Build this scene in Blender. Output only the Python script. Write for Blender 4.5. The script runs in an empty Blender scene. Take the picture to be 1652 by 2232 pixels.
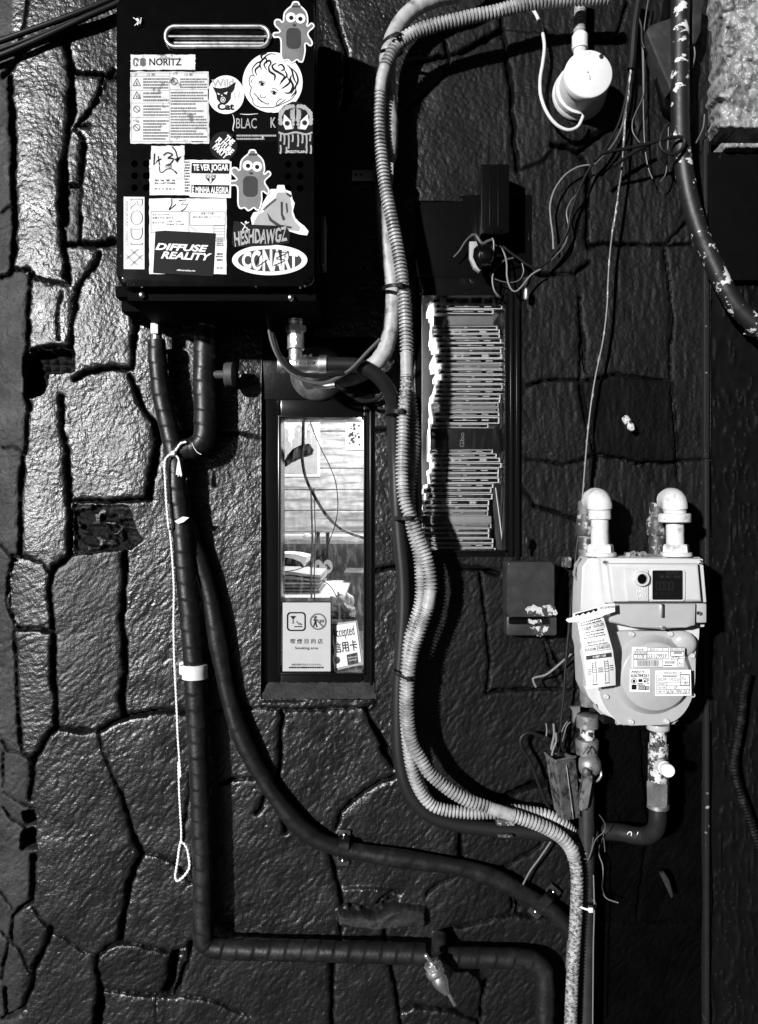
import bpy, bmesh, math, random
import numpy as np
from mathutils import Vector, Matrix

random.seed(7)
rng = np.random.default_rng(11)
scene = bpy.context.scene
COL = scene.collection
S = 0.0009          # metres per picture unit on the wall plane
DC = 1.518          # camera distance from the wall plane
CX, CY = 826.0, 1116.0


def fac(y):
    return (DC + y) / DC


def P(px, py, y=0.0):
    f = fac(y)
    return Vector(((px - CX) * S * f, y, (CY - py) * S * f))


def L(n, y=0.0):
    return n * S * fac(y)


def zoomer(nx, ny, sc):
    def f(x, y):
        return ((nx + x / sc) / 1.65436, (ny + y / sc) / 1.65412)
    return f


Z1 = zoomer(400, 0, 2.065)
Z2 = zoomer(400, 500, 2.065)
Z3 = zoomer(0, 0, 2.2315)
Z4 = zoomer(0, 900, 2.2318)
Z5 = zoomer(450, 1000, 1.652)
Z6 = zoomer(1450, 1000, 2.1258)
Z7 = zoomer(950, 1450, 1.9405)
Z8 = zoomer(1750, 0, 1.6807)
Z9 = zoomer(1780, 1700, 2.0148)
Z10 = zoomer(2050, 1950, 2.9763)
Z11 = zoomer(1750, 2500, 1.6805)
Z12 = zoomer(1100, 2700, 1.5734)
Z13 = zoomer(0, 1850, 2.3497)
Z14 = zoomer(0, 2700, 2.065)
Z15 = zoomer(500, 1900, 1.652)
Z16 = zoomer(1200, 0, 1.717)
Z17 = zoomer(1950, 0, 2.1098)
Z18 = zoomer(1650, 550, 2.7533)
Z19 = zoomer(1950, 2550, 3.304)
ZD = lambda x, y: (x, y)


def zs(z, pts):
    return [z(*p[:2]) + tuple(p[2:]) for p in pts]


# ------------------------------------------------------------------ objects
ORG = {}


def thing(name, label, cat, loc, group=None):
    o = bpy.data.objects.new(name, None)
    o.empty_display_size = 0.03
    COL.objects.link(o)
    o.location = loc
    o['label'] = label
    o['category'] = cat
    if group:
        o['group'] = group
    ORG[o.name] = Vector(loc)
    return o


def mesh_obj(name, bm, mat, parent=None, smooth=True, angle=38, label=None):
    me = bpy.data.meshes.new(name)
    if isinstance(bm, bpy.types.Mesh):
        me = bm
    else:
        bmesh.ops.recalc_face_normals(bm, faces=bm.faces[:])
        bm.to_mesh(me)
        bm.free()
    o = bpy.data.objects.new(name, me)
    COL.objects.link(o)
    for m in (mat if isinstance(mat, (list, tuple)) else [mat]):
        me.materials.append(m)
    n = len(me.vertices)
    if n:
        co = np.empty(n * 3, dtype=np.float32)
        me.vertices.foreach_get('co', co)
        co = co.reshape(-1, 3)
        if parent is not None:
            off = ORG[parent.name]
        else:
            off = Vector([float(v) for v in (co.min(0) + co.max(0)) / 2])
        co -= np.array(off, dtype=np.float32)
        me.vertices.foreach_set('co', co.ravel())
        if smooth:
            me.polygons.foreach_set('use_smooth', np.ones(len(me.polygons), dtype=bool))
            me.set_sharp_from_angle(angle=math.radians(angle))
        me.update()
    else:
        off = Vector((0, 0, 0))
    if parent is not None:
        o.parent = parent
    else:
        o.location = off
    ORG[o.name] = off
    if label:
        o['label'] = label
    return o


def single(name, bm, mat, label, cat, group=None, **k):
    o = mesh_obj(name, bm, mat, None, **k)
    o['label'] = label
    o['category'] = cat
    if group:
        o['group'] = group
    return o


# ------------------------------------------------------------------ shapes
def box(bm, x0, x1, y0, y1, z0, z1, bev=0.0, seg=2):
    r = bmesh.ops.create_cube(bm, size=1.0)
    vs = r['verts']
    for v in vs:
        v.co = Vector(((x0 + x1) / 2 + v.co.x * (x1 - x0), (y0 + y1) / 2 + v.co.y * (y1 - y0), (z0 + z1) / 2 + v.co.z * (z1 - z0)))
    if bev > 0:
        es = list({e for v in vs for e in v.link_edges})
        bmesh.ops.bevel(bm, geom=es, offset=bev, segments=seg, profile=0.6, affect='EDGES')


def pbox(bm, px0, py0, px1, py1, yf, yb, bev=0.0, seg=2):
    """box whose FRONT face covers the given picture rectangle at depth yf"""
    a = P(px0, py1, yf)
    b = P(px1, py0, yf)
    box(bm, a.x, b.x, yf, yb, a.z, b.z, bev, seg)


def plate(bm, pts, yf, th, bev=0.0, seg=2):
    """extruded outline, pts in picture units, front at yf, thickness th to the back"""
    vf = [bm.verts.new(P(p[0], p[1], yf)) for p in pts]
    vb = [bm.verts.new((v.co.x, yf + th, v.co.z)) for v in vf]
    ff = bm.faces.new(vf)
    fb = bm.faces.new(list(reversed(vb)))
    n = len(vf)
    for i in range(n):
        j = (i + 1) % n
        bm.faces.new((vf[i], vb[i], vb[j], vf[j]))
    if bev > 0:
        es = [e for e in ff.edges]
        bmesh.ops.bevel(bm, geom=es, offset=bev, segments=seg, profile=0.6, affect='EDGES')


def poly(bm, pts, y):
    bm.faces.new([bm.verts.new(P(p[0], p[1], y)) for p in pts])


def disc(bm, c, r, y, n=28, ry=None, rot=0):
    ry = ry or r
    ca, sa = math.cos(rot), math.sin(rot)
    pts = []
    for i in range(n):
        a = 2 * math.pi * i / n
        x, yy = r * math.cos(a), ry * math.sin(a)
        pts.append((c[0] + x * ca - yy * sa, c[1] + x * sa + yy * ca))
    poly(bm, pts, y)


def ring(bm, c, r0, r1, y, n=32, k=1.0, a0=0, a1=2 * math.pi):
    full = abs(a1 - a0 - 2 * math.pi) < 1e-6
    m = n if full else n + 1
    va, vb = [], []
    for i in range(m):
        a = a0 + (a1 - a0) * i / n
        va.append(bm.verts.new(P(c[0] + r0 * math.cos(a), c[1] + r0 * k * math.sin(a), y)))
        vb.append(bm.verts.new(P(c[0] + r1 * math.cos(a), c[1] + r1 * k * math.sin(a), y)))
    for i in range(m if full else m - 1):
        j = (i + 1) % m
        bm.faces.new((va[i], va[j], vb[j], vb[i]))


def circle_pts(c, r, n=40, ry=None):
    ry = ry or r
    return [(c[0] + r * math.cos(2 * math.pi * i / n), c[1] + ry * math.sin(2 * math.pi * i / n)) for i in range(n)]


def rrect(x0, y0, x1, y1, r, n=5):
    pts = []
    for cx, cy, a in ((x1 - r, y0 + r, -90), (x1 - r, y1 - r, 0), (x0 + r, y1 - r, 90), (x0 + r, y0 + r, 180)):
        for i in range(n + 1):
            t = math.radians(a + 90 * i / n)
            pts.append((cx + r * math.cos(t), cy + r * math.sin(t)))
    return pts


def rotp(pts, c, deg):
    a = math.radians(deg)
    ca, sa = math.cos(a), math.sin(a)
    return [(c[0] + (x - c[0]) * ca - (y - c[1]) * sa, c[1] + (x - c[0]) * sa + (y - c[1]) * ca) for x, y in pts]


def catmull(pts, closed=False, n=8):
    out = []
    m = len(pts)
    pts = [tuple(p) for p in pts]
    dim = len(pts[0])
    rngi = range(m if closed else m - 1)
    for i in rngi:
        p0 = pts[(i - 1) % m] if closed or i > 0 else pts[0]
        p1 = pts[i]
        p2 = pts[(i + 1) % m]
        p3 = pts[(i + 2) % m] if closed or i + 2 < m else pts[-1]
        for k in range(n):
            t = k / n
            out.append(tuple(0.5 * (2 * p1[d] + (p2[d] - p0[d]) * t + (2 * p0[d] - 5 * p1[d] + 4 * p2[d] - p3[d]) * t * t
                                    + (3 * p1[d] - p0[d] - 3 * p2[d] + p3[d]) * t ** 3) for d in range(dim)))
    if not closed:
        out.append(pts[-1])
    return out


def stroke(bm, pts, w, y, smooth=True, taper=False):
    if smooth and len(pts) > 2:
        pts = catmull([p[:2] for p in pts], n=5)
    va = []
    n = len(pts)
    for i in range(n):
        a = pts[max(0, i - 1)]
        b = pts[min(n - 1, i + 1)]
        dx, dy = b[0] - a[0], b[1] - a[1]
        l = math.hypot(dx, dy) or 1
        ww = w / 2
        if taper:
            ww *= 0.25 + 0.75 * math.sin(math.pi * min(1, max(0, (i + .3) / n)))
        nx, ny = -dy / l * ww, dx / l * ww
        va.append((bm.verts.new(P(pts[i][0] + nx, pts[i][1] + ny, y)), bm.verts.new(P(pts[i][0] - nx, pts[i][1] - ny, y))))
    for i in range(n - 1):
        bm.faces.new((va[i][0], va[i + 1][0], va[i + 1][1], va[i][1]))


def frame_lines(bm, x0, y0, x1, y1, w, y):
    for a in ((x0, y0, x1, y0), (x1, y0, x1, y1), (x1, y1, x0, y1), (x0, y1, x0, y0)):
        stroke(bm, [(a[0], a[1]), (a[2], a[3])], w, y, False)


TXT = bpy.data.curves.new('lettering_source', 'FONT')
TXTO = bpy.data.objects.new('lettering_source', TXT)
_tc = {}


def text_geo(s, bold, shear):
    k = (s, bold, shear)
    if k not in _tc:
        TXT.body = s
        TXT.offset = bold
        TXT.shear = shear
        TXT.resolution_u = 3
        me = TXTO.to_mesh()
        n = len(me.vertices)
        co = np.empty(n * 3)
        me.vertices.foreach_get('co', co)
        co = co.reshape(-1, 3)[:, :2].copy()
        fs = [tuple(p.vertices) for p in me.polygons]
        TXTO.to_mesh_clear()
        _tc[k] = (co, fs)
    return _tc[k]


def text(bm, s, x0, y0, x1, y1, y, rot=0, bold=0.0, shear=0.0, warp=None):
    """lettering fitted to a picture rectangle on the plane at depth y"""
    co, fs = text_geo(s, bold, shear)
    if len(co) == 0:
        return
    mn, mx = co.min(0), co.max(0)
    cx, cy = (x0 + x1) / 2, (y0 + y1) / 2
    a = math.radians(rot)
    ca, sa = math.cos(a), math.sin(a)
    vs = []
    for u, v in co:
        tx = (u - mn[0]) / (mx[0] - mn[0]) - .5
        ty = .5 - (v - mn[1]) / (mx[1] - mn[1])
        dx, dy = tx * (x1 - x0), ty * (y1 - y0)
        if warp:
            dx, dy = warp(tx, ty, dx, dy)
        vs.append(bm.verts.new(P(cx + dx * ca - dy * sa, cy + dx * sa + dy * ca, y)))
    for f in fs:
        try:
            bm.faces.new([vs[i] for i in f])
        except ValueError:
            pass


def print_rows(bm, x0, y0, x1, y1, rows, y, fill=0.5, seed=1, rot=0):
    """rows of small printed marks too small to read"""
    r = random.Random(seed)
    h = (y1 - y0) / rows
    c = ((x0 + x1) / 2, (y0 + y1) / 2)
    for i in range(rows):
        x = x0
        end = x1 - (x1 - x0) * r.choice((0, 0, 0, .1, .3))
        while x < end - 1:
            w = r.uniform(1.2, 4.0)
            yy = y0 + h * i + h * .2
            q = [(x, yy), (min(x + w, end), yy), (min(x + w, end), yy + h * fill), (x, yy + h * fill)]
            poly(bm, rotp(q, c, rot) if rot else q, y)
            x += w + r.uniform(.4, 1.1)


def frames_along(pts):
    n = len(pts)
    T = []
    for i in range(n):
        a = pts[max(0, i - 1)]
        b = pts[min(n - 1, i + 1)]
        T.append((b - a).normalized())
    up = Vector((0, 1, 0)) if abs(T[0].y) < .9 else Vector((0, 0, 1))
    U = (up - T[0] * up.dot(T[0])).normalized()
    fr = []
    for i in range(n):
        if i:
            q = T[i - 1].rotation_difference(T[i])
            U = q @ U
            U = (U - T[i] * U.dot(T[i])).normalized()
        fr.append((T[i], U, T[i].cross(U)))
    return fr


def resample(pts, ds):
    out = [pts[0]]
    acc = 0.0
    for a, b in zip(pts, pts[1:]):
        l = (b - a).length
        if l < 1e-9:
            continue
        d = ds - acc
        while d <= l:
            out.append(a.lerp(b, d / l))
            d += ds
        acc = (acc + l) % ds if d > l else 0
        acc = l - (d - ds)
    if (out[-1] - pts[-1]).length > ds * .3:
        out.append(pts[-1])
    return out


def tube(bm, pts, r, seg=12, step=None, mod=None, spline=True, caps=True):
    """pts: world Vectors or (px,py,depth) tuples; r metres or r(s/total)->metres; mod(s, angle) multiplies the radius"""
    ps = [p if isinstance(p, Vector) else P(*p) for p in pts]
    if spline and len(ps) > 2:
        ps = [Vector(p) for p in catmull([tuple(p) for p in ps], n=14)]
    if step:
        ps = resample(ps, step)
    fr = frames_along(ps)
    rings = []
    s = 0.0
    tot = sum((b - a).length for a, b in zip(ps, ps[1:])) or 1
    for i, p in enumerate(ps):
        if i:
            s += (p - ps[i - 1]).length
        T, U, V = fr[i]
        rr = r(s / tot) if callable(r) else r
        ring_ = []
        for k in range(seg):
            a = 2 * math.pi * k / seg
            q = rr * (mod(s, a) if mod else 1)
            ring_.append(bm.verts.new(p + U * (math.cos(a) * q) + V * (math.sin(a) * q)))
        rings.append(ring_)
    for a, b in zip(rings, rings[1:]):
        for k in range(seg):
            j = (k + 1) % seg
            bm.faces.new((a[k], a[j], b[j], b[k]))
    if caps:
        bm.faces.new(list(reversed(rings[0])))
        bm.faces.new(rings[-1])


def lathe(bm, o, axis, prof, seg=24):
    """prof: (distance along axis, radius)"""
    T = Vector(axis).normalized()
    up = Vector((0, 0, 1)) if abs(T.z) < .9 else Vector((1, 0, 0))
    U = (up - T * up.dot(T)).normalized()
    V = T.cross(U)
    rings = []
    for d, r in prof:
        rings.append([bm.verts.new(o + T * d + (U * math.cos(2 * math.pi * k / seg) + V * math.sin(2 * math.pi * k / seg)) * max(r, 1e-5)) for k in range(seg)])
    for a, b in zip(rings, rings[1:]):
        for k in range(seg):
            j = (k + 1) % seg
            bm.faces.new((a[k], a[j], b[j], b[k]))
    bm.faces.new(list(reversed(rings[0])))
    bm.faces.new(rings[-1])


def corrug(pitch, amp=.10):
    def f(s, a):
        t = .5 + .5 * math.cos(2 * math.pi * s / pitch)
        t = min(1, max(0, (t - .28) / .34))
        return 1 + amp * (t * t * (3 - 2 * t) - .5) * 1.25
    return f


def wrapped(pitch, amp=.05, seed=0):
    r = random.Random(seed)
    tab = [r.uniform(-1, 1) for _ in range(400)]
    ph = [r.uniform(0, 6.28) for _ in range(400)]

    def f(s, a):
        t = s / pitch + a / (2 * math.pi) * .9
        k = int(t) % 400
        u = t - int(t)
        return 1 + amp * (u - .5) + amp * .9 * tab[k] * math.sin(2 * a + ph[k]) * u
    return f


def nb():
    return bmesh.new()


# ------------------------------------------------------------------ materials
def nodes_of(name):
    m = bpy.data.materials.new(name)
    m.use_nodes = True
    nt = m.node_tree
    b = nt.nodes['Principled BSDF']
    return m, nt, b


def g(v):
    return (v, v, v, 1)


def mat(name, v, rough=.5, metal=0.0, spec=.5, bump=None, mott=None, rvar=0.0, coat=0.0, vary=.12):
    """grey material; mott=(value2, scale, threshold, softness[, stretch]); bump=(scale, strength, distance)"""
    m, nt, b = nodes_of(name)
    b.inputs['Roughness'].default_value = rough
    b.inputs['Metallic'].default_value = metal
    b.inputs['Specular IOR Level'].default_value = spec
    b.inputs['Coat Weight'].default_value = coat
    tc = nt.nodes.new('ShaderNodeTexCoord')
    co = tc.outputs['Object']
    n = nt.nodes.new('ShaderNodeTexNoise')
    n.inputs['Scale'].default_value = 45
    n.inputs['Detail'].default_value = 5
    nt.links.new(co, n.inputs['Vector'])
    r = nt.nodes.new('ShaderNodeMapRange')
    r.inputs[1].default_value = .25
    r.inputs[2].default_value = .75
    r.inputs[3].default_value = v * (1 - vary)
    r.inputs[4].default_value = v * (1 + vary)
    nt.links.new(n.outputs['Fac'], r.inputs[0])
    col = r.outputs[0]
    if mott:
        n2 = nt.nodes.new('ShaderNodeTexNoise')
        n2.inputs['Scale'].default_value = mott[1]
        n2.inputs['Detail'].default_value = 6
        n2.inputs['Roughness'].default_value = .65
        if len(mott) > 4:
            mp = nt.nodes.new('ShaderNodeMapping')
            mp.inputs['Scale'].default_value = mott[4]
            nt.links.new(co, mp.inputs['Vector'])
            nt.links.new(mp.outputs[0], n2.inputs['Vector'])
        else:
            nt.links.new(co, n2.inputs['Vector'])
        q = nt.nodes.new('ShaderNodeMapRange')
        q.inputs[1].default_value = mott[2] - mott[3]
        q.inputs[2].default_value = mott[2] + mott[3]
        nt.links.new(n2.outputs['Fac'], q.inputs[0])
        mx = nt.nodes.new('ShaderNodeMix')
        mx.data_type = 'FLOAT'
        nt.links.new(q.outputs[0], mx.inputs[0])
        nt.links.new(col, mx.inputs[2])
        mx.inputs[3].default_value = mott[0]
        col = mx.outputs[0]
    nt.links.new(col, b.inputs['Base Color'])
    if rvar:
        r2 = nt.nodes.new('ShaderNodeMapRange')
        r2.inputs[1].default_value = .3
        r2.inputs[2].default_value = .7
        r2.inputs[3].default_value = rough - rvar
        r2.inputs[4].default_value = rough + rvar
        nt.links.new(n.outputs['Fac'], r2.inputs[0])
        nt.links.new(r2.outputs[0], b.inputs['Roughness'])
    if bump:
        n3 = nt.nodes.new('ShaderNodeTexNoise')
        n3.inputs['Scale'].default_value = bump[0]
        n3.inputs['Detail'].default_value = 4
        nt.links.new(co, n3.inputs['Vector'])
        bp = nt.nodes.new('ShaderNodeBump')
        bp.inputs['Strength'].default_value = bump[1]
        bp.inputs['Distance'].default_value = bump[2]
        nt.links.new(n3.outputs['Fac'], bp.inputs['Height'])
        nt.links.new(bp.outputs[0], b.inputs['Normal'])
    return m


M = {}
M['black_gloss'] = mat('black_enamel', .002, .12, rvar=.01, bump=(900, .03, .0005))
M['black_matt'] = mat('black_matt', .003, .75, spec=.03)
M['void'] = mat('dark_interior', .004, .9, spec=.1)
M['chrome'] = mat('chrome', .85, .27, 1, rvar=.06)
M['chrome_dull'] = mat('dull_metal', .55, .42, .9, rvar=.1, mott=(.2, 60, .62, .1))
M['tap'] = mat('worn_chrome', .85, .24, .92, rvar=.05)
M['brass'] = mat('brass', .45, .28, 1, rvar=.1)
M['paper'] = mat('sticker_paper', .72, .45, vary=.06, mott=(.45, 70, .68, .06))
M['paper_worn'] = mat('worn_paper', .6, .5, vary=.12, mott=(.16, 55, .61, .03))
M['paper_clean'] = mat('clean_sticker', .8, .4, vary=.03)
M['ink'] = mat('black_ink', .008, .5, spec=.08)
M['ink_grey'] = mat('grey_ink', .12, .5, spec=.1)
M['ink_mid'] = mat('mid_grey_ink', .045, .5, spec=.1)
M['ink_light'] = mat('light_grey_ink', .32, .5)
M['print_white'] = mat('white_ink', .78, .45, vary=.05)
M['gum'] = mat('printed_grey_body', .15, .45, vary=.25)
M['rubber'] = mat('black_rubber', .012, .45, spec=.3, bump=(300, .1, .001))
M['tape_dark'] = mat('dark_vinyl_tape', .008, .42, rvar=.06, spec=.4, bump=(160, .25, .002), mott=(.022, 30, .6, .1))
M['tape_light'] = mat('pale_wrapping_tape', .36, .5, bump=(140, .3, .002), mott=(.12, 40, .6, .08), vary=.2)
M['conduit'] = mat('pale_conduit', .38, .42, mott=(.13, 26, .56, .12), vary=.15)
M['conduit_dirty'] = mat('stained_conduit', .4, .5, mott=(.05, 150, .51, .09), vary=.2)
M['white_plastic'] = mat('white_plastic', .72, .38, vary=.05, mott=(.4, 30, .68, .08))
M['meter_white'] = mat('meter_paint', .54, .28, vary=.04, bump=(700, .05, .0005), mott=(.5, 16, .68, .12))
M['meter_grey'] = mat('meter_grey_paint', .38, .28, vary=.05, bump=(700, .05, .0005), mott=(.36, 14, .64, .12))
M['white_paint'] = mat('thick_white_paint', .62, .5, vary=.08, bump=(120, .35, .002), mott=(.34, 55, .61, .05))
M['peeled'] = mat('flaking_paint', .5, .55, vary=.2, bump=(140, .4, .002), mott=(.025, 95, .5, .03))
M['peeled_dark'] = mat('dark_flaking_paint', .04, .5, vary=.3, bump=(140, .4, .002), mott=(.34, 80, .57, .03))
M['pole_paint'] = mat('black_pole_paint', .009, .5, vary=.3, bump=(90, .25, .002), mott=(.6, 26, .585, .012, (1, 1, 1.6)))
M['pvc'] = mat('dark_grey_pipe', .024, .4, rvar=.05, vary=.2, mott=(.05, 30, .66, .1))
M['iron'] = mat('painted_iron', .13, .5, vary=.35, bump=(110, .4, .002), mott=(.02, 60, .54, .06))
M['bronze'] = mat('tarnished_bronze', .24, .42, .5, rvar=.1, mott=(.05, 60, .6, .08))
M['steel'] = mat('plated_steel', .75, .4, 1, rvar=.08)
M['screw'] = mat('bright_screw', .75, .25, 1)
M['rope'] = mat('white_rope', .82, .7, vary=.08)
M['cable'] = mat('black_cable', .010, .45, spec=.15)
M['cable_grey'] = mat('grey_cable', .07, .45, mott=(.05, 90, .58, .06))
M['cable_pale'] = mat('pale_cable', .6, .4)
M['cable_peel'] = mat('peeling_cable', .03, .45, mott=(.4, 120, .58, .03, (1, 1, .35)))
M['frame'] = mat('black_window_frame', .004, .2, spec=.25)
M['panel'] = mat('black_panel', .003, .25, spec=.15, bump=(60, .2, .002))
M['plank'] = mat('pale_plank', .42, .5, vary=.4, mott=(.16, 14, .54, .1, (.5, 1, 5)))
M['white_wall'] = mat('pale_plaster', .6, .7, vary=.1)
M['dark_room'] = mat('dark_room', .05, .6)
M['wood_dark'] = mat('dark_counter', .08, .4, vary=.3, mott=(.2, 40, .62, .08))
M['bottle'] = mat('dark_bottle', .02, .12)
M['cloth'] = mat('pale_cloth', .65, .8, bump=(40, .5, .01), vary=.15)
M['card'] = mat('sign_card', .45, .35, vary=.04)
M['card_bright'] = mat('bright_card', .78, .35, vary=.04)
M['lcd'] = mat('dark_display', .006, .15)
M['lcd_mark'] = mat('dim_display_digits', .016, .4)
M['cavity'] = mat('dark_screw_hole', .01, .8)
M['rock'] = mat('rough_pale_rock', .24, .3, vary=.45, bump=(90, .8, .006), mott=(.06, 35, .56, .08))


def thin_glass(name, dust):
    m, nt, b = nodes_of(name)
    out = nt.nodes['Material Output']
    tr = nt.nodes.new('ShaderNodeBsdfTransparent')
    gl = nt.nodes.new('ShaderNodeBsdfGlossy')
    gl.inputs['Roughness'].default_value = .03
    df = nt.nodes.new('ShaderNodeBsdfDiffuse')
    df.inputs[0].default_value = g(.6)
    fr = nt.nodes.new('ShaderNodeFresnel')
    fr.inputs[0].default_value = 1.4
    n = nt.nodes.new('ShaderNodeTexNoise')
    n.inputs['Scale'].default_value = 120
    n.inputs['Detail'].default_value = 8
    tc = nt.nodes.new('ShaderNodeTexCoord')
    mp = nt.nodes.new('ShaderNodeMapping')
    mp.inputs['Scale'].default_value = (1, 1, .25)
    nt.links.new(tc.outputs['Object'], mp.inputs[0])
    nt.links.new(mp.outputs[0], n.inputs['Vector'])
    r = nt.nodes.new('ShaderNodeMapRange')
    r.inputs[1].default_value = .5
    r.inputs[2].default_value = .75
    r.inputs[4].default_value = dust
    nt.links.new(n.outputs['Fac'], r.inputs[0])
    m1 = nt.nodes.new('ShaderNodeMixShader')
    m2 = nt.nodes.new('ShaderNodeMixShader')
    nt.links.new(r.outputs[0], m1.inputs[0])
    nt.links.new(tr.outputs[0], m1.inputs[1])
    nt.links.new(df.outputs[0], m1.inputs[2])
    nt.links.new(fr.outputs[0], m2.inputs[0])
    nt.links.new(m1.outputs[0], m2.inputs[1])
    nt.links.new(gl.outputs[0], m2.inputs[2])
    nt.links.new(m2.outputs[0], out.inputs[0])
    return m


def clear_plastic(name='clear_case_plastic', v=.92):
    m, nt, b = nodes_of(name)
    out = nt.nodes['Material Output']
    tr = nt.nodes.new('ShaderNodeBsdfTransparent')
    tr.inputs[0].default_value = g(.9)
    tl = nt.nodes.new('ShaderNodeBsdfTranslucent')
    tl.inputs[0].default_value = g(.85)
    df = nt.nodes.new('ShaderNodeBsdfDiffuse')
    df.inputs[0].default_value = g(v)
    gl = nt.nodes.new('ShaderNodeBsdfGlossy')
    gl.inputs['Roughness'].default_value = .12
    a = nt.nodes.new('ShaderNodeMixShader')
    a.inputs[0].default_value = .6
    nt.links.new(tl.outputs[0], a.inputs[1])
    nt.links.new(df.outputs[0], a.inputs[2])
    b1 = nt.nodes.new('ShaderNodeMixShader')
    b1.inputs[0].default_value = .92
    nt.links.new(tr.outputs[0], b1.inputs[1])
    nt.links.new(a.outputs[0], b1.inputs[2])
    c = nt.nodes.new('ShaderNodeMixShader')
    c.inputs[0].default_value = .12
    nt.links.new(b1.outputs[0], c.inputs[1])
    nt.links.new(gl.outputs[0], c.inputs[2])
    nt.links.new(c.outputs[0], out.inputs[0])
    return m


M['clear'] = clear_plastic()
M['clear_dim'] = clear_plastic('cloudy_case_plastic', .85)
M['clear_grey'] = clear_plastic('greyed_case_plastic', .6)
M['glass1'] = thin_glass('dusty_window_glass', .2)
M['glass2'] = thin_glass('window_glass', .03)
# ------------------------------------------------------------------ the stone wall: one relief mesh
OPEN1 = (570, 736, 816, 1522)       # smoking-sign window
OPEN2 = (906, 438, 1140, 1214)      # window with the disc stack


def vnoise(x, y, seed):
    r = np.random.default_rng(seed)
    N = 256
    tab = r.random((N, N)) * 2 - 1
    xi = np.floor(x).astype(int)
    yi = np.floor(y).astype(int)
    fx = x - xi
    fy = y - yi
    fx = fx * fx * (3 - 2 * fx)
    fy = fy * fy * (3 - 2 * fy)
    a = tab[xi % N, yi % N]
    b = tab[(xi + 1) % N, yi % N]
    c = tab[xi % N, (yi + 1) % N]
    d = tab[(xi + 1) % N, (yi + 1) % N]
    return (a * (1 - fx) + b * fx) * (1 - fy) + (c * (1 - fx) + d * fx) * fy


JOINTS = []


def J(z, pts, hw, depth=None):
    k = abs(z(1, 0)[0] - z(0, 0)[0])
    ps = [z(x, y) for x, y in pts]
    if not isinstance(hw, (list, tuple)):
        hw = [hw, hw]
    n = len(ps)
    ws = [(hw[0] + (hw[1] - hw[0]) * i / max(1, n - 1)) * k for i in range(n)]
    JOINTS.append((ps, ws, depth))


J(Z3, [(515, 262), (545, 430), (560, 560), (565, 750), (560, 950), (545, 1060), (522, 1180), (500, 1350), (500, 1550), (500, 1750), (505, 1900), (525, 2050), (545, 2232)], [24, 14])
J(Z3, [(562, 560), (575, 750), (572, 980)], 26)
J(Z3, [(505, 1300), (515, 1550), (515, 1800)], 26)
J(Z3, [(65, 590), (72, 800), (82, 1000), (90, 1200), (95, 1500), (100, 1700), (100, 1900), (98, 2100), (90, 2180)], 20)
J(Z3, [(0, 580), (60, 530), (110, 480), (140, 430)], 22)
J(Z3, [(130, 440), (220, 390)], 12)
J(Z3, [(135, 360), (150, 250), (180, 180), (200, 60), (215, 0)], 6)
J(Z3, [(580, 575), (700, 592), (840, 610), (915, 600)], 22)
J(Z3, [(850, 605), (910, 555)], 14)
J(Z3, [(835, 640), (790, 760), (720, 900), (620, 1010)], 10)
J(Z3, [(620, 1010), (700, 1000)], 16)
J(Z3, [(640, 1060), (670, 1100), (665, 1250), (655, 1400), (640, 1490), (560, 1490)], 15)
J(Z3, [(560, 1060), (620, 1030)], 8)
J(Z3, [(655, 1510), (650, 1650), (645, 1800), (635, 1950)], [8, 16])
J(Z3, [(540, 1975), (640, 1955), (780, 1970), (915, 1940)], 18)
J(Z3, [(810, 2030), (770, 2100), (700, 2232)], 12)
J(Z3, [(0, 1690), (60, 1650), (100, 1620)], 8)
J(Z4, [(0, 215), (80, 190), (110, 160), (240, 160)], 14)
J(Z4, [(245, 200), (240, 300), (235, 400), (225, 600), (215, 800), (210, 840)], 15)
J(Z4, [(240, 170), (290, 230), (420, 265), (570, 295)], 8)
J(Z4, [(520, 0), (535, 100), (560, 230), (575, 290)], 12)
J(Z4, [(805, 20), (760, 110), (700, 220), (640, 330), (615, 420), (600, 500), (590, 620), (585, 770), (592, 960)], 13)
J(Z4, [(510, 340), (490, 400), (480, 480), (470, 600), (490, 720)], 7)
J(Z4, [(250, 805), (400, 785), (480, 772), (580, 790)], 12)
J(Z4, [(205, 1180), (225, 1250), (215, 1400), (210, 1500), (205, 1640)], 14)
J(Z4, [(188, 1640), (175, 1800), (160, 2000), (155, 2232)], 14)
J(Z4, [(0, 1590), (90, 1585), (150, 1610), (210, 1640)], 7)
J(Z4, [(490, 1180), (510, 1300), (510, 1450), (530, 1600), (545, 1750), (555, 1900), (550, 2050), (560, 2232)], 16)
J(Z4, [(610, 1035), (700, 985), (800, 965), (900, 945), (1070, 955)], 15)
J(Z4, [(1095, 470), (1100, 600), (1085, 750), (1070, 950)], 20)
J(Z4, [(1040, 1010), (1090, 1120), (1160, 1280), (1240, 1400), (1285, 1500), (1262, 1650), (1230, 1800), (1205, 1980)], [14, 30])
J(Z4, [(570, 2035), (700, 2030), (900, 2035), (1100, 2010), (1200, 1990)], 13)
J(Z13, [(165, 0), (160, 200), (150, 350)], 18)
J(Z13, [(80, 360), (150, 355), (230, 375), (330, 420), (400, 490), (440, 505)], 10)
J(Z13, [(600, 0), (600, 200), (600, 330)], 24)
J(Z13, [(600, 350), (530, 400), (470, 450), (430, 510), (425, 600), (435, 750), (445, 900), (440, 990)], 19)
J(Z13, [(600, 350), (750, 325), (900, 308), (1080, 300)], 9)
J(Z13, [(90, 390), (70, 480), (50, 600), (35, 780)], [18, 8])
J(Z13, [(0, 270), (60, 350), (90, 380)], 7)
J(Z13, [(35, 790), (100, 930), (110, 1000)], 7)
J(Z13, [(120, 985), (240, 985), (340, 990), (440, 1015)], 10)
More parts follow.
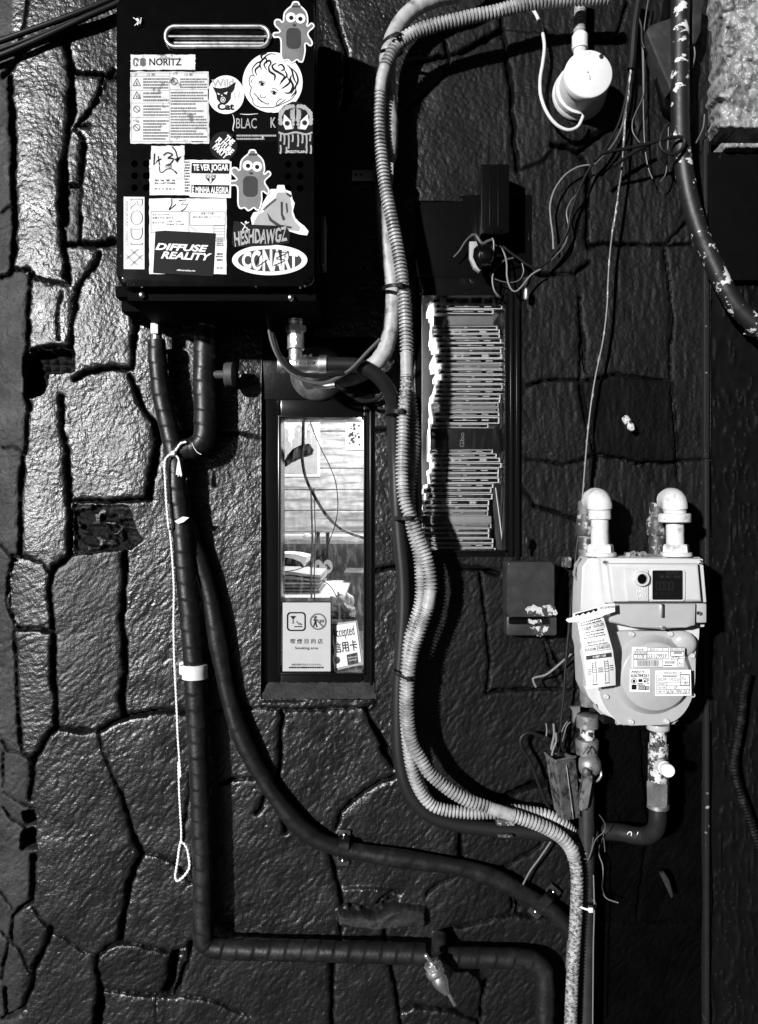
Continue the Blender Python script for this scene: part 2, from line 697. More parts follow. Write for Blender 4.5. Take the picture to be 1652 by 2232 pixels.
J(Z13, [(110, 1000), (105, 1150), (110, 1300), (120, 1450), (130, 1550), (150, 1750), (165, 1900), (180, 2010)], 11)
J(Z13, [(450, 1030), (455, 1200), (455, 1400), (470, 1550), (480, 1700), (485, 1800)], 17)
J(Z13, [(1060, 330), (1060, 500), (1058, 650), (1030, 850), (1040, 1000), (1060, 1150), (1060, 1350), (1040, 1500), (1055, 1650), (1065, 1720)], 20)
J(Z13, [(490, 1810), (420, 1860), (350, 1980), (290, 2070), (262, 2110), (260, 2232)], 17)
J(Z13, [(490, 1815), (640, 1830), (760, 1840), (840, 1855), (930, 1790), (1060, 1725), (1200, 1690), (1350, 1668), (1500, 1680), (1600, 1690)], 14)
J(Z13, [(0, 1950), (40, 2020), (100, 2015), (180, 2030), (260, 2090)], 8)
J(Z13, [(845, 1870), (870, 2000), (920, 2150), (950, 2232)], 5)
J(Z14, [(790, 80), (830, 190), (890, 320), (930, 430), (960, 580), (1000, 700), (1060, 790)], [5, 18])
J(Z14, [(1060, 790), (1000, 900), (960, 1020), (930, 1150), (905, 1300), (890, 1430)], 20)
J(Z14, [(1080, 790), (1170, 800), (1290, 840), (1420, 1000)], 8)
J(Z14, [(890, 1430), (800, 1480), (710, 1550)], 13)
J(Z14, [(890, 1430), (1000, 1440), (1120, 1480), (1280, 1515), (1400, 1480)], 9)
J(Z14, [(710, 1550), (600, 1490), (480, 1400), (390, 1370), (250, 1190)], 7)
J(Z14, [(715, 1560), (725, 1680), (740, 1780), (740, 1900), (728, 2060)], [18, 34])
J(Z14, [(750, 1790), (900, 1805), (1060, 1820), (1200, 1835), (1350, 1830), (1500, 1860), (1660, 1910), (1850, 1980)], 8)
J(Z14, [(1420, 1440), (1390, 1580), (1350, 1680), (1310, 1800)], 16)
J(Z14, [(1300, 1550), (1270, 1700), (1240, 1800)], 32)
J(Z14, [(1160, 1830), (1165, 2060)], 4)
J(Z14, [(1430, 200), (1400, 400), (1370, 600), (1330, 850)], 7)
J(Z14, [(230, 70), (235, 200), (225, 370)], 14)
J(Z14, [(20, 330), (120, 390), (240, 440)], 8)
J(Z14, [(15, 40), (12, 300)], 7)
J(Z14, [(0, 470), (90, 550), (170, 590)], 9)
J(Z14, [(250, 790), (240, 900), (240, 1050), (230, 1140), (150, 1190), (100, 1260), (75, 1430)], 16)
J(Z14, [(0, 1080), (60, 1150), (110, 1220)], 6)
J(Z14, [(60, 1435), (130, 1490), (190, 1600), (240, 1670)], 6)
J(Z14, [(385, 1330), (350, 1430), (300, 1540), (260, 1640), (240, 1740), (210, 1830), (180, 1920), (100, 1980), (0, 2030)], 16)
J(Z14, [(0, 1370), (50, 1430), (20, 1600), (0, 1730)], 9)
J(Z14, [(30, 1800), (30, 2000)], 12)
J(Z15, [(850, 1090), (845, 1250), (835, 1400), (830, 1500), (700, 1700)], 9)
J(Z15, [(660, 1080), (850, 1085), (1000, 1090), (1200, 1085), (1350, 1078), (1390, 1045)], 5)
J(Z15, [(1355, 1075), (1400, 1180), (1450, 1270), (1500, 1380)], 15)
J(Z15, [(1540, 1470), (1400, 1540), (1280, 1620), (1210, 1700), (1170, 1790)], 11)
J(Z15, [(440, 1100), (560, 1085), (660, 1080)], 6)
J(Z15, [(480, 1525), (580, 1505), (690, 1495)], 6)
J(Z15, [(860, 1700), (870, 1817)], 9)
J(Z5, [(320, 912), (420, 930)], 13)
J(Z5, [(540, 920), (680, 930), (800, 962)], 5)
J(Z7, [(800, 190), (900, 185)], 7)
J(Z7, [(790, 1180), (960, 1160)], 12)
J(Z12, [(435, 0), (470, 60), (500, 110)], 13)
J(Z12, [(130, 580), (165, 680), (190, 800), (200, 880)], 9)
J(Z12, [(200, 990), (190, 1080), (150, 1190), (150, 1350), (155, 1560), (150, 1700)], 13)
J(Z12, [(880, 470), (878, 640)], 12)
J(Z12, [(1000, 330), (1060, 300), (1200, 245), (1380, 190), (1500, 150)], 15)
J(Z12, [(1090, 690), (1200, 640), (1320, 570), (1420, 480)], 8)
J(Z12, [(690, 830), (760, 770), (830, 730)], 8)
J(Z12, [(1190, 800), (1190, 930)], 8)
J(Z12, [(800, 1035), (950, 990), (1070, 960), (1200, 940), (1380, 955), (1560, 970)], 8)
J(Z12, [(480, 1200), (510, 1350), (545, 1540), (550, 1650)], 11)
J(Z12, [(545, 1500), (620, 1460), (750, 1475), (850, 1490), (985, 1550)], 9)
J(Z12, [(1030, 1320), (1000, 1430), (985, 1561), (980, 1700)], 8)
J(Z12, [(450, 1000), (455, 1100)], 10)
J(Z8, [(112, 190), (128, 310), (152, 450), (158, 600), (172, 760), (192, 1020)], 11)
J(Z8, [(400, 880), (580, 900), (720, 790), (800, 750), (900, 740)], 10)
J(Z8, [(580, 910), (615, 990)], 10)
J(Z8, [(630, 1000), (630, 1480)], 11)
J(Z8, [(640, 1470), (800, 1465), (950, 1470), (1250, 1475)], 8)
J(Z8, [(330, 1650), (560, 1650), (640, 1580)], 9)
J(Z8, [(580, 1800), (580, 1900), (600, 2017), (610, 2250)], 7)
J(Z8, [(100, 0), (110, 190)], 8)
J(Z8, [(620, 235), (800, 240)], 8)
J(Z8, [(800, 240), (870, 0)], 8)
J(Z16, [(-10, -20), (40, 170), (75, 320), (90, 400), (85, 520), (70, 650)], 17)
J(Z16, [(690, 250), (705, 290), (730, 390), (650, 490), (560, 570), (470, 650)], 9)
J(Z9, [(210, 100), (300, 250), (450, 300), (620, 350)], 9)
J(Z9, [(-60, 1620), (0, 1600), (300, 1590), (620, 1590)], 9)
J(Z9, [(380, 1250), (420, 1420), (500, 1560)], 7)
J(Z9, [(-90, 750), (-60, 1100), (-20, 1400), (-60, 1620)], 8)
J(Z11, [(670, 1385), (950, 1400), (1260, 1400)], 6)
J(Z11, [(680, 950), (690, 1400)], 8)
J(Z11, [(150, 1360), (170, 1080)], 6)

J(ZD, [(1150, 838), (1200, 824), (1265, 830), (1345, 815), (1460, 830)], 2.4)
J(ZD, [(1152, 1000), (1230, 1012), (1300, 990), (1400, 1010), (1540, 1000)], 2.2)
J(ZD, [(1272, 720), (1266, 830), (1288, 960), (1302, 1000), (1290, 1120), (1270, 1240)], 2.4)
J(ZD, [(1452, 535), (1472, 700), (1462, 830), (1482, 1050)], 2.2)
J(ZD, [(1450, 535), (1500, 480)], 2.2)
J(ZD, [(1010, 1235), (1090, 1250)], 5)
J(ZD, [(1240, 1500), (1200, 1400), (1230, 1240)], 2.4)
J(ZD, [(1400, 1600), (1420, 1800), (1390, 2010)], 2)
J(ZD, [(900, 130), (1000, 110), (1100, 60)], 4)

CAVES = [  # outline, depth
    (zs(Z4, [(196, 842), (560, 800), (588, 965), (400, 985), (340, 1165), (260, 1178), (198, 1178)]), .03),
    (zs(Z4, [(196, 842), (280, 850), (330, 970), (335, 1165), (255, 1182), (198, 1182)]), .07),
    (zs(Z4, [(270, 808), (555, 800), (575, 850), (280, 860)]), .05),
    (zs(Z14, [(165, 470), (245, 460), (265, 560), (170, 575)]), .06),
    (zs(Z14, [(150, 620), (250, 590), (270, 740), (150, 750)]), .06),
    (zs(Z13, [(622, -60), (1080, -60), (1150, 150), (1200, 215), (1100, 300), (800, 318), (640, 335)]), .018),
    (zs(Z12, [(240, 870), (330, 890), (430, 850), (500, 790), (560, 800), (520, 880), (400, 925), (250, 925)]), .016),
]
LEDGES = [
    (zs(Z8, [(118, 180), (132, 310), (156, 450), (162, 600), (178, 760), (200, 1020), (330, 970), (410, 890), (560, 860), (690, 780), (700, 500), (640, 240), (400, 200)]), .006),
    (zs(Z12, [(185, 905), (250, 925), (400, 935), (520, 885), (680, 885), (680, 985), (400, 998), (180, 975)]), .02),
    (zs(Z12, [(200, 780), (480, 790), (420, 850), (330, 890), (210, 870)]), .006),
    (zs(Z4, [(300, 862), (575, 855), (585, 945), (400, 960), (340, 940)]), .0),
]


def inside(px, py, pts):
    r = np.zeros(px.shape, dtype=bool)
    n = len(pts)
    for i in range(n):
        x0, y0 = pts[i][:2]
        x1, y1 = pts[(i + 1) % n][:2]
        if y0 == y1:
            continue
        c = ((y0 > py) != (y1 > py)) & (px < (x1 - x0) * (py - y0) / (y1 - y0) + x0)
        r ^= c
    return r


def smooth01(a, b, t):
    u = np.clip((t - a) / (b - a), 0, 1)
    return u * u * (3 - 2 * u)


def blur(a, n):
    for _ in range(n):
        a = (a + np.roll(a, 1, 0) + np.roll(a, -1, 0) + np.roll(a, 1, 1) + np.roll(a, -1, 1)) / 5
    return a


def build_wall(step=2.3):
    X0, X1, Y0, Y1 = -150, 1550, -130, 2390
    xs = np.arange(X0, X1 + step, step)
    ys = np.arange(Y0, Y1 + step, step)
    PX, PY = np.meshgrid(xs, ys)          # rows = y
    wx = PX + 3.2 * vnoise(PX / 34, PY / 34, 1) + 1.7 * vnoise(PX / 11, PY / 11, 2) + .8 * vnoise(PX / 5, PY / 5, 22)
    wy = PY + 3.2 * vnoise(PX / 34, PY / 34, 3) + 1.7 * vnoise(PX / 11, PY / 11, 4) + .8 * vnoise(PX / 5, PY / 5, 23)
    wvar = vnoise(PX / 30, PY / 30, 24) + .6 * vnoise(PX / 9, PY / 9, 25)
    cut = np.zeros_like(PX)
    rim = np.zeros_like(PX)
    core = np.zeros(PX.shape, dtype=bool)
    for ps, ws, dep in JOINTS:
        for (a, b, wa, wb) in zip(ps, ps[1:], ws, ws[1:]):
            m = max(wa, wb) * 3 + 14
            i0 = max(0, int((min(a[0], b[0]) - m - X0) / step))
            i1 = min(len(xs), int((max(a[0], b[0]) + m - X0) / step) + 2)
            j0 = max(0, int((min(a[1], b[1]) - m - Y0) / step))
            j1 = min(len(ys), int((max(a[1], b[1]) + m - Y0) / step) + 2)
            if i0 >= i1 or j0 >= j1:
                continue
            x = wx[j0:j1, i0:i1]
            y = wy[j0:j1, i0:i1]
            dx, dy = b[0] - a[0], b[1] - a[1]
            t = np.clip(((x - a[0]) * dx + (y - a[1]) * dy) / (dx * dx + dy * dy + 1e-9), 0, 1)
            d = np.hypot(x - a[0] - t * dx, y - a[1] - t * dy)
            w = (wa + (wb - wa) * t) * (.98 + .38 * wvar[j0:j1, i0:i1])
            dp = dep if dep else np.clip(w * .0040, .004, .030)
            c = dp * (1 - smooth01(.45, 1.2, d / w))
            cut[j0:j1, i0:i1] = np.maximum(cut[j0:j1, i0:i1], c)
            e = np.clip(1 - d / (w * 1.5 + 8), 0, 1) ** 2 * np.minimum(dp * .32, .005)
            rim[j0:j1, i0:i1] = np.maximum(rim[j0:j1, i0:i1], e)
            core[j0:j1, i0:i1] |= d < np.maximum(w, 3.2)
    # label the stones on a coarse copy
    q = 2
    cc = core[::q, ::q]
    lab = np.zeros(cc.shape, dtype=np.int32)
    H_, W_ = cc.shape
    free = (~cc).tolist()
    labl = [[0] * W_ for _ in range(H_)]
    k = 0
    for j in range(0, H_, 3):
        for i in range(0, W_, 3):
            if free[j][i] and labl[j][i] == 0:
                k += 1
                st = [(j, i)]
                labl[j][i] = k
                while st:
                    a, b = st.pop()
                    for da, db in ((1, 0), (-1, 0), (0, 1), (0, -1)):
                        u, v = a + da, b + db
                        if 0 <= u < H_ and 0 <= v < W_ and free[u][v] and labl[u][v] == 0:
                            labl[u][v] = k
                            st.append((u, v))
    lab = np.array(labl)
    for _ in range(14):           # grow labels into the joints
        z = lab == 0
        if not z.any():
            break
        for ax, sh in ((0, 1), (0, -1), (1, 1), (1, -1)):
            r = np.roll(lab, sh, ax)
            lab = np.where((lab == 0) & (r > 0), r, lab)
    full = np.repeat(np.repeat(lab, q, 0), q, 1)[:PX.shape[0], :PX.shape[1]]
    R = np.random.default_rng(5)
    n = k + 1
    tone = R.uniform(.65, 1.5, n)[full]
    matte = R.uniform(0, .4, n)[full]
    offs = (R.uniform(-.0045, .0045, n))[full]
    tx = R.uniform(-.035, .035, n)[full]
    ty = R.uniform(-.035, .035, n)[full]
    cxs = np.bincount(full.ravel(), PX.ravel(), n) / np.maximum(1, np.bincount(full.ravel(), minlength=n))
    cys = np.bincount(full.ravel(), PY.ravel(), n) / np.maximum(1, np.bincount(full.ravel(), minlength=n))
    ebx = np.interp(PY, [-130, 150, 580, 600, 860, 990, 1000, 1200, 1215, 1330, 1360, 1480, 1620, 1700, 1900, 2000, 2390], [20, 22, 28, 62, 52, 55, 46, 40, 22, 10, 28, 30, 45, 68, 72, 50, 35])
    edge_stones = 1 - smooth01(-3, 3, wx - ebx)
    ang = np.radians(R.uniform(12, 42, n) + np.where(cxs > 700, 14, 0))[full]
    tilt = np.clip((PX - cxs[full]) * tx + (PY - cys[full]) * ty, -6, 6) * S
    stone = blur(offs + tilt, 2)
    # grain
    down = smooth01(900, 1450, PY) * .85 + .15
    u = (PX * np.cos(ang) - PY * np.sin(ang))
    v = (PX * np.sin(ang) + PY * np.cos(ang))
    big = .0036 * vnoise(PX / 150, PY / 150, 6) + .0009 * vnoise(PX / 42, PY / 42, 7)
    iso = .5 * vnoise(PX / 9, PY / 9, 8) + .62 * vnoise(PX / 5.6, PY / 5.6, 9) + .12 * vnoise(PX / 24, PY / 24, 13)
    stk = .6 * vnoise(u / 20, v / 6, 10) + .6 * vnoise(u / 10, v / 4.6, 12) + .22 * vnoise(u / 50, v / 14, 14)
    sharp = lambda t: t - .35 * np.abs(t)
    fine = (sharp(iso) * (1 - down) + sharp(stk) * down) * .00072
    calm = 1 + .25 * edge_stones
    # vertical cleavage on the dark right-hand stones
    vert = vnoise(PX / 9, PY / 40, 16) * .6 + vnoise(PX / 5, PY / 22, 17) * .4
    rt = smooth01(980, 1120, PX) * (1 - smooth01(1150, 1350, PY))
    fine = fine * (1 - .3 * rt) * (1 + .5 * smooth01(860, 1000, PX)) + vert * .0012 * rt
    h = big + stone + fine * calm - rim
    # caves, ledges, rubble
    deep = np.zeros_like(PX)
    qx = np.floor((wx + 9 * vnoise(PX / 12, PY / 12, 31)) / 17 + .5 * np.floor((wy + 5 * vnoise(PX / 14, PY / 14, 32)) / 11)).astype(int)
    qy = np.floor((wy + 5 * vnoise(PX / 14, PY / 14, 32)) / 11).astype(int)
    chunk = blur(R.random((256, 256))[qx % 256, qy % 256], 1)
    for pts, d in CAVES:
        mk = blur(inside(wx, wy, pts).astype(float), 1)
        rub = .8 * d * chunk + .12 * d * np.abs(vnoise(PX / 7, PY / 6, 19))
        deep = np.maximum(deep, mk * (d - rub if d < .025 else d - .012 * np.abs(vnoise(PX / 22, PY / 16, 20))))
    for pts, d in LEDGES:
        mk = blur(inside(wx, wy, pts).astype(float), 2)
        h = h + mk * (d + (.004 if d > .01 else .0005) * (vnoise(PX / 26, PY / 15, 21) + .4 * vnoise(PX / 8, PY / 7, 33)))
    h = h - np.maximum(cut, deep)
    gap = smooth01(.0015, .007, np.maximum(cut, deep))
    # worn sill under the sign window, slightly proud
    sill = zs(Z15, [(740, 1040), (1400, 1000), (1420, 1040), (1380, 1075), (850, 1078), (720, 1075)])
    mk = blur(inside(wx, wy, sill).astype(float), 3)
    h = h + mk * .008
    matte = np.clip(matte + .75 * edge_stones + .8 * smooth01(860, 1000, PX) + gap, 0, 1.2)
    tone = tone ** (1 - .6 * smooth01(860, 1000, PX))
    tone = tone * (1 - .4 * smooth01(860, 1000, PX)) * (1 + 2.6 * edge_stones * (1 + .5 * vnoise(PX / 40, PY / 60, 50) + .3 * vnoise(PX / 6, PY / 7, 51)))  # darkness of the right side put into the stone colour by position
    slab = smooth01(1296, 1312, wx) * smooth01(1560, 1600, wy)
    matte = matte + slab
    tone = tone * (1 - .6 * slab)
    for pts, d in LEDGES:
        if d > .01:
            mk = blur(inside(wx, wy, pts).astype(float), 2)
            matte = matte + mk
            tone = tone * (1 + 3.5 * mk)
    matte = np.clip(matte, 0, 1.3)
    back = np.clip(125 - PX, 0, None) ** 2 * S * .0008
    Y = -h + back
    XX = (PX - CX) * S
    ZZ = (CY - PY) * S
    ny, nx = PX.shape
    co = np.stack([XX, Y, ZZ], -1).reshape(-1, 3)
    idx = np.arange(ny * nx).reshape(ny, nx)
    keep = np.ones((ny - 1, nx - 1), dtype=bool)
    extra_co, extra_f = [], []
    base = ny * nx
    for (a, b, c, d) in (OPEN1, OPEN2):
        i0, i1 = int((a - X0) / step), int((c - X0) / step)
        j0, j1 = int((b - Y0) / step), int((d - Y0) / step)
        keep[j0:j1, i0:i1] = False
        loop = [idx[j0, i] for i in range(i0, i1)] + [idx[j, i1] for j in range(j0, j1)] + \
               [idx[j1, i] for i in range(i1, i0, -1)] + [idx[j, i0] for j in range(j1, j0, -1)]
        m = len(loop)
        for lv, yy in ((0, .03), (1, .10)):
            for v_ in loop:
                p = co[v_].copy()
                p[1] = yy
                p[0] += .0012 * math.sin(v_ * 1.7) * (1 - lv)
                extra_co.append(p)
        for t in range(m):
            w = (t + 1) % m
            extra_f.append((loop[t], loop[w], base + w, base + t))
            extra_f.append((base + t, base + w, base + m + w, base + m + t))
        base += 2 * m
    qa = np.stack([idx[:-1, :-1], idx[1:, :-1], idx[1:, 1:], idx[:-1, 1:]], -1)[keep]
    faces = np.concatenate([qa.reshape(-1, 4), np.array(extra_f)])
    allco = np.concatenate([co, np.array(extra_co)])
    me = bpy.data.meshes.new('stone_wall')
    me.vertices.add(len(allco))
    me.vertices.foreach_set('co', allco.astype(np.float32).ravel())
    me.loops.add(len(faces) * 4)
    me.loops.foreach_set('vertex_index', faces.astype(np.int32).ravel())
    me.polygons.add(len(faces))
    me.polygons.foreach_set('loop_start', np.arange(0, len(faces) * 4, 4, dtype=np.int32))
    me.polygons.foreach_set('use_smooth', np.ones(len(faces), dtype=bool))
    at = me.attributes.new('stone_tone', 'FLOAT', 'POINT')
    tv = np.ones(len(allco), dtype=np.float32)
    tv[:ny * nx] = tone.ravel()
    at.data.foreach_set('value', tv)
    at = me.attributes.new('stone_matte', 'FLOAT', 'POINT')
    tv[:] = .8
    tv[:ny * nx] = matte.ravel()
    at.data.foreach_set('value', tv)
    me.update(calc_edges=True)
    me.validate()
    return me


def stone_mat():
    m, nt, b = nodes_of('black_stone')
    b.inputs['Specular IOR Level'].default_value = 1.0
    tc = nt.nodes.new('ShaderNodeTexCoord')
    co = tc.outputs['Object']
    at = nt.nodes.new('ShaderNodeAttribute')
    at.attribute_name = 'stone_tone'

    def noise(scale, detail=4, rough=.55):
        n = nt.nodes.new('ShaderNodeTexNoise')
        n.inputs['Scale'].default_value = scale
        n.inputs['Detail'].default_value = detail
        n.inputs['Roughness'].default_value = rough
        nt.links.new(co, n.inputs['Vector'])
        return n.outputs['Fac']

    def rng_(src, a, b_, c, d):
        r = nt.nodes.new('ShaderNodeMapRange')
        r.inputs[1].default_value = a
        r.inputs[2].default_value = b_
        r.inputs[3].default_value = c
        r.inputs[4].default_value = d
        nt.links.new(src, r.inputs[0])
        return r.outputs[0]

    def mul(a, b_):
        x = nt.nodes.new('ShaderNodeMath')
        x.operation = 'MULTIPLY'
        nt.links.new(a, x.inputs[0])
        nt.links.new(b_, x.inputs[1])
        return x.outputs[0]
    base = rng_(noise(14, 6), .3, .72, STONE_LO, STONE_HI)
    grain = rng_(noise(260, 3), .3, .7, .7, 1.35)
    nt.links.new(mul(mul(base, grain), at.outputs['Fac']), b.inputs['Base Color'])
    am = nt.nodes.new('ShaderNodeAttribute')
    am.attribute_name = 'stone_matte'
    ma = nt.nodes.new('ShaderNodeMath')
    ma.operation = 'MULTIPLY_ADD'
    nt.links.new(am.outputs['Fac'], ma.inputs[0])
    ma.inputs[1].default_value = .30
    nt.links.new(rng_(noise(22, 5), .3, .7, STONE_R - .06, STONE_R + .10), ma.inputs[2])
    nt.links.new(ma.outputs[0], b.inputs['Roughness'])
    nt.links.new(rng_(am.outputs['Fac'], 0, 1.3, .62, .02), b.inputs['Specular IOR Level'])
    add = nt.nodes.new('ShaderNodeMath')
    add.operation = 'MULTIPLY_ADD'
    nt.links.new(noise(360, 2, .6), add.inputs[0])
    add.inputs[1].default_value = .35
    nt.links.new(noise(150, 2), add.inputs[2])
    bp = nt.nodes.new('ShaderNodeBump')
    bp.inputs['Strength'].default_value = .6
    bp.inputs['Distance'].default_value = .0022
    nt.links.new(add.outputs[0], bp.inputs['Height'])
    nt.links.new(bp.outputs[0], b.inputs['Normal'])
    return m


STONE_LO, STONE_HI, STONE_R = .0025, .007, .295
M['stone'] = stone_mat()
bar = thing('stone_building', 'black rough-stone bar front with two narrow lit windows, carrying all the pipes', 'building', P(826, 2300, 0))
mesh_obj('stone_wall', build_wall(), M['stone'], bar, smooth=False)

# ---- right-hand panel with vertical drips, the pale rock corner, the edge strip
def drip_panel():
    bm = nb()
    x0, x1, y0, y1 = 1546, 1860, 612, 2390
    st = 4.2
    nx, ny = int((x1 - x0) / st), int((y1 - y0) / st)
    ix, iy = np.meshgrid(np.arange(nx + 1), np.arange(ny + 1))
    px, py = x0 + ix * st, y0 + iy * st
    wxx = px + 9 * vnoise(px / 30, py / 40, 40)
    rg = vnoise(wxx / 9, py / 75, 41)
    h = .0032 * np.exp(-(rg / .16) ** 2) * (vnoise(px / 60, py / 60, 42) > -.35) + .002 * vnoise(px / 70, py / 90, 43) + .0007 * vnoise(px / 8, py / 20, 44)
    vs = [[bm.verts.new(P(px[j, i], py[j, i], .012 - h[j, i])) for i in range(nx + 1)] for j in range(ny + 1)]
    for j in range(ny):
        for i in range(nx):
            bm.faces.new((vs[j][i], vs[j + 1][i], vs[j + 1][i + 1], vs[j][i + 1]))
    return bm


M['drip'] = mat('black_dripped_render', .004, .55, vary=.3, spec=.05, bump=(220, .2, .0012))
mesh_obj('rendered_panel', drip_panel(), M['drip'], bar)
bm = nb()
pbox(bm, 1536, 1000, 1547, 2390, -.006, .03, .003)
pbox(bm, 1534, 300, 1547, 1000, -.002, .03, .003)
mesh_obj('edge_strip', bm, mat('dark_edge_strip', .014, .45, spec=.2, mott=(.3, 60, .68, .03)), bar)
bm = nb()
pbox(bm, 1546, 330, 1860, 611, -.012, .05, .004)
pbox(bm, 1546, 290, 1860, 318, .02, .06)
mesh_obj('dark_lintel', bm, M['panel'], bar)


def rough_block(x0, x1, y0, y1, yf, amp, seed, lean=0.0, st=3.4):
    bm = nb()
    nx, ny = int((x1 - x0) / st), int((y1 - y0) / st)
    vs = []
    for j in range(ny + 1):
        row = []
        for i in range(nx + 1):
            row.append((x0 + i * st, y0 + j * st))
        vs.append(row)
    ax = np.array([[p[0] for p in r] for r in vs])
    ay = np.array([[p[1] for p in r] for r in vs])
    h = amp * (.5 * vnoise(ax / 40, ay / 40, seed) + .35 * vnoise(ax / 12, ay / 14, seed + 1) + .25 * vnoise(ax / 6, ay / 7, seed + 2))
    ex = np.minimum(1, np.minimum(ax - x0, np.minimum(ay - y0 + 30, y1 - ay)) / 12)
    jag = 7 * vnoise(ay / 16, ax / 300, seed + 3)
    front = [[bm.verts.new(P(ax[j, i] + (jag[j, i] if i < 6 else 0), ay[j, i], yf - h[j, i] + (1 - ex[j, i]) * .02 + lean * (ax[j, i] - x0) * S)) for i in range(nx + 1)] for j in range(ny + 1)]
    for j in range(ny):
        for i in range(nx):
            bm.faces.new((front[j][i], front[j + 1][i], front[j + 1][i + 1], front[j][i + 1]))
    per = [front[0][i] for i in range(nx + 1)] + [front[j][nx] for j in range(1, ny + 1)] + [front[ny][i] for i in range(nx - 1, -1, -1)] + [front[j][0] for j in range(ny - 1, 0, -1)]
    bk = [bm.verts.new((v.co.x, .03, v.co.z)) for v in per]
    for t in range(len(per)):
        w = (t + 1) % len(per)
        bm.faces.new((per[t], per[w], bk[w], bk[t]))
    return bm


mesh_obj('corner_rock', rough_block(1562, 1860, -120, 288, -.05, .012, 60, lean=-.25), M['rock'], bar, angle=80, label='pale rough rock face at the top right corner')
mesh_obj('rock_ledge', rough_block(1575, 1860, 312, 332, -.03, .006, 66), M['rock'], bar, angle=80)
# ------------------------------------------------------------------ window frames, panes, the room behind
GY = .016


def window(pts_boxes, pane, label, sub):
    bm = nb()
    for b in pts_boxes:
        pbox(bm, *b)
    fr = mesh_obj('window', bm, M['frame'], bar, label=label)
    bm = nb()
    poly(bm, [(pane[0], pane[1]), (pane[2], pane[1]), (pane[2], pane[3]), (pane[0], pane[3])], GY)
    o = mesh_obj('pane', bm, M['glass%d' % sub], fr, smooth=False)
    return fr


w1 = window([(560, 868, 611, 1510, .010, .085, .004), (792, 868, 832, 1510, .010, .085, .004), (611, 868, 792, 912, .010, .085, .004),
             (611, 1467, 792, 1512, .010, .085, .004), (606, 906, 612, 1472, .007, .02, .0015), (792, 906, 797, 1472, .007, .02, .0015),
             (606, 1467, 797, 1473, .007, .02, .0015), (806, 868, 812, 1510, .006, .02, .0015), (606, 905, 797, 910, .007, .02, .0015)],
            (605, 905, 800, 1475), 'narrow black framed window with a smoking notice', 1)
w2 = window([(885, 600, 920, 1240, .010, .085, .004), (1100, 600, 1160, 1240, .010, .085, .004), (920, 600, 1100, 645, .010, .085, .004),
             (920, 1200, 1100, 1240, .010, .085, .004), (1100, 640, 1107, 1206, .007, .02, .0015), (1113, 630, 1119, 1215, .006, .02, .0015),
             (1126, 620, 1133, 1222, .004, .02, .0015), (915, 1199, 1107, 1205, .007, .02, .0015), (915, 638, 1107, 644, .007, .02, .0015)],
            (912, 640, 1108, 1206), 'narrow black framed window filled with disc cases', 2)
bm = nb()
pbox(bm, 556, 712, 834, 872, .008, .05, .003)
pbox(bm, 880, 424, 1160, 604, .008, .05, .003)
mesh_obj('infill_panel', bm, M['panel'], bar)
# rough sill sloping out of the first window
bm = nb()
nx_, ny_ = 60, 14
vs = []
for j in range(ny_ + 1):
    t = j / ny_
    row = []
    for i in range(nx_ + 1):
        x = 572 + (820 - 572) * i / nx_
        yy = .012 - .022 * t
        p = P(x, 1484 + 40 * t, yy)
        p.z += .0016 * math.sin(i * 1.3 + j * 2.1) * math.sin(i * .37 + j) + random.uniform(-.0009, .0009)
        row.append(bm.verts.new(p))
    vs.append(row)
for j in range(ny_):
    for i in range(nx_):
        bm.faces.new((vs[j][i], vs[j + 1][i], vs[j + 1][i + 1], vs[j][i + 1]))
mesh_obj('window_sill', bm, M['stone_sill'] if 'stone_sill' in M else mat('mortar_sill', .035, .7, spec=.1, vary=.4, bump=(200, .6, .003)), bar)

# room shell
RX0, RX1, RY0, RY1, RZ0, RZ1 = -.60, .50, .115, 1.2, -.75, .62
bm = nb()
for b in ((RX0 - .02, RX0, RY0, RY1, RZ0, RZ1), (RX1, RX1 + .02, RY0, RY1, RZ0, RZ1), (RX0, RX1, RY0, RY1, RZ1, RZ1 + .02), (RX0, RX1, RY0, RY1, RZ0 - .02, RZ0), (RX0 - .02, RX1 + .02, RY1 + .022, RY1 + .04, RZ0, RZ1)):
    box(bm, *b)
mesh_obj('room_shell', bm, M['white_wall'], bar, smooth=False)
bm = nb()
edges_y = [830, 940, 1021, 1068, 1113, 1160, 1208, 1256, 1304]
for a, b in zip(edges_y, edges_y[1:]):
    pbox(bm, 540, a + .6, 880, b - .6, RY1, RY1 + .02, .002, 1)
mesh_obj('plank_wall', bm, M['plank'], bar)


def zb(bm, z, x0, y0, x1, y1, yf, yb, bev=0.0):
    a = z(x0, y0)
    b = z(x1, y1)
    pbox(bm, a[0], a[1], b[0], b[1], yf, yb, bev)


def zq(z, x0, y0, x1, y1):
    return [z(x0, y0), z(x1, y0), z(x1, y1), z(x0, y1)]


M['ink_mid_light'] = mat('overexposed_dark_ink', .2, .5, mott=(.4, 60, .5, .1))  # poster print paled to look overexposed, brightness put into the ink
M['ink_pale'] = mat('overexposed_pale_ink', .45, .5, mott=(.3, 80, .5, .1))
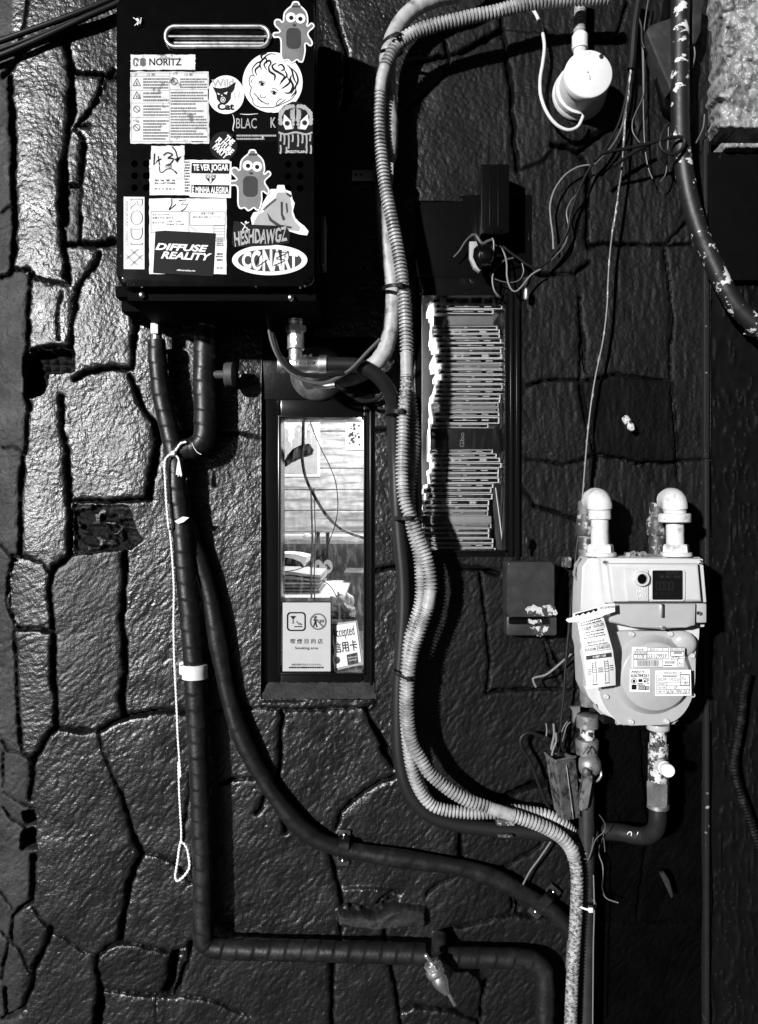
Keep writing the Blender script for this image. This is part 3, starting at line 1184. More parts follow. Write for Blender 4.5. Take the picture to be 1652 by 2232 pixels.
# posters on the planks
def poster(x0, y0, x1, y1, label, kind):
    loc = P(*Z7((x0 + x1) / 2, y1), RY1 - .003)
    t = thing('poster', label, 'poster', loc, 'posters on the plank wall')
    bm = nb()
    plate(bm, zq(Z7, x0, y0, x1, y1), RY1 - .004, .003)
    mesh_obj('sheet', bm, M['card_bright'], t, smooth=False)
    y = RY1 - .0055
    bm = nb()
    if kind == 0:
        poly(bm, zq(Z7, 128, 330, 380, 500), y)
        for cx, cy in ((245, 190), (330, 180), (150, 215)):
            poly(bm, [Z7(cx - 48, cy + 160), Z7(cx - 42, cy + 70), Z7(cx - 15, cy + 45), Z7(cx + 15, cy + 45), Z7(cx + 42, cy + 70), Z7(cx + 50, cy + 160)], y - .0004)
        mesh_obj('picture', bm, M['ink_light'], t, smooth=False)
        bm = nb()
        for cx, cy in ((245, 190), (330, 180), (150, 215)):
            poly(bm, [Z7(cx - 26, cy + 48), Z7(cx - 27, cy), Z7(cx - 17, cy - 28), Z7(cx + 4, cy - 36), Z7(cx + 22, cy - 22), Z7(cx + 28, cy + 6), Z7(cx + 25, cy + 50), Z7(cx, cy + 60)], y - .0008)
        mesh_obj('hair', bm, M['ink_mid_light'], t, smooth=False)
        for cx, cy in ((245, 190), (330, 180), (150, 215)):
            bm = nb()
            disc(bm, Z7(cx + 3, cy + 8), 3.6, y - .0014, 12, ry=6.6)
            stroke(bm, [Z7(cx, cy + 62), Z7(cx + 4, cy + 120)], 2.5, y - .0014, False)
            mesh_obj('figure_print', bm, M['ink_pale'], t, smooth=False)
    else:
        for i in range(26):
            a, b = random.uniform(600, 675), random.uniform(150, 300)
            disc(bm, Z7(a, b), random.uniform(1, 4), y - i * .0001, n=7)
        mesh_obj('picture', bm, M['ink_mid'], t, smooth=False)


poster(105, 100, 395, 520, 'pale poster of long-haired figures behind the hanging cable', 0)
poster(575, 120, 705, 332, 'small white-bordered poster at the right window edge', 1)

# dark back counter, bright rail
bm = nb()
zb(bm, Z7, 60, 990, 800, 1600, 1.0, 1.19)
single('bar_counter', bm, M['wood_dark'], 'dark back counter below the bright rail inside the window', 'counter')
bm = nb()
zb(bm, Z7, 60, 926, 800, 946, .95, .985, .002)
zb(bm, Z7, 285, 916, 318, 950, .945, .96, .002)
zb(bm, Z7, 350, 920, 372, 950, .945, .96, .002)
zb(bm, Z7, 436, 910, 466, 952, .945, .96, .002)
single('shelf_rail', bm, M['white_plastic'], 'bright horizontal rail across the middle of the window', 'rail')
for cx in (382, 450):
    a = P(*Z7(cx, 1228), .8)
    t = thing('bottle', 'dark bottle with a pale oval label, ' + ('left of the pair inside the window' if cx < 400 else 'right of the pair inside the window'), 'bottle', a, 'bottles on the back counter')
    k = S * fac(.8) / 1.9405 / 1.6543
    bm = nb()
    lathe(bm, a, (0, 0, 1), [(0, 36 * k), (3 * k, 40 * k), (150 * k, 40 * k), (190 * k, 34 * k), (225 * k, 15 * k), (300 * k, 12 * k), (302 * k, 15 * k), (318 * k, 15 * k)], 20)
    mesh_obj('glass_body', bm, M['bottle'], t)
    bm = nb()
    yb_ = .8 - 41 * k
    disc(bm, Z7(cx, 1150), 10.5, yb_, ry=15)
    mesh_obj('paper_label', bm, M['card'], t, smooth=False)
    bm = nb()
    r_ = random.Random(int(cx))
    for q_ in range(9):
        a_ = r_.uniform(0, 6.28)
        d_ = r_.uniform(0, 6)
        c_ = Z7(cx, 1150)
        disc(bm, (c_[0] + d_ * math.cos(a_) * .8, c_[1] + d_ * math.sin(a_)), r_.uniform(1.2, 2.6), yb_ - .001 - q_ * .0001, 8)
    mesh_obj('label_print', bm, M['ink_mid'], t, smooth=False)
bm = nb()
zb(bm, Z7, 60, 1365, 560, 1398, .34, .8, .003)
single('counter_top', bm, M['white_plastic'], 'pale counter edge under the paper stack', 'counter')
bm = nb()
zb(bm, Z7, 60, 1078, 300, 1180, .62, .74, .006)
single('folded_bag', bm, M['rubber'], 'dark folded bag on top of the papers', 'bag')
bm = nb()
pts = [Z7(60, 1062), Z7(150, 1058), Z7(230, 1064), Z7(305, 1080), Z7(300, 1120), Z7(282, 1160), Z7(262, 1110), Z7(200, 1085), Z7(60, 1082)]
plate(bm, pts, .605, .12, .003)
single('white_towel', bm, M['cloth'], 'white towel draped over the dark folded bag', 'towel')
rows = [(1186, 1215, 400, 'curled top magazine of the paper pile'), (1217, 1246, 405, 'second magazine from the top of the paper pile'), (1262, 1274, 395, 'third magazine of the pile, below the curled pair'),
        (1284, 1298, 400, 'middle thin magazine of the paper pile'), (1310, 1322, 388, 'pale thin magazine low in the paper pile'), (1330, 1340, 400, 'magazine second from the pile bottom'), (1348, 1362, 392, 'bottom magazine of the paper pile')]
for i, (a, b, c, lab) in enumerate(rows):
    bm = nb()
    if i < 2:
        up = [Z7(50, a - 4), Z7(200, a), Z7(300, a + 16), Z7(c, a + 22)]
        lo = [Z7(c, b + 12), Z7(300, b + 4), Z7(200, b - 6), Z7(50, b - 8)]
        plate(bm, up + lo, .42, .22, .001)
    else:
        zb(bm, Z7, 50, a, c, b, .42 + random.uniform(0, .02), .66, .001)
    single('magazine', bm, M['card'] if i % 2 == 0 else M['ink_light'], lab, 'magazine', 'pile of papers inside the window')
# crumpled cloth bundle
bm = nb()
bmesh.ops.create_icosphere(bm, subdivisions=4, radius=1)
c0 = P(*Z7(556, 1430), .33)
for v in bm.verts:
    d = v.co.copy()
    q = 1 + .16 * math.sin(d.x * 5 + 2 * d.z) + .10 * math.sin(d.z * 9 + d.x * 4) + .06 * math.sin(d.y * 14 + d.x * 11)
    v.co = c0 + Vector((d.x * .031 * q, d.y * .03 * q, d.z * .026 * q + (.010 if d.z > .5 and abs(d.x) > .3 else 0)))
single('crumpled_cloth', bm, M['cloth'], 'crumpled white cloth bundle above the card sign', 'cloth')
bm = nb()
zb(bm, Z7, 470, 1500, 640, 1520, .30, .42, .002)
single('wooden_ledge', bm, M['wood_dark'], 'dark ledge under the crumpled white cloth', 'ledge')
bm = nb()
zb(bm, Z7, 560, 1190, 800, 1212, .72, .9, .004)
single('dark_stool', bm, M['wood_dark'], 'dark flat stool top in front of the dark counter', 'stool')
# cables in the window
bm = nb()
tube(bm, [Z7(280, 60) + (.13,), Z7(278, 250) + (.13,), Z7(272, 400) + (.13,), Z7(300, 540) + (.13,), Z7(370, 680) + (.13,), Z7(440, 790) + (.13,), Z7(520, 870) + (.13,), Z7(610, 918) + (.13,), Z7(760, 965) + (.13,)], .0034, 8)
single('hanging_cable', bm, mat('dusty_dark_cable', .05, .6, mott=(.25, 180, .6, .05)), 'thick dark cable curving down inside the smoking-notice window', 'cable')
bm = nb()
tube(bm, [Z7(300, 60) + (.11,), Z7(345, 190) + (.11,), Z7(400, 320) + (.11,), Z7(460, 440) + (.11,), Z7(505, 560) + (.11,), Z7(520, 700) + (.11,), Z7(512, 810) + (.11,), Z7(480, 920) + (.11,), Z7(425, 1040) + (.11,), Z7(345, 1120) + (.11,), Z7(230, 1172) + (.11,), Z7(100, 1190) + (.11,)], .0011, 6)
single('thin_wire', bm, M['cable'], 'thin dark wire looping inside the smoking-notice window', 'wire')
bm = nb()
tube(bm, [Z7(410, 1245) + (.14,), Z7(470, 1290) + (.14,), Z7(520, 1375) + (.14,), Z7(570, 1450) + (.14,), Z7(575, 1490) + (.135,), Z7(565, 1530) + (.13,), Z7(568, 1560) + (.128,)], .0011, 6)
single('sign_cord', bm, M['cable_grey'], 'grey cord holding the tilted card sign', 'cord')
bm = nb()
leaf = [Z7(118, 480), Z7(150, 425), Z7(165, 370), Z7(205, 325), Z7(260, 298), Z7(320, 288), Z7(350, 330), Z7(340, 365), Z7(300, 380), Z7(260, 385), Z7(215, 415), Z7(180, 425), Z7(150, 445)]
plate(bm, leaf, .15, .012, .003)
single('dried_bunch', bm, mat('dried_bunch', .1, .8, mott=(.4, 110, .52, .05), vary=.4, bump=(200, .9, .006)), 'dried brownish bunch hanging behind the thick cable', 'dried bunch')
for k_, xx in enumerate((338, 360)):  # hanging strips that stand for pale streaks on the glass
    bm = nb()
    tube(bm, [Z7(xx - 6, 600) + (.2,), Z7(xx, 800) + (.2,), Z7(xx + 4, 1000) + (.2,), Z7(xx - 4, 1200) + (.2,), Z7(xx - 2, 1390) + (.2,)], .0016 if k_ else .0024, 6)
    single('streak_strip', bm, M['cable_pale'], ('broad' if not k_ else 'slim') + ' pale strip hanging inside the window, standing for a streak on the glass', 'cord', 'pale glass streaks inside the window')
# credit card sign
t = thing('card_sign', 'tilted white laminated card sign reading Accepted', 'sign', P(*Z7(580, 1875), .04))
bm = nb()
plate(bm, [Z7(380, 1560), Z7(655, 1528), Z7(700, 1832), Z7(420, 1898)], .0285, .001)
mesh_obj('clear_sleeve', bm, M['ink_light'], t, smooth=False)
bm = nb()
plate(bm, [Z7(395, 1580), Z7(646, 1540), Z7(686, 1818), Z7(435, 1880)], .0265, .0015)
mesh_obj('card', bm, M['card_bright'], t, smooth=False)
bm = nb()
y = .0258
c = Z7(558, 1612)
text(bm, 'Accepted', c[0] - 24, c[1] - 13, c[0] + 24, c[1] + 15, y, rot=-8)
c = Z7(572, 1710)
text(bm, '信用卡', c[0] - 26, c[1] - 12, c[0] + 26, c[1] + 12, y, rot=-8, bold=.015)
c = Z7(484, 1730)
text(bm, '受', c[0] - 8, c[1] - 12, c[0] + 6, c[1] + 12, y, rot=-8, bold=.015)
mesh_obj('lettering', bm, M['ink'], t, smooth=False)
bm = nb()
disc(bm, Z7(510, 1805), 8, y)
poly(bm, [Z7(580, 1768), Z7(655, 1750), Z7(664, 1825), Z7(590, 1840)], y)
mesh_obj('card_marks', bm, M['ink_mid'], t, smooth=False)
bm = nb()
c = Z7(622, 1787)
text(bm, 'AMERICAN', c[0] - 10, c[1] - 2.4, c[0] + 10, c[1] + .4, y - .0006, rot=-9)
c = Z7(626, 1805)
text(bm, 'EXPRESS', c[0] - 8, c[1] - 2, c[0] + 9, c[1] + 1, y - .0006, rot=-9)
mesh_obj('card_mark_lettering', bm, M['print_white'], t, smooth=False)

# smoking notice
t = thing('smoking_notice', 'grey plastic notice reading Smoking area fixed low in the window', 'sign', P(*Z7(300, 1888), .026))
bm = nb()
plate(bm, zq(Z7, 127, 1395, 476, 1890), .0124, .0022)
mesh_obj('border', bm, M['ink'], t, smooth=False)
bm = nb()
plate(bm, zq(Z7, 134, 1402, 469, 1883), .0118, .0016)
mesh_obj('board', bm, M['card'], t, smooth=False)
y = .0113
bm = nb()
for sgn in range(1):
    o_ = rrect(*Z7(163, 1468), *Z7(296, 1602), 8)
    i_ = rrect(*Z7(173, 1478), *Z7(286, 1592), 6)
    n = len(o_)
    va = [bm.verts.new(P(a, b, y)) for a, b in o_]
    vb = [bm.verts.new(P(a, b, y)) for a, b in i_]
    for i in range(n):
        j = (i + 1) % n
        bm.faces.new((va[i], va[j], vb[j], vb[i]))
poly(bm, [Z7(186, 1496), Z7(229, 1496), Z7(210, 1518), Z7(210, 1544), Z7(221, 1548), Z7(192, 1548), Z7(204, 1544), Z7(204, 1518)], y)
poly(bm, zq(Z7, 214, 1567, 272, 1574), y)
stroke(bm, [Z7(232, 1530), Z7(240, 1546), Z7(256, 1546), Z7(266, 1560)], 1.5, y)
stroke(bm, [Z7(240, 1550), Z7(252, 1558), Z7(270, 1552)], 1.2, y)
disc(bm, Z7(366, 1503), 2.2, y)
poly(bm, [Z7(352, 1516), Z7(372, 1514), Z7(386, 1530), Z7(382, 1534), Z7(372, 1524), Z7(370, 1545), Z7(378, 1574), Z7(370, 1576), Z7(362, 1552), Z7(352, 1576), Z7(345, 1572), Z7(356, 1540), Z7(358, 1524), Z7(348, 1534)], y)
text(bm, '20', *Z7(389, 1521), *Z7(424, 1542), y, bold=.03)
text(bm, '喫 煙 目 的 店', *Z7(188, 1655), *Z7(414, 1690), y, bold=.006)
text(bm, 'Smoking area', *Z7(220, 1710), *Z7(382, 1735), y, bold=.01)
text(bm, '20歳未満の方は立ち入れません。', *Z7(195, 1828), *Z7(408, 1843), y, bold=.004)
print_rows(bm, *Z7(178, 1848), *Z7(420, 1862), 1, y, .8)
mesh_obj('lettering', bm, M['ink'], t, smooth=False)
bm = nb()
ring(bm, Z7(382, 1535), 15.2, 18.2, y - .0003)
stroke(bm, [Z7(346, 1498), Z7(418, 1572)], 2.8, y - .0006, False)
mesh_obj('prohibition_ring', bm, M['ink_grey'], t, smooth=False)

# ------------------------------------------------------------------ the stack of disc cases
cdspec = [(157, 200, 220, 740), (205, 240, 240, 770), (245, 278, 245, 700), (372, 400, 230, 730), (402, 430, 226, 748), (434, 464, 230, 748), (468, 500, 255, 760),
          (503, 540, 265, 785), (545, 580, 280, 760), (584, 618, 245, 765), (622, 660, 255, 780), (668, 702, 300, 778), (706, 742, 275, 778), (748, 780, 300, 776),
          (784, 816, 265, 775), (820, 856, 250, 770), (860, 892, 252, 778), (896, 926, 240, 755), (930, 962, 235, 750), (966, 996, 222, 738), (1000, 1030, 225, 740),
          (1034, 1064, 230, 745), (1070, 1120, 235, 745), (1124, 1154, 215, 660), (1322, 1348, 210, 695), (1352, 1380, 225, 725), (1384, 1416, 225, 748),
          (1422, 1458, 240, 762), (1463, 1498, 222, 742), (1502, 1534, 210, 738), (1538, 1576, 215, 742), (1580, 1612, 200, 700), (1616, 1650, 170, 685), (1658, 1700, 186, 692),
          (1706, 1746, 155, 668), (1752, 1786, 160, 662), (1790, 1826, 155, 660), (1886, 1920, 160, 683), (1926, 1956, 155, 668), (1962, 1996, 150, 666), (2002, 2036, 186, 700),
          (2042, 2070, 192, 698), (2074, 2102, 200, 715)]
ORDS = ['first', 'second', 'third', 'fourth', 'fifth', 'sixth', 'seventh', 'eighth', 'ninth', 'tenth', 'eleventh', 'twelfth', 'thirteenth', 'fourteenth', 'fifteenth',
        'sixteenth', 'seventeenth', 'eighteenth', 'nineteenth', 'twentieth']
TENS = {2: 'twenty', 3: 'thirty', 4: 'forty'}


def ordinal(n):
    if n <= 20:
        return ORDS[n - 1]
    a, b = divmod(n, 10)
    if b == 0:
        return TENS[a][:-1] + 'ieth'
    return TENS[a] + '-' + ORDS[b - 1]


CW, CD_, CH = .142, .124, .0104
SPM = [mat('black_spine', .003, .3, spec=.15), mat('dark_grey_spine', .035, .3, spec=.15, mott=(.008, 25, .5, .02, (1, 1, .05))), mat('striped_spine', .004, .3, spec=.15, mott=(.4, 45, .55, .02, (1, 1, .05))), mat('grey_spine', .1, .4, spec=.15, mott=(.3, 18, .6, .02, (1, 1, .05)))]


def cd_proto(kind, lab, loc):
    cm = M[('clear', 'clear_dim', 'clear', 'clear_grey', 'clear_dim', 'clear')[kind]]
    kind = kind % 4
    t = thing('disc_case', lab, 'CD case', loc, 'clear disc cases stacked in the window')
    o = Vector(loc)
    bm = nb()
    w, h = CW / 2, CH / 2
    box(bm, o.x - w, o.x + w, o.y, o.y + CD_, o.z + h - .0014, o.z + h)
    mesh_obj('clear_lid', bm, cm, t, smooth=False)
    bm = nb()
    box(bm, o.x - w, o.x + w, o.y, o.y + CD_, o.z - h, o.z - h + .0014)
    mesh_obj('clear_lid', bm, cm, t, smooth=False)
    bm = nb()
    box(bm, o.x - w, o.x - w + .0018, o.y + .0005, o.y + CD_ - .001, o.z - h + .0014, o.z + h - .0014)
    mesh_obj('clear_side', bm, cm, t, smooth=False)
    bm = nb()
    box(bm, o.x + w - .0018, o.x + w, o.y + .0005, o.y + CD_ - .001, o.z - h + .0014, o.z + h - .0014)
    mesh_obj('clear_side', bm, cm, t, smooth=False)
    bm = nb()
    r2 = random.Random(kind + 40)
    zz_ = r2.uniform(-.0022, .0016)
    xa, xb = r2.uniform(-w + .004, -w + .05), r2.uniform(-.02, w - .004)
    box(bm, o.x + xa, o.x + max(xb, xa + .05), o.y + .0012, o.y + .0022, o.z + zz_, o.z + zz_ + .0008)
    mesh_obj('booklet_edge', bm, M['ink_light'] if kind % 2 else M['card'], t, smooth=False)
    bm = nb()
    zz_ += .0026 if zz_ < 0 else -.0026
    box(bm, o.x - w + r2.uniform(.004, .03), o.x + w - r2.uniform(.004, .06), o.y + .0014, o.y + .0022, o.z + zz_, o.z + zz_ + .0004)
    mesh_obj('tray_edge', bm, M['ink_grey'], t, smooth=False)
    bm = nb()
    box(bm, o.x - w + .006, o.x + w - .006, o.y + .0022, o.y + .008, o.z - h + .002, o.z + h - .002)
    sp = mesh_obj('spine_card', bm, SPM[kind], t, smooth=False)
    bm = nb()
    r = random.Random(kind)
    x = -w + .014
    yy = o.y + .0019
    while x < w - .03:  # pale blocks for spine print and for painted glare on the spine
        ln = r.uniform(.004, .018)
        a = r.uniform(-.0012, .0006)
        vs_ = [bm.verts.new((o.x + q, yy, o.z + zz)) for q, zz in ((x, a), (x + ln, a), (x + ln, a + .0022), (x, a + .0022))]
        bm.faces.new(vs_)
        x += ln + r.uniform(.015, .06)
    mesh_obj('spine_print_glare', bm, M['ink_light'], sp, smooth=False)
    bm = nb()
    box(bm, o.x - w + .005, o.x + w - .005, o.y + .010, o.y + CD_ - .004, o.z - .0016, o.z + .0016)
    mesh_obj('disc_tray', bm, M['ink'], t, smooth=False)
    return t


def copy_tree(o, parent=None):
    c = o.copy()
    COL.objects.link(c)
    if parent is not None:
        c.parent = parent
    ORG[c.name] = ORG[o.name]
    for ch in list(o.children):
        copy_tree(ch, c)
    return c


protos = {}
SY = .040
for i, (a, b, c, d) in enumerate(cdspec):
    kind = random.choice((0, 1, 2, 3, 4, 5))
    p0 = Z6(c, a)
    p1 = Z6(d, b)
    loc = P((p0[0] + p1[0]) / 2, (p0[1] + p1[1]) / 2, SY + random.uniform(0, .004))
    lab = ('clear CD case with %s spine, %s from the top of the window stack' % (('a black', 'a dark grey', 'a striped', 'a mid grey', 'a black', 'a dark grey')[kind], ordinal(i + 1)))
    if kind not in protos:
        t = protos[kind] = cd_proto(kind, lab, loc)
    else:
        t = copy_tree(protos[kind])
        t['label'] = lab
    t.location = loc
    t.scale = ((p1[0] - p0[0]) * S * fac(SY) / CW, 1, (p1[1] - p0[1]) * S * fac(SY) / CH * .99)
    t.rotation_euler = (0, random.uniform(-.007, .009), random.uniform(-.03, .03))
bm = nb()
zb(bm, Z6, 240, 296, 700, 365, SY, SY + .13, .001)
single('box_set', bm, mat('grey_box_card', .11, .5), 'mid grey box set near the top of the disc stack', 'box set', 'box sets in the disc stack')
bm = nb()
zb(bm, Z6, 156, 1830, 684, 1884, SY, SY + .13, .001)
single('box_set', bm, mat('pale_grey_box_card', .2, .45), 'pale grey box set near the bottom of the disc stack', 'box set', 'box sets in the disc stack')
t = thing('box_set', 'thick black box set in the middle of the disc stack', 'box set', P(*Z6(456, 1316), SY), 'box sets in the disc stack')
bm = nb()
zb(bm, Z6, 217, 1158, 698, 1316, SY, SY + .13, .0015)
mesh_obj('card_box', bm, mat('black_box_card', .008, .35, spec=.3), t)
bm = nb()
c = Z6(462, 1246)
text(bm, 'Gbo', c[0] - 17, c[1] - 5, c[0] + 15, c[1] + 5, SY - .0006, rot=-90, bold=.02)
mesh_obj('spine_lettering', bm, M['ink_grey'], t, smooth=False)
t = thing('disc_case', 'dark disc case leaning upright at the right of the stack', 'CD case', P(*Z6(750, 2105), SY))
bm = nb()
plate(bm, [Z6(690, 1625), Z6(712, 1612), Z6(772, 2085), Z6(755, 2105), Z6(728, 2100)], SY + .008, .1, .001)
mesh_obj('dark_sleeve', bm, SPM[1], t)
bm = nb()
plate(bm, [Z6(713, 1612), Z6(719, 1612), Z6(780, 2085), Z6(773, 2090)], SY + .007, .1)
mesh_obj('clear_edge', bm, M['clear'], t, smooth=False)
# added board behind the stack, catching lamp light, clear strip by the frame
bm = nb()
zb(bm, Z6, 100, 100, 860, 2160, .190, .197)
single('added_light_board', bm, M['ink_light'], 'added grey board behind the disc stack that catches the strip light', 'board')
bm = nb()
zb(bm, Z6, 768, 175, 782, 2090, SY, SY + .01, .001)
single('rack_upright', bm, M['clear'], 'clear plastic rack upright right of the disc stack', 'rack')
# ------------------------------------------------------------------ the wall-hung water heater with its stickers
HY = -.235          # front face
H = thing('water_heater', 'black box-shaped wall-hung water heater covered in stickers', 'water heater', P(470, 640, -.12))


def zp(z, pts):
    return [z(*p) for p in pts]


# front cover: rounded shell with real holes
bm = nb()
x0, y0, x1, y1 = 254, -16, 684, 624
out = rrect(x0, y0, x1, y1, 22, 8)
plate(bm, out, HY, .05, .011, 4)
cover = mesh_obj('front_cover', bm, M['black_gloss'], H)
bm = nb()
holes = []
for cx in (161, 250):
    for cy in (166, 256, 346):
        holes.append(Z2(cx, cy))
for cx in (1314, 1405):
    for cy in (172, 262, 352):
        holes.append(Z2(cx, cy))
for c in holes:
    plate(bm, circle_pts(c, 7.6, 20), HY - .01, .03)
plate(bm, rrect(*Z1(420, 208), *Z1(1168, 338), 18, 8), HY - .01, .035)
bmesh.ops.recalc_face_normals(bm, faces=bm.faces[:])
cut_me = bpy.data.meshes.new('cutter')
bm.to_mesh(cut_me)
bm.free()
cut_o = bpy.data.objects.new('cutter', cut_me)
COL.objects.link(cut_o)
cut_o.location = (0, 0, 0)
bm_off = ORG[H.name]
bpy.context.view_layer.update()
md = cover.modifiers.new('holes', 'BOOLEAN')
md.operation = 'DIFFERENCE'
md.solver = 'EXACT'
md.object = cut_o
dg = bpy.context.evaluated_depsgraph_get()
new_me = bpy.data.meshes.new_from_object(cover.evaluated_get(dg))
cover.modifiers.clear()
cover.data = new_me
bpy.data.objects.remove(cut_o)
new_me.polygons.foreach_set('use_smooth', np.ones(len(new_me.polygons), dtype=bool))
new_me.set_sharp_from_angle(angle=math.radians(35))
if not len(new_me.materials):
    new_me.materials.append(M['black_gloss'])

for c in holes:  # added metal domes that catch light like the holes' lit inner walls
    bm = nb()
    lathe(bm, P(c[0], c[1], HY + .0150), (0, -1, 0), [(0, L(6.9, HY)), (.0008, L(6.9, HY)), (.004, L(6, HY)), (.0065, L(3.5, HY)), (.0072, .0003)], 18)
    mesh_obj('hole_glint_dome', bm, M['chrome_dull'], H)
# casing behind the cover, bottom lip, brackets
bm = nb()
pbox(bm, 258, -18, 690, 640, -.186, -.150, .004)
a, b = P(262, 652, -.15), P(690, -20, -.15)
box(bm, a.x, b.x, -.150, .0, a.z + .002, b.z, .004)
mesh_obj('casing', bm, M['black_gloss'], H)
bm = nb()
pbox(bm, 275, 636, 690, 657, -.212, -.02, .006)
pbox(bm, 250, 622, 300, 648, -.20, -.17, .004)
mesh_obj('bottom_lip', bm, M['black_matt'], H)
bm = nb()
a = P(290, 700, -.03)
b = P(692, 662, -.03)
box(bm, a.x, b.x, -.10, .0, a.z, b.z + .05, .003)
mesh_obj('rear_bracket', bm, M['black_matt'], H)
bm = nb()
pbox(bm, 699, 478, 708, 575, -.085, -.03, .002)
pbox(bm, 700, 470, 709, 480, -.080, -.02, .002)
mesh_obj('side_bracket', bm, M['ink_light'], H)
for c in (Z2(232, 1165), Z2(1340, 1185), Z1(212, 158)):
    bm = nb()
    lathe(bm, P(c[0], c[1], HY + (.02 if c[1] > 200 else 0)), (0, -1, 0), [(0, .0058), (.002, .006), (.0045, .0052), (.006, .003), (.0062, 0)], 16)
    mesh_obj('cover_screw', bm, M['screw'], H)
for c in (Z2(130, 1090), Z2(178, 1090), Z2(1080, 1105), Z2(1410, 1110), Z2(1445, 1100), Z2(80, 880)):
    bm = nb()
    lathe(bm, P(c[0], c[1], HY + .004), (0, -1, 0), [(0, .0016), (.005, .0014), (.006, .0006), (.0064, 0)], 10)
    mesh_obj('cover_screw', bm, M['screw'], H)
bm = nb()
for k in range(3):
    stroke(bm, [Z1(165 + 30 * k, 130 + 8 * (k % 2)), Z1(200 + 10 * k, 160), Z1(175 + 20 * k, 190 - 6 * (k % 3))], 1.6, HY - .0068, True)
mesh_obj('screw_scratches', bm, M['paper'], H, smooth=False)

# exhaust slot: chrome racetrack rim, bar, inner plate
pts = [Vector(P(a, b, HY - .003)) for a, b in rrect(*Z1(408, 198), *Z1(1180, 348), 21, 10)]
bm = nb()
tube(bm, pts + pts[:1], .0036, 10, spline=False)
vent = mesh_obj('exhaust_rim', bm, M['chrome_dull'], H)
bm = nb()
tube(bm, [P(*Z1(425, 272), HY - .001), P(*Z1(800, 272), HY - .001), P(*Z1(1165, 274), HY - .001)], .0022, 8)
mesh_obj('exhaust_bar', bm, M['chrome_dull'], vent)
bm = nb()
a, b = Z1(440, 304), Z1(1160, 338)
c0, c1 = P(a[0], a[1], HY + .012), P(b[0], b[1], HY + .004)
lathe(bm, P(*Z1(450, 326), HY + .014), (1, 0, 0), [(0, .0075), (L(205, HY), .0075)], 20)
mesh_obj('exhaust_baffle', bm, M['chrome_dull'], vent)
bm = nb()
pbox(bm, *Z1(400, 190), *Z1(1190, 350), HY + .028, HY + .03)
mesh_obj('exhaust_duct', bm, M['void'], vent)

_lay = [0]


def sticker(name, pts, m, label, th=.0004, bev=0):
    bm = nb()
    _lay[0] += 1
    lift = .0004 + .00055 * sticker.z
    plate(bm, pts, HY - lift, th)
    o = mesh_obj(name, bm, m, H, smooth=False, label=label)
    return o, HY - lift - .0002


sticker.z = 0


def prints(name, par, m, fn):
    bm = nb()
    fn(bm)
    return mesh_obj(name, bm, m, par, smooth=False)


def rough_rect(z, x0, y0, x1, y1, n=14, amp=3.0, seed=0):
    r = random.Random(seed)
    pts = []
    for i in range(n):
        pts.append(z(x0 + (x1 - x0) * i / n, y0 + r.uniform(-amp, amp)))
    for i in range(n):
        pts.append(z(x1 + r.uniform(-amp, amp), y0 + (y1 - y0) * i / n))
    for i in range(n):
        pts.append(z(x1 - (x1 - x0) * i / n, y1 + r.uniform(-amp, amp)))
    for i in range(n):
        pts.append(z(x0 + r.uniform(-amp, amp), y1 - (y1 - y0) * i / n))
    return pts


# maker's strip
o, y = sticker('maker_strip', rough_rect(Z1, 146, 407, 628, 520, 14, 3, 1), M['paper_worn'], 'worn white strip with the maker name in capitals')
prints('lettering', o, M['ink'], lambda b: text(b, 'NORITZ', *Z1(285, 434), *Z1(526, 488), y, bold=.02))
prints('logo', o, M['ink_grey'], lambda b: [disc(b, Z1(185, 450), 6.2, y), disc(b, Z1(238, 450), 6.2, y - .0001), disc(b, Z1(185, 472), 6.2, y - .0002), disc(b, Z1(238, 472), 6.2, y - .0003), poly(b, zp(Z1, [(182, 440), (242, 440), (242, 482), (182, 482)]), y - .0004)])
prints('logo_letter', o, M['paper'], lambda b: text(b, 'N', *Z1(178, 446), *Z1(216, 486), y - .0007, bold=.04))
# caution label
o, y = sticker('caution_label', rough_rect(Z1, 144, 533, 730, 1068, 20, 3, 2), M['paper_worn'], 'large worn caution label with rows of small print')


def caution(b):
    for yy in (567, 672, 767, 875):
        stroke(b, [Z1(150, yy), Z1(438, yy)], .7, y, False)
    stroke(b, [Z1(438, 540), Z1(438, 1052)], .7, y, False)
    stroke(b, [Z1(440, 667), Z1(725, 667)], .7, y, False)
    frame_lines(b, *Z1(154, 543), *Z1(722, 1054), .6, y)
    text(b, '注意', *Z1(545, 545), *Z1(610, 566), y)
    text(b, '注意', *Z1(262, 545), *Z1(330, 566), y)
    for (a, c, n) in ((578, 665, 4), (682, 760, 3), (780, 868, 4), (890, 1045, 7)):
        print_rows(b, *Z1(240, a), *Z1(430, c), n, y, .55, seed=a)
    for (a, c, n) in ((580, 660, 4), (680, 785, 5), (795, 1030, 11)):
        print_rows(b, *Z1(445 if a > 600 else 515, a), *Z1(715, c), n, y, .55, seed=a + 1)
    print_rows(b, *Z1(600, 1046), *Z1(700, 1062), 1, y, .6, 9)


prints('small_print', o, M['ink_grey'], caution)


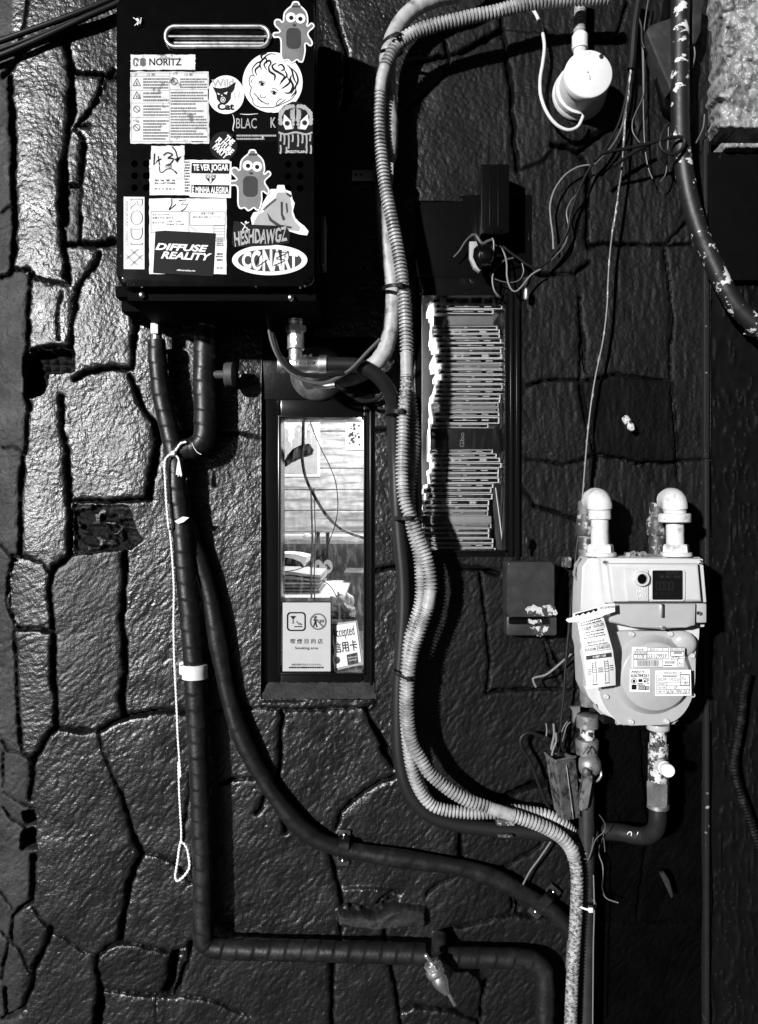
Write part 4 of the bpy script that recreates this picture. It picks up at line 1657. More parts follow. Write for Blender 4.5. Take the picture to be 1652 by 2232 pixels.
def icons(b):
    for cx, cy in ((192, 615), (192, 712)):
        t = [Z1(cx, cy - 30), Z1(cx + 28, cy + 22), Z1(cx - 28, cy + 22)]
        for i in range(3):
            stroke(b, [t[i], t[(i + 1) % 3]], 1.4, y - .0001, False)
        poly(b, zp(Z1, [(cx - 6, cy + 14), (cx, cy - 12), (cx + 6, cy + 14)]), y - .0001)
    for cx, cy in ((192, 812), (192, 950), (471, 607)):
        ring(b, Z1(cx, cy), 6, 7.6, y - .0001)
        stroke(b, [Z1(cx - 18, cy - 18), Z1(cx + 18, cy + 18)], 1.5, y - .0002, False)


prints('warning_icons', o, M['ink_mid'], icons)
# torn drawing sticker + spec label under it
sticker.z = 0
o, y = sticker('rating_label', rough_rect(Z2, 286, 158, 880, 420, 16, 3, 3), M['paper'], 'white rating label half hidden under other stickers')
prints('small_print', o, M['ink_mid'], lambda b: [text(b, '製 造 番 号', *Z2(325, 305), *Z2(480, 318), y, bold=.02), text(b, '設計上の標準使用期間', *Z2(325, 324), *Z2(478, 340), y, bold=.02),
                                                  text(b, '問 合 せ 連 絡 先', *Z2(325, 365), *Z2(478, 382), y), print_rows(b, *Z2(545, 165), *Z2(592, 290), 6, y, .55, 4), print_rows(b, *Z2(548, 292), *Z2(590, 400), 5, y, .55, 5),
                                                  stroke(b, [Z2(290, 222), Z2(880, 222)], .7, y, False)])
sticker.z = 1
o, y = sticker('doodle_sticker', rough_rect(Z2, 300, 52, 548, 300, 12, 4, 5), M['paper_worn'], 'worn white square sticker with scribbled marker strokes')


def doodle(b):
    stroke(b, [Z2(325, 110), Z2(320, 195), Z2(345, 165), Z2(375, 150)], 3.4, y, False)
    stroke(b, [Z2(352, 130), Z2(362, 200)], 2.6, y, False)
    stroke(b, [Z2(390, 125), Z2(420, 105), Z2(458, 120), Z2(425, 145), Z2(465, 150), Z2(440, 190), Z2(410, 198)], 3.4, y, True)
    stroke(b, [Z2(360, 205), Z2(365, 245), Z2(385, 250), Z2(420, 225), Z2(460, 230), Z2(490, 262), Z2(480, 240)], 2.2, y, True)
    stroke(b, [Z2(455, 60), Z2(480, 90), Z2(492, 130), Z2(500, 160)], 3, y, True)
    poly(b, zp(Z2, [(470, 152), (527, 128), (495, 180)]), y)


prints('marker_strokes', o, M['ink'], doodle)
# football chant sticker
sticker.z = 1
o, y = sticker('slogan_sticker', zp(Z2, [(590, 166), (897, 170), (893, 441), (586, 434)]), M['paper_clean'], 'white football slogan sticker with two black bands')
prints('band', o, M['ink'], lambda b: [poly(b, zp(Z2, [(600, 180), (885, 184), (881, 262), (597, 258)]), y), poly(b, zp(Z2, [(599, 342), (882, 346), (880, 410), (597, 404)]), y)])
prints('lettering', o, M['paper_clean'], lambda b: [text(b, 'TE VER JOGAR', *Z2(611, 190), *Z2(876, 252), y - .0003, bold=.03), text(b, 'É MINHA ALEGRIA', *Z2(604, 346), *Z2(876, 406), y - .0003, bold=.03)])
prints('crest', o, M['ink'], lambda b: [poly(b, zp(Z2, [(704, 267), (779, 267), (779, 292), (741, 336), (704, 292)]), y - .0002)])
prints('crest_lettering', o, M['paper_clean'], lambda b: [text(b, 'SPFC', *Z2(709, 271), *Z2(774, 287), y - .0004, bold=.02), poly(b, zp(Z2, [(735, 291), (748, 291), (748, 322), (741, 330), (735, 322)]), y - .0004),
                                                          poly(b, zp(Z2, [(712, 289), (772, 289), (770, 293), (714, 293)]), y - .0004)])
# lower spec sheet
sticker.z = 0
o, y = sticker('spec_label', rough_rect(Z2, 285, 445, 860, 1008, 16, 2.5, 6), M['paper'], 'tall white specification label marked with a pen')


def spec(b):
    stroke(b, [Z2(452, 448), Z2(452, 490), Z2(432, 530), Z2(485, 488)], 2.6, y, True)
    stroke(b, [Z2(505, 462), Z2(562, 455), Z2(522, 492), Z2(572, 490), Z2(548, 525), Z2(522, 540)], 2.6, y, False)
    frame_lines(b, *Z2(298, 543), *Z2(580, 700), 1, y)
    frame_lines(b, *Z2(588, 545), *Z2(850, 645), 1, y)
    text(b, '型式  GQ-1639WE', *Z2(308, 557), *Z2(438, 573), y)
    text(b, '設置の方式  屋外式', *Z2(308, 580), *Z2(466, 597), y)
    text(b, '都市ガス用', *Z2(308, 618), *Z2(392, 633), y)
    text(b, '13A   12A', *Z2(422, 609), *Z2(522, 622), y, bold=.02)
    text(b, '33.4kW  31.1kW', *Z2(412, 631), *Z2(546, 645), y, bold=.02)
    text(b, '(設置上の注意)', *Z2(668, 550), *Z2(768, 567), y)
    text(b, '屋内に絶対に設置しないでください。', *Z2(612, 576), *Z2(832, 590), y)
    for i in range(5):
        frame_lines(b, *Z2(765, 650 + 22 * i), *Z2(846, 671 + 22 * i), .7, y)
    stroke(b, [Z2(590, 655), Z2(640, 690)], 1, y, False)
    print_rows(b, *Z2(785, 740), *Z2(840, 800), 4, y, .6, 8)
    for i in range(16):
        for yy, hh in ((850, 18), (896, 14)):
            xx = 787 + i * 2.9
            poly(b, zp(Z2, [(xx, yy), (xx + random.choice((1.2, 2.2)), yy), (xx + 1.4, yy + hh), (xx, yy + hh)]), y)
    print_rows(b, *Z2(780, 872), *Z2(835, 884), 1, y, .7, 3)
    text(b, '83.06', *Z2(787, 955), *Z2(832, 969), y, bold=.02)


prints('print', o, M['ink'], spec)
sticker.z = 2
o, y = sticker('black_sticker', zp(Z2, [(330, 690), (400, 684), (778, 704), (760, 1026), (600, 1016), (313, 998)]), M['ink'], 'black rectangular sticker with slanted two-line white lettering')
prints('lettering', o, M['paper_clean'], lambda b: [text(b, 'DIFFUSE', *Z2(330, 784), *Z2(724, 836), y, rot=2.5, bold=.035, shear=.3), text(b, 'REALITY', *Z2(372, 846), *Z2(752, 900), y, rot=2.5, bold=.035, shear=.3),
                                                    text(b, 'diffusereality.net', *Z2(490, 974), *Z2(628, 990), y, rot=2.5, bold=.02)])
# vertical strip
sticker.z = 0
o, y = sticker('vertical_strip', zp(Z2, [(95, 432), (249, 434), (249, 972), (95, 970)]), M['paper'], 'narrow upright white sticker with outlined lettering running down')
c = Z2(192, 618)
prints('outline_lettering', o, M['ink_grey'], lambda b: text(b, 'RODI', c[0] - 50, c[1] - 14, c[0] + 50, c[1] + 14, y, rot=90, bold=.0))
prints('outline_fill', o, M['paper'], lambda b: text(b, 'RODI', c[0] - 48.2, c[1] - 11.5, c[0] + 48.2, c[1] + 11.5, y - .0003, rot=90, bold=-.022))
c2 = Z2(117, 625)
prints('lettering', o, M['ink_grey'], lambda b: text(b, 'UNDERGROUND CONNECT', c2[0] - 50, c2[1] - 3, c2[0] + 50, c2[1] + 3, y, rot=90))


def weave(b):
    for q in ((108, 860, 200, 945), (140, 818, 238, 905), (110, 900, 205, 820), (145, 948, 238, 862)):
        for off in (-6, 6):
            stroke(b, [Z2(q[0] + off, q[1]), Z2(q[2] + off, q[3])], 1.1, y, False)


prints('knot_emblem', o, M['ink_grey'], weave)
# oval sticker
o, y = sticker('oval_sticker', circle_pts(Z2(1182, 903), 82, 56, 33.2), M['paper_clean'], 'white oval sticker with bulging white capitals')
prints('oval_field', o, M['ink_mid'], lambda b: disc(b, Z2(1182, 905), 69.5, y, 48, 24.5))


def bulge(tx, ty, dx, dy):
    return dx, dy * (1.0 - 1.35 * tx * tx * 1.2)


prints('lettering', o, M['paper_clean'], lambda b: text(b, 'CONART', *Z2(975, 822), *Z2(1392, 988), y - .0003, bold=.045, warp=bulge))
prints('marker_strokes', o, M['ink'], lambda b: [stroke(b, [Z2(1125, 845), Z2(1080, 925), Z2(1090, 950), Z2(1165, 900)], 2, y - .0008, True),
                                                  stroke(b, [Z2(1215, 842), Z2(1310, 850), Z2(1230, 890), Z2(1295, 905), Z2(1210, 945)], 2, y - .0008, True)])
# round stickers
sticker.z = 0
o, y = sticker('round_sticker', circle_pts(Z1(856, 705), 39.8, 48, 42), M['paper_clean'], 'small round white sticker with a black cat head')
prints('cat_head', o, M['ink'], lambda b: [poly(b, zp(Z1, [(757, 646), (790, 655), (815, 657), (868, 648), (931, 608), (918, 665), (895, 700), (892, 735), (870, 765), (846, 782), (815, 770), (790, 740), (783, 700), (770, 675)]), y),
                                           text(b, 'Cat', *Z1(792, 765), *Z1(918, 820), y - .0001, bold=.045)])
prints('lettering', o, M['ink_light'], lambda b: [text(b, 'Wild', *Z1(750, 588), *Z1(915, 646), y + .0001, rot=-3, bold=.03), text(b, 'FX', *Z1(918, 690), *Z1(968, 735), y, rot=-15)])
prints('cat_face', o, M['paper_clean'], lambda b: [poly(b, zp(Z1, [(788, 690), (815, 700), (800, 706)]), y - .0003), poly(b, zp(Z1, [(838, 694), (868, 682), (860, 704)]), y - .0003), disc(b, Z1(834, 742), 5.4, y - .0003, ry=6.2),
                                                   poly(b, zp(Z1, [(816, 708), (834, 706), (825, 716)]), y - .0003), text(b, 'T', *Z1(895, 690), *Z1(912, 722), y - .0003)])
prints('cat_mouth', o, M['ink_mid'], lambda b: ring(b, Z1(834, 742), 2, 4, y - .0005, k=1.2))
sticker.z = 0
o, y = sticker('portrait_sticker', circle_pts(Z1(1203, 614), 65.5, 64, 66), M['paper_clean'], 'large round white sticker with a line-drawn curly-haired face')


def face(b):
    s = lambda p, w=1.7, t=False: stroke(b, zp(Z1, p), w, y, True, t)
    s([(1068, 560), (1040, 565), (1028, 600), (1036, 640), (1045, 650), (1035, 700), (1055, 740), (1062, 775), (1110, 798), (1170, 800), (1220, 795), (1265, 765), (1300, 740)], 1.8)
    s([(1390, 600), (1375, 660), (1380, 690), (1340, 740), (1280, 770), (1235, 790), (1232, 770), (1250, 745), (1275, 735)], 1.7)
    s([(1065, 692), (1080, 710), (1120, 752), (1165, 775), (1172, 765)], 2.0)
    s([(1090, 730), (1125, 762)], 1.4)
    s([(1118, 700), (1112, 722), (1135, 728), (1155, 718)], 1.5)
    for cx, cy in ((1124, 626), (1214, 692)):
        disc(b, Z1(cx, cy), 3.6, y)
        s([(cx - 26, cy - 4), (cx - 5, cy - 16), (cx + 22, cy + 2)], 2.0)
        s([(cx - 20, cy + 6), (cx, cy + 12), (cx + 18, cy + 8)], 1.0)
    s([(1098, 610), (1125, 602), (1152, 618)], 1.5)
    s([(1200, 660), (1225, 662), (1245, 680)], 1.5)
    s([(1050, 590), (1042, 620)], 1.4)


def hair(b):
    s = lambda p, w=2.6: stroke(b, zp(Z1, p), w, y - .0001, True, True)
    s([(1072, 580), (1050, 520), (1085, 470), (1120, 455), (1150, 420), (1190, 400), (1230, 410)], 3)
    s([(1085, 560), (1075, 520), (1105, 490), (1112, 465)], 4)
    s([(1120, 520), (1110, 470), (1150, 430), (1160, 470)], 4)
    s([(1160, 520), (1140, 480), (1175, 450), (1190, 470), (1170, 500)], 4.4)
    s([(1215, 600), (1220, 560), (1180, 530), (1175, 490)], 5)
    s([(1262, 610), (1290, 570), (1250, 540), (1215, 520), (1200, 490), (1230, 470)], 5)
    s([(1240, 490), (1270, 480), (1290, 510), (1265, 530)], 4)
    s([(1255, 630), (1285, 590), (1310, 560), (1290, 520)], 4)
    s([(1270, 660), (1300, 640), (1330, 610), (1310, 570)], 4)
    s([(1290, 690), (1330, 690), (1355, 640), (1335, 590), (1345, 560)], 5)
    s([(1330, 500), (1375, 540), (1392, 600), (1370, 650), (1340, 700)], 4)
    s([(1310, 480), (1345, 520), (1360, 580), (1380, 620)], 4)
    s([(1340, 720), (1370, 690), (1378, 660)], 3)
    s([(1125, 440), (1120, 410), (1160, 395)], 5)


prints('face_lines', o, M['ink'], face)
prints('hair_lines', o, M['ink'], hair)
# dark band sticker and round slogan
sticker.z = 0
o, y = sticker('torn_black_sticker', rough_rect(Z1, 905, 838, 1240, 1055, 14, 4, 8), M['black_matt'], 'torn black sticker with worn grey capitals')
prints('lettering', o, M['ink_light'], lambda b: [text(b, 'BLAC', *Z1(932, 880), *Z1(1085, 956), y, bold=.0), text(b, 'K', *Z1(1188, 874), *Z1(1228, 950), y, bold=.02), print_rows(b, *Z1(935, 1000), *Z1(1230, 1016), 1, y, .8, 3), print_rows(b, *Z1(935, 1024), *Z1(1230, 1040), 1, y, .8, 5)])
prints('worn_edge', o, M['paper'], lambda b: [stroke(b, zp(Z1, [(906, 850), (918, 900), (908, 960), (915, 975)]), 2, y, True, True), stroke(b, zp(Z1, [(960, 848), (1020, 852), (1095, 846)]), 1.6, y, True, True), disc(b, Z1(1130, 1020), 1.8, y)])
o, y = sticker('round_black_sticker', circle_pts(Z1(838, 1085), 30, 40, 31), M['ink'], 'round black sticker with three slanted white words')
for w_, cx, cy, hw, hh in (('THE', 882, 1044, 38, 25), ('FUTURE', 848, 1088, 76, 25), ('PARTY', 818, 1126, 64, 25)):
    cc = Z1(cx, cy)
    prints('lettering', o, M['paper_clean'], lambda b: text(b, w_, cc[0] - hw * .2928, cc[1] - hh * .2928, cc[0] + hw * .2928, cc[1] + hh * .2928, y, rot=42, bold=.05))
# dripping monster
sticker.z = 1
shape = zp(Z1, [(1245, 1140), (1238, 900), (1250, 830), (1290, 785), (1350, 756), (1400, 758), (1460, 790), (1495, 840), (1503, 920), (1497, 1140)])
o, y = sticker('monster_sticker', shape, M['ink'], 'arched black sticker with a bulging-eyed dripping face')


def monster(b):
    r = random.Random(3)
    k = 0
    for sgn in (-1, 1):
        for i in range(9):
            a = i / 8
            cx = 1375 + sgn * (20 + 95 * math.sin(a * 1.9))
            cy = 930 - 160 * math.cos(a * 1.35) + 20
            disc(b, Z1(cx, cy), 4.0 + (i % 3) * .7, y - .00002 * k, 12)
            k += 1
        for i in range(6):
            disc(b, Z1(1375 + sgn * (24 + 6 * math.sin(i * 1.3)), 830 + i * 24), 3.6, y - .00002 * k, 12)
            k += 1
        for i in range(6):
            stroke(b, zp(Z1, [(1375 + sgn * (4 + i * 7), 790 + i * 5), (1375 + sgn * (10 + i * 5), 840 + i * 6), (1375 + sgn * 3, 900)]), 1.5, y - .00002 * k, True, True)
            k += 1
    for i, (x_, t_, l_) in enumerate(((1262, 985, 60), (1290, 1000, 70), (1322, 1000, 100), (1352, 1000, 50), (1392, 1000, 85), (1425, 1000, 60), (1455, 1000, 95), (1482, 985, 60), (1262, 1080, 58), (1488, 1080, 58), (1305, 1095, 40), (1455, 1095, 40))):
        stroke(b, zp(Z1, [(x_, t_), (x_ + 3, t_ + l_ * .5), (x_, t_ + l_)]), 3.4, y - .0006, True)
        disc(b, Z1(x_, t_ + l_), 2.3, y - .0007, 10)
    stroke(b, zp(Z1, [(1248, 985), (1300, 1000), (1375, 985), (1450, 1000), (1500, 985)]), 4, y - .0008, True)


prints('drip_pattern', o, M['ink_light'], monster)
prints('monster_eye', o, M['paper'], lambda b: [poly(b, zp(Z1, [(1290, 850), (1340, 900), (1350, 960), (1300, 965), (1280, 920)]), y - .001), poly(b, zp(Z1, [(1465, 850), (1412, 900), (1405, 960), (1450, 965), (1475, 920)]), y - .001)])
prints('monster_iris', o, M['ink_mid'], lambda b: [disc(b, Z1(1312, 918), 5.6, y - .0013), disc(b, Z1(1442, 914), 5.6, y - .0013)])
prints('monster_pupil', o, M['ink'], lambda b: [disc(b, Z1(1312, 918), 2.4, y - .0016), disc(b, Z1(1442, 914), 2.4, y - .0016)])
prints('lettering', o, M['paper'], lambda b: text(b, 'PRIZLETVILLAIN', *Z1(1312, 1120), *Z1(1446, 1139), y - .0016, bold=.01))
# pixel stickers and outlined band name
sticker.z = 0
sh = [(1130, 480), (1165, 420), (1190, 375), (1232, 375), (1240, 345), (1290, 345), (1300, 380), (1340, 395), (1352, 450), (1368, 480), (1355, 540), (1372, 590), (1400, 620), (1440, 650), (1472, 690), (1460, 720), (1400, 712), (1330, 690), (1220, 680), (1120, 660), (1050, 640), (1040, 590), (1060, 550), (1100, 540)]
o, y = sticker('jagged_sticker', zp(Z2, sh), M['paper_clean'], 'jagged cut-out sticker of a pale pixel-art shape')


def pixels(b):
    r = random.Random(5)
    stairs = [(1060, 640), (1075, 600), (1100, 560), (1135, 545), (1150, 500), (1185, 470), (1225, 440), (1240, 400), (1300, 400), (1330, 420), (1345, 500), (1345, 560), (1365, 610), (1410, 660), (1400, 690), (1220, 665)]
    poly(b, zp(Z2, stairs), y)


prints('pixel_body', o, M['ink_light'], pixels)


def pixels2(b):
    for i in range(8):
        poly(b, zp(Z2, [(1130 + 12 * i, 520 - 10 * i), (1148 + 12 * i, 520 - 10 * i), (1148 + 12 * i, 530 - 10 * i), (1130 + 12 * i, 530 - 10 * i)]), y - .0003)
    poly(b, zp(Z2, [(1262, 470), (1280, 470), (1280, 560), (1300, 600), (1280, 610), (1265, 570)]), y - .0003)
    poly(b, zp(Z2, [(1300, 480), (1312, 480), (1318, 540), (1308, 560)]), y - .0003)
    poly(b, zp(Z2, [(1160, 545), (1200, 600), (1260, 640), (1350, 655), (1340, 668), (1240, 655), (1180, 610)]), y - .0003)
    poly(b, zp(Z2, [(1300, 395), (1345, 420), (1340, 440), (1310, 420)]), y - .0003)


prints('pixel_shading', o, M['ink_mid'], pixels2)
sticker.z = 1
o, y = sticker('band_name_sticker', zp(Z2, [(915, 612), (1050, 640), (1300, 650), (1335, 700), (1325, 780), (1180, 795), (915, 808), (900, 780)]), M['ink'], 'dark sticker with wobbly grey capitals')
wob = lambda tx, ty, dx, dy: (dx + 1.2 * math.sin(ty * 9 + tx * 6), dy + 2.2 * math.sin(tx * 9) + tx * -9)
prints('lettering', o, M['ink_light'], lambda b: text(b, 'HESHDAWGZ', *Z2(918, 672), *Z2(1312, 782), y, bold=.03, warp=wob))
prints('dancing_figure', o, M['paper'], lambda b: [disc(b, Z2(1005, 622), 2.6, y), stroke(b, zp(Z2, [(968, 622), (990, 640), (1005, 632), (1028, 622)]), 1.8, y), stroke(b, zp(Z2, [(1000, 632), (992, 660), (978, 680)]), 2.2, y), stroke(b, zp(Z2, [(996, 655), (1015, 668), (1030, 690)]), 2, y)])


# the two cut-out blob creatures with plain eyes
def creature(z, dx, dy, label, lift):
    q = lambda p: z(p[0] + dx, p[1] + dy)
    # outline in coordinates of the upper one (first zoom)
    body = [(1375, 8), (1398, 14), (1412, 40), (1440, 65), (1462, 100), (1470, 160), (1462, 190), (1490, 168), (1512, 180), (1512, 205), (1470, 250), (1500, 305), (1500, 335), (1480, 345), (1450, 325), (1450, 380), (1438, 440), (1425, 465), (1400, 462), (1385, 448), (1365, 462), (1340, 470), (1315, 448), (1290, 455), (1270, 440), (1262, 400), (1258, 290), (1215, 282), (1203, 262), (1212, 240), (1255, 232), (1218, 190), (1215, 155), (1235, 140), (1262, 145), (1278, 160), (1285, 100), (1310, 65), (1340, 40), (1352, 14)]
    sm = catmull(body, closed=True, n=4)
    c = (1362, 240)
    sticker.z = lift
    o, y = sticker('cutout_sticker', [q(p) for p in sm], M['paper_clean'], label)
    inner = [(c[0] + (p[0] - c[0]) * .93, c[1] + (p[1] - c[1]) * .955) for p in sm]
    # shrink along the normals so that an even white border shows
    n = len(sm)
    inn = []
    for i in range(n):
        a, b_ = sm[i - 1], sm[(i + 1) % n]
        tx, ty = b_[0] - a[0], b_[1] - a[1]
        l = math.hypot(tx, ty) or 1
        inn.append((sm[i][0] - ty / l * 11, sm[i][1] + tx / l * 11))
    prints('printed_body', o, M['gum'], lambda b: poly(b, [q(p) for p in inn], y))
    bx = rrect(1305, 208, 1414, 362, 38, 6)
    prints('belly_patch', o, M['ink_mid'], lambda b: [poly(b, [q(p) for p in bx], y - .0004), ])
    prints('hat_brim', o, M['ink_mid'], lambda b: poly(b, [q(p) for p in ((1345, 40), (1412, 40), (1410, 54), (1347, 54))], y - .0004))
    prints('beak', o, M['ink_mid'], lambda b: disc(b, q((1366, 187)), 4.2, y - .0004, ry=2.8))
    prints('eye', o, M['paper_clean'], lambda b: [disc(b, q((1340, 130)), 11, y - .0006), disc(b, q((1410, 138)), 11, y - .0006)])
    prints('pupil', o, M['ink'], lambda b: [disc(b, q((1342, 132)), 4.8, y - .0009), disc(b, q((1410, 140)), 4.8, y - .0009)])


creature(Z1, 0, 0, 'upper white-edged grey creature sticker at the top right corner', 2)
creature(Z2, -322, 70, 'lower white-edged grey creature sticker right of the slogan sticker', 2)
# ------------------------------------------------------------------ pipes, hoses, conduits, cables
def T3(z, pts, y):
    return [tuple(z(*p[:2])) + (p[2] if len(p) > 2 else y,) for p in pts]


def px(n, y):
    return L(n, y)


# wrapped supply pipe with branch, runs down the wall and along to the tap
YA = -.045
t = thing('wrapped_pipe', 'dark tape-wrapped water pipe from the heater down the wall and along to the tap', 'pipe', P(430, 1300, YA))
bm = nb()
A = [(341, 742, YA), (345, 800, YA), (352, 860, YA), (364, 915, YA), (374, 960, YA), (383, 1005, YA), (386, 1070, YA), (394, 1130, YA), (404, 1250, YA), (414, 1350, YA),
     (421, 1440, YA), (428, 1550, YA), (436, 1720, YA), (442, 1880, YA), (443, 1980, YA), (444, 2034, YA), (450, 2056, YA), (474, 2066, YA), (540, 2069, YA), (700, 2073, YA), (820, 2076, YA), (926, 2080, YA)]
tube(bm, A, lambda s: .0172 + .0022 * min(1, s * 2.4), 20, .0021, wrapped(.03, .075, 1))
main = mesh_obj('pipe_run', bm, M['tape_dark'], t, angle=60)
bm = nb()
tube(bm, [(447, 694, YA), (448, 740, YA), (445, 800, YA), (446, 860, YA), (447, 920, YA), (446, 948, YA), (434, 970, YA), (410, 980, YA), (384, 988, YA)], .0212, 20, .0021, wrapped(.027, .07, 2))
mesh_obj('branch_pipe', bm, M['tape_dark'], t, angle=60)
bm = nb()
tube(bm, [(975, 2086, YA), (1060, 2088, YA), (1130, 2090, YA), (1166, 2097, YA), (1183, 2116, YA), (1188, 2150, YA), (1187, 2250, YA), (1186, 2400, YA)], .0185, 20, .0021, wrapped(.035, .07, 3))
mesh_obj('pipe_tail', bm, M['tape_dark'], t, angle=60)
bm = nb()
tube(bm, [(341, 745, YA), (341, 712, YA), (342, 692, YA), (350, 680, YA), (368, 678, YA), (392, 678, YA)], .0095, 16)
tube(bm, [(388, 680, YA), (430, 680, YA), (452, 684, YA), (452, 700, YA)], .0105, 16)
lathe(bm, P(389, 679, YA), (1, 0, 0), [(0, .0125), (.009, .0125)], 6)
mesh_obj('metal_elbow', bm, M['chrome_dull'], t)
bm = nb()
pbox(bm, 328, 704, 344, 727, YA - .014, YA - .011, .001)
mesh_obj('paper_tag', bm, M['white_plastic'], t)
bm = nb()
tube(bm, T3(Z5, [(400, 985), (410, 1010), (430, 1040), (455, 1055)], YA - .0225), .0007, 5)
mesh_obj('tape_edge', bm, M['rope'], t)
bm = nb()
plate(bm, [(380, 1136), (398, 1126), (412, 1128), (400, 1138), (388, 1142)], YA - .023, .003)
mesh_obj('torn_tape_end', bm, M['paper'], t)

# second hose: diagonal drain
YB = -.026
bm = nb()
B = T3(Z15, [(268, -80), (318, 90), (378, 250), (425, 420), (458, 610), (492, 810), (535, 1010), (598, 1210), (690, 1410), (810, 1600), (950, 1775)], YB) + \
    [(700, 1834, YB), (760, 1853, YB), (850, 1868, YB), (940, 1881, YB), (1010, 1893, YB), (1080, 1915, YB), (1130, 1942, YB), (1176, 1968, YB), (1210, 1992, YB), (1245, 2028, YB), (1280, 2070, YB)]
tube(bm, B, lambda s: .0165 + .0012 * math.sin(s * 40), 18, .0025, wrapped(.05, .045, 5))
single('sagging_hose', bm, M['tape_dark'], 'dark insulated hose sagging diagonally from the wrapped pipe to the lower right', 'hose', angle=60)

# pipe clamps
def clamp(label, c, deg, w, h, y, m, screws=True):
    t = thing('pipe_clamp', label, 'pipe clamp', P(c[0], c[1], y), 'pipe clamps on the wall')
    for s in (-1, 1):
        bm = nb()
        q = rotp(rrect(c[0] - w / 2 - 2, c[1] + s * h * .5 - 11, c[0] + w / 2 + 2, c[1] + s * h * .5 + 11, 3), c, deg)
        plate(bm, q, -.010, .006, .0008)
        mesh_obj('wall_plate', bm, m, t)
    bm = nb()
    rr = h * .36
    prof = []
    for i in range(13):
        a = math.pi * i / 12
        prof.append((-rr * math.cos(a), y + .002 - (rr * S * 1.05) * math.sin(a)))
    prof = [(-h * .5, -.012)] + prof + [(h * .5, -.012)]
    vs = []
    for s, yy in prof:
        row = []
        for dx in (-w / 2, w / 2):
            q = rotp([(c[0] + dx, c[1] + s)], c, deg)[0]
            row.append(bm.verts.new(P(q[0], q[1], yy)))
        vs.append(row)
    fs = [bm.faces.new((a[0], a[1], b[1], b[0])) for a, b in zip(vs, vs[1:])]
    r = bmesh.ops.solidify(bm, geom=fs, thickness=.0016)
    mesh_obj('strap', bm, m, t)
    if screws:
        for s in (-1, 1):
            q = rotp([(c[0], c[1] + s * h * .5)], c, deg)[0]
            bm = nb()
            lathe(bm, P(q[0], q[1], -.013), (0, -1, 0), [(0, .0036), (.0018, .0034), (.003, .002), (.0032, 0)], 12)
            mesh_obj('screw', bm, M['screw'], t)
    return t


clamp('dark pipe clamp with two bright screws on the sagging hose', (749, 1848), 3, 22, 56, YB, M['pvc'])
clamp('dark tilted pipe clamp where the hose meets the grey post', (1187, 1966), 42, 24, 58, YB, M['pvc'])
t = clamp('dark clamp plate above the chrome tap', (955, 2058), 0, 24, 36, -.03, M['pvc'])
# white two-hole clamp
t = thing('pipe_clamp', 'bright white plastic clamp round the upright wrapped pipe', 'pipe clamp', P(425, 1460, YA), 'pipe clamps on the wall')
bm = nb()
lathe(bm, P(425, 1479, YA), (0, 0, 1), [(0, .0225), (.001, .0245), (.012, .0232), (.021, .0245), (.027, .0225)], 28)
mesh_obj('ring', bm, M['white_plastic'], t)
bm = nb()
plate(bm, rrect(*Z15(240, 803), *Z15(300, 882), 5), -.04, .004, .001)
pbox(bm, *Z15(290, 812), *Z15(310, 870), -.045, -.036, .001)
mesh_obj('lug', bm, M['white_plastic'], t)
bm = nb()
disc(bm, Z15(272, 846), 3.2, -.0405)
poly(bm, [Z15(*p) for p in ((248, 822), (262, 818), (262, 826), (248, 830))], -.0403)
poly(bm, [Z15(*p) for p in ((280, 868), (290, 866), (290, 876), (280, 876))], -.0403)
mesh_obj('screw_hole', bm, M['cavity'], t, smooth=False)

# white rope
bm = nb()
tw = lambda s, a: 1 + .28 * math.cos(2 * a - s * 900)
R1 = T3(Z4, [(1500, 1548), (1455, 1560), (1425, 1600), (1398, 1635), (1360, 1655), (1332, 1690), (1325, 1760), (1330, 1850), (1335, 1950), (1345, 2100), (1358, 2230)], YA - .026) + \
     T3(Z13, [(1440, 150), (1455, 300), (1465, 450), (1475, 650), (1472, 900), (1475, 1150), (1482, 1350), (1490, 1500), (1500, 1700), (1508, 1900), (1522, 2100), (1530, 2232)], YA - .016) + \
     T3(Z14, [(1330, 100), (1335, 300), (1342, 450), (1350, 600), (1350, 690)], -.035)
R1 = R1[:1] + R1[1:]
tube(bm, R1, .0021, 8, .0016, tw)
rope = single('rope', bm, M['rope'], 'thin white rope tied to the wrapped pipe, hanging in a loop at its lower end', 'rope', angle=80)
bm = nb()
tube(bm, T3(Z14, [(1350, 680), (1335, 740), (1325, 820), (1312, 900), (1305, 950), (1320, 982), (1355, 962), (1395, 915), (1412, 870), (1405, 800), (1392, 740), (1370, 705), (1350, 690)], -.035), .0023, 8, .0018, tw)
mesh_obj('loop', bm, M['rope'], rope)
bm = nb()
k0 = P(*Z4(1398, 1640), YA - .028)
for i in range(7):
    a = i * .9
    tube(bm, [k0 + Vector((.0045 * math.cos(a), -.002 * math.sin(a * 2), .004 * math.sin(a))), k0 + Vector((.002 * math.sin(a), -.005, .002 * math.cos(a))), k0 + Vector((-.0045 * math.cos(a), 0, -.004 * math.sin(a)))], .002, 7)
tube(bm, T3(Z4, [(1400, 1640), (1425, 1665), (1440, 1690)], YA - .028), .002, 8)
mesh_obj('knot', bm, M['rope'], rope)
bm = nb()
for i in range(14):
    x_ = random.uniform(-22, 24)
    tube(bm, T3(Z4, [(1438, 1685), (1438 + x_ * .5, 1740), (1440 + x_, 1830 + random.uniform(-25, 0))], YA - .027 - random.uniform(0, .003)), .0011, 5)
mesh_obj('tassel', bm, M['rope'], rope)

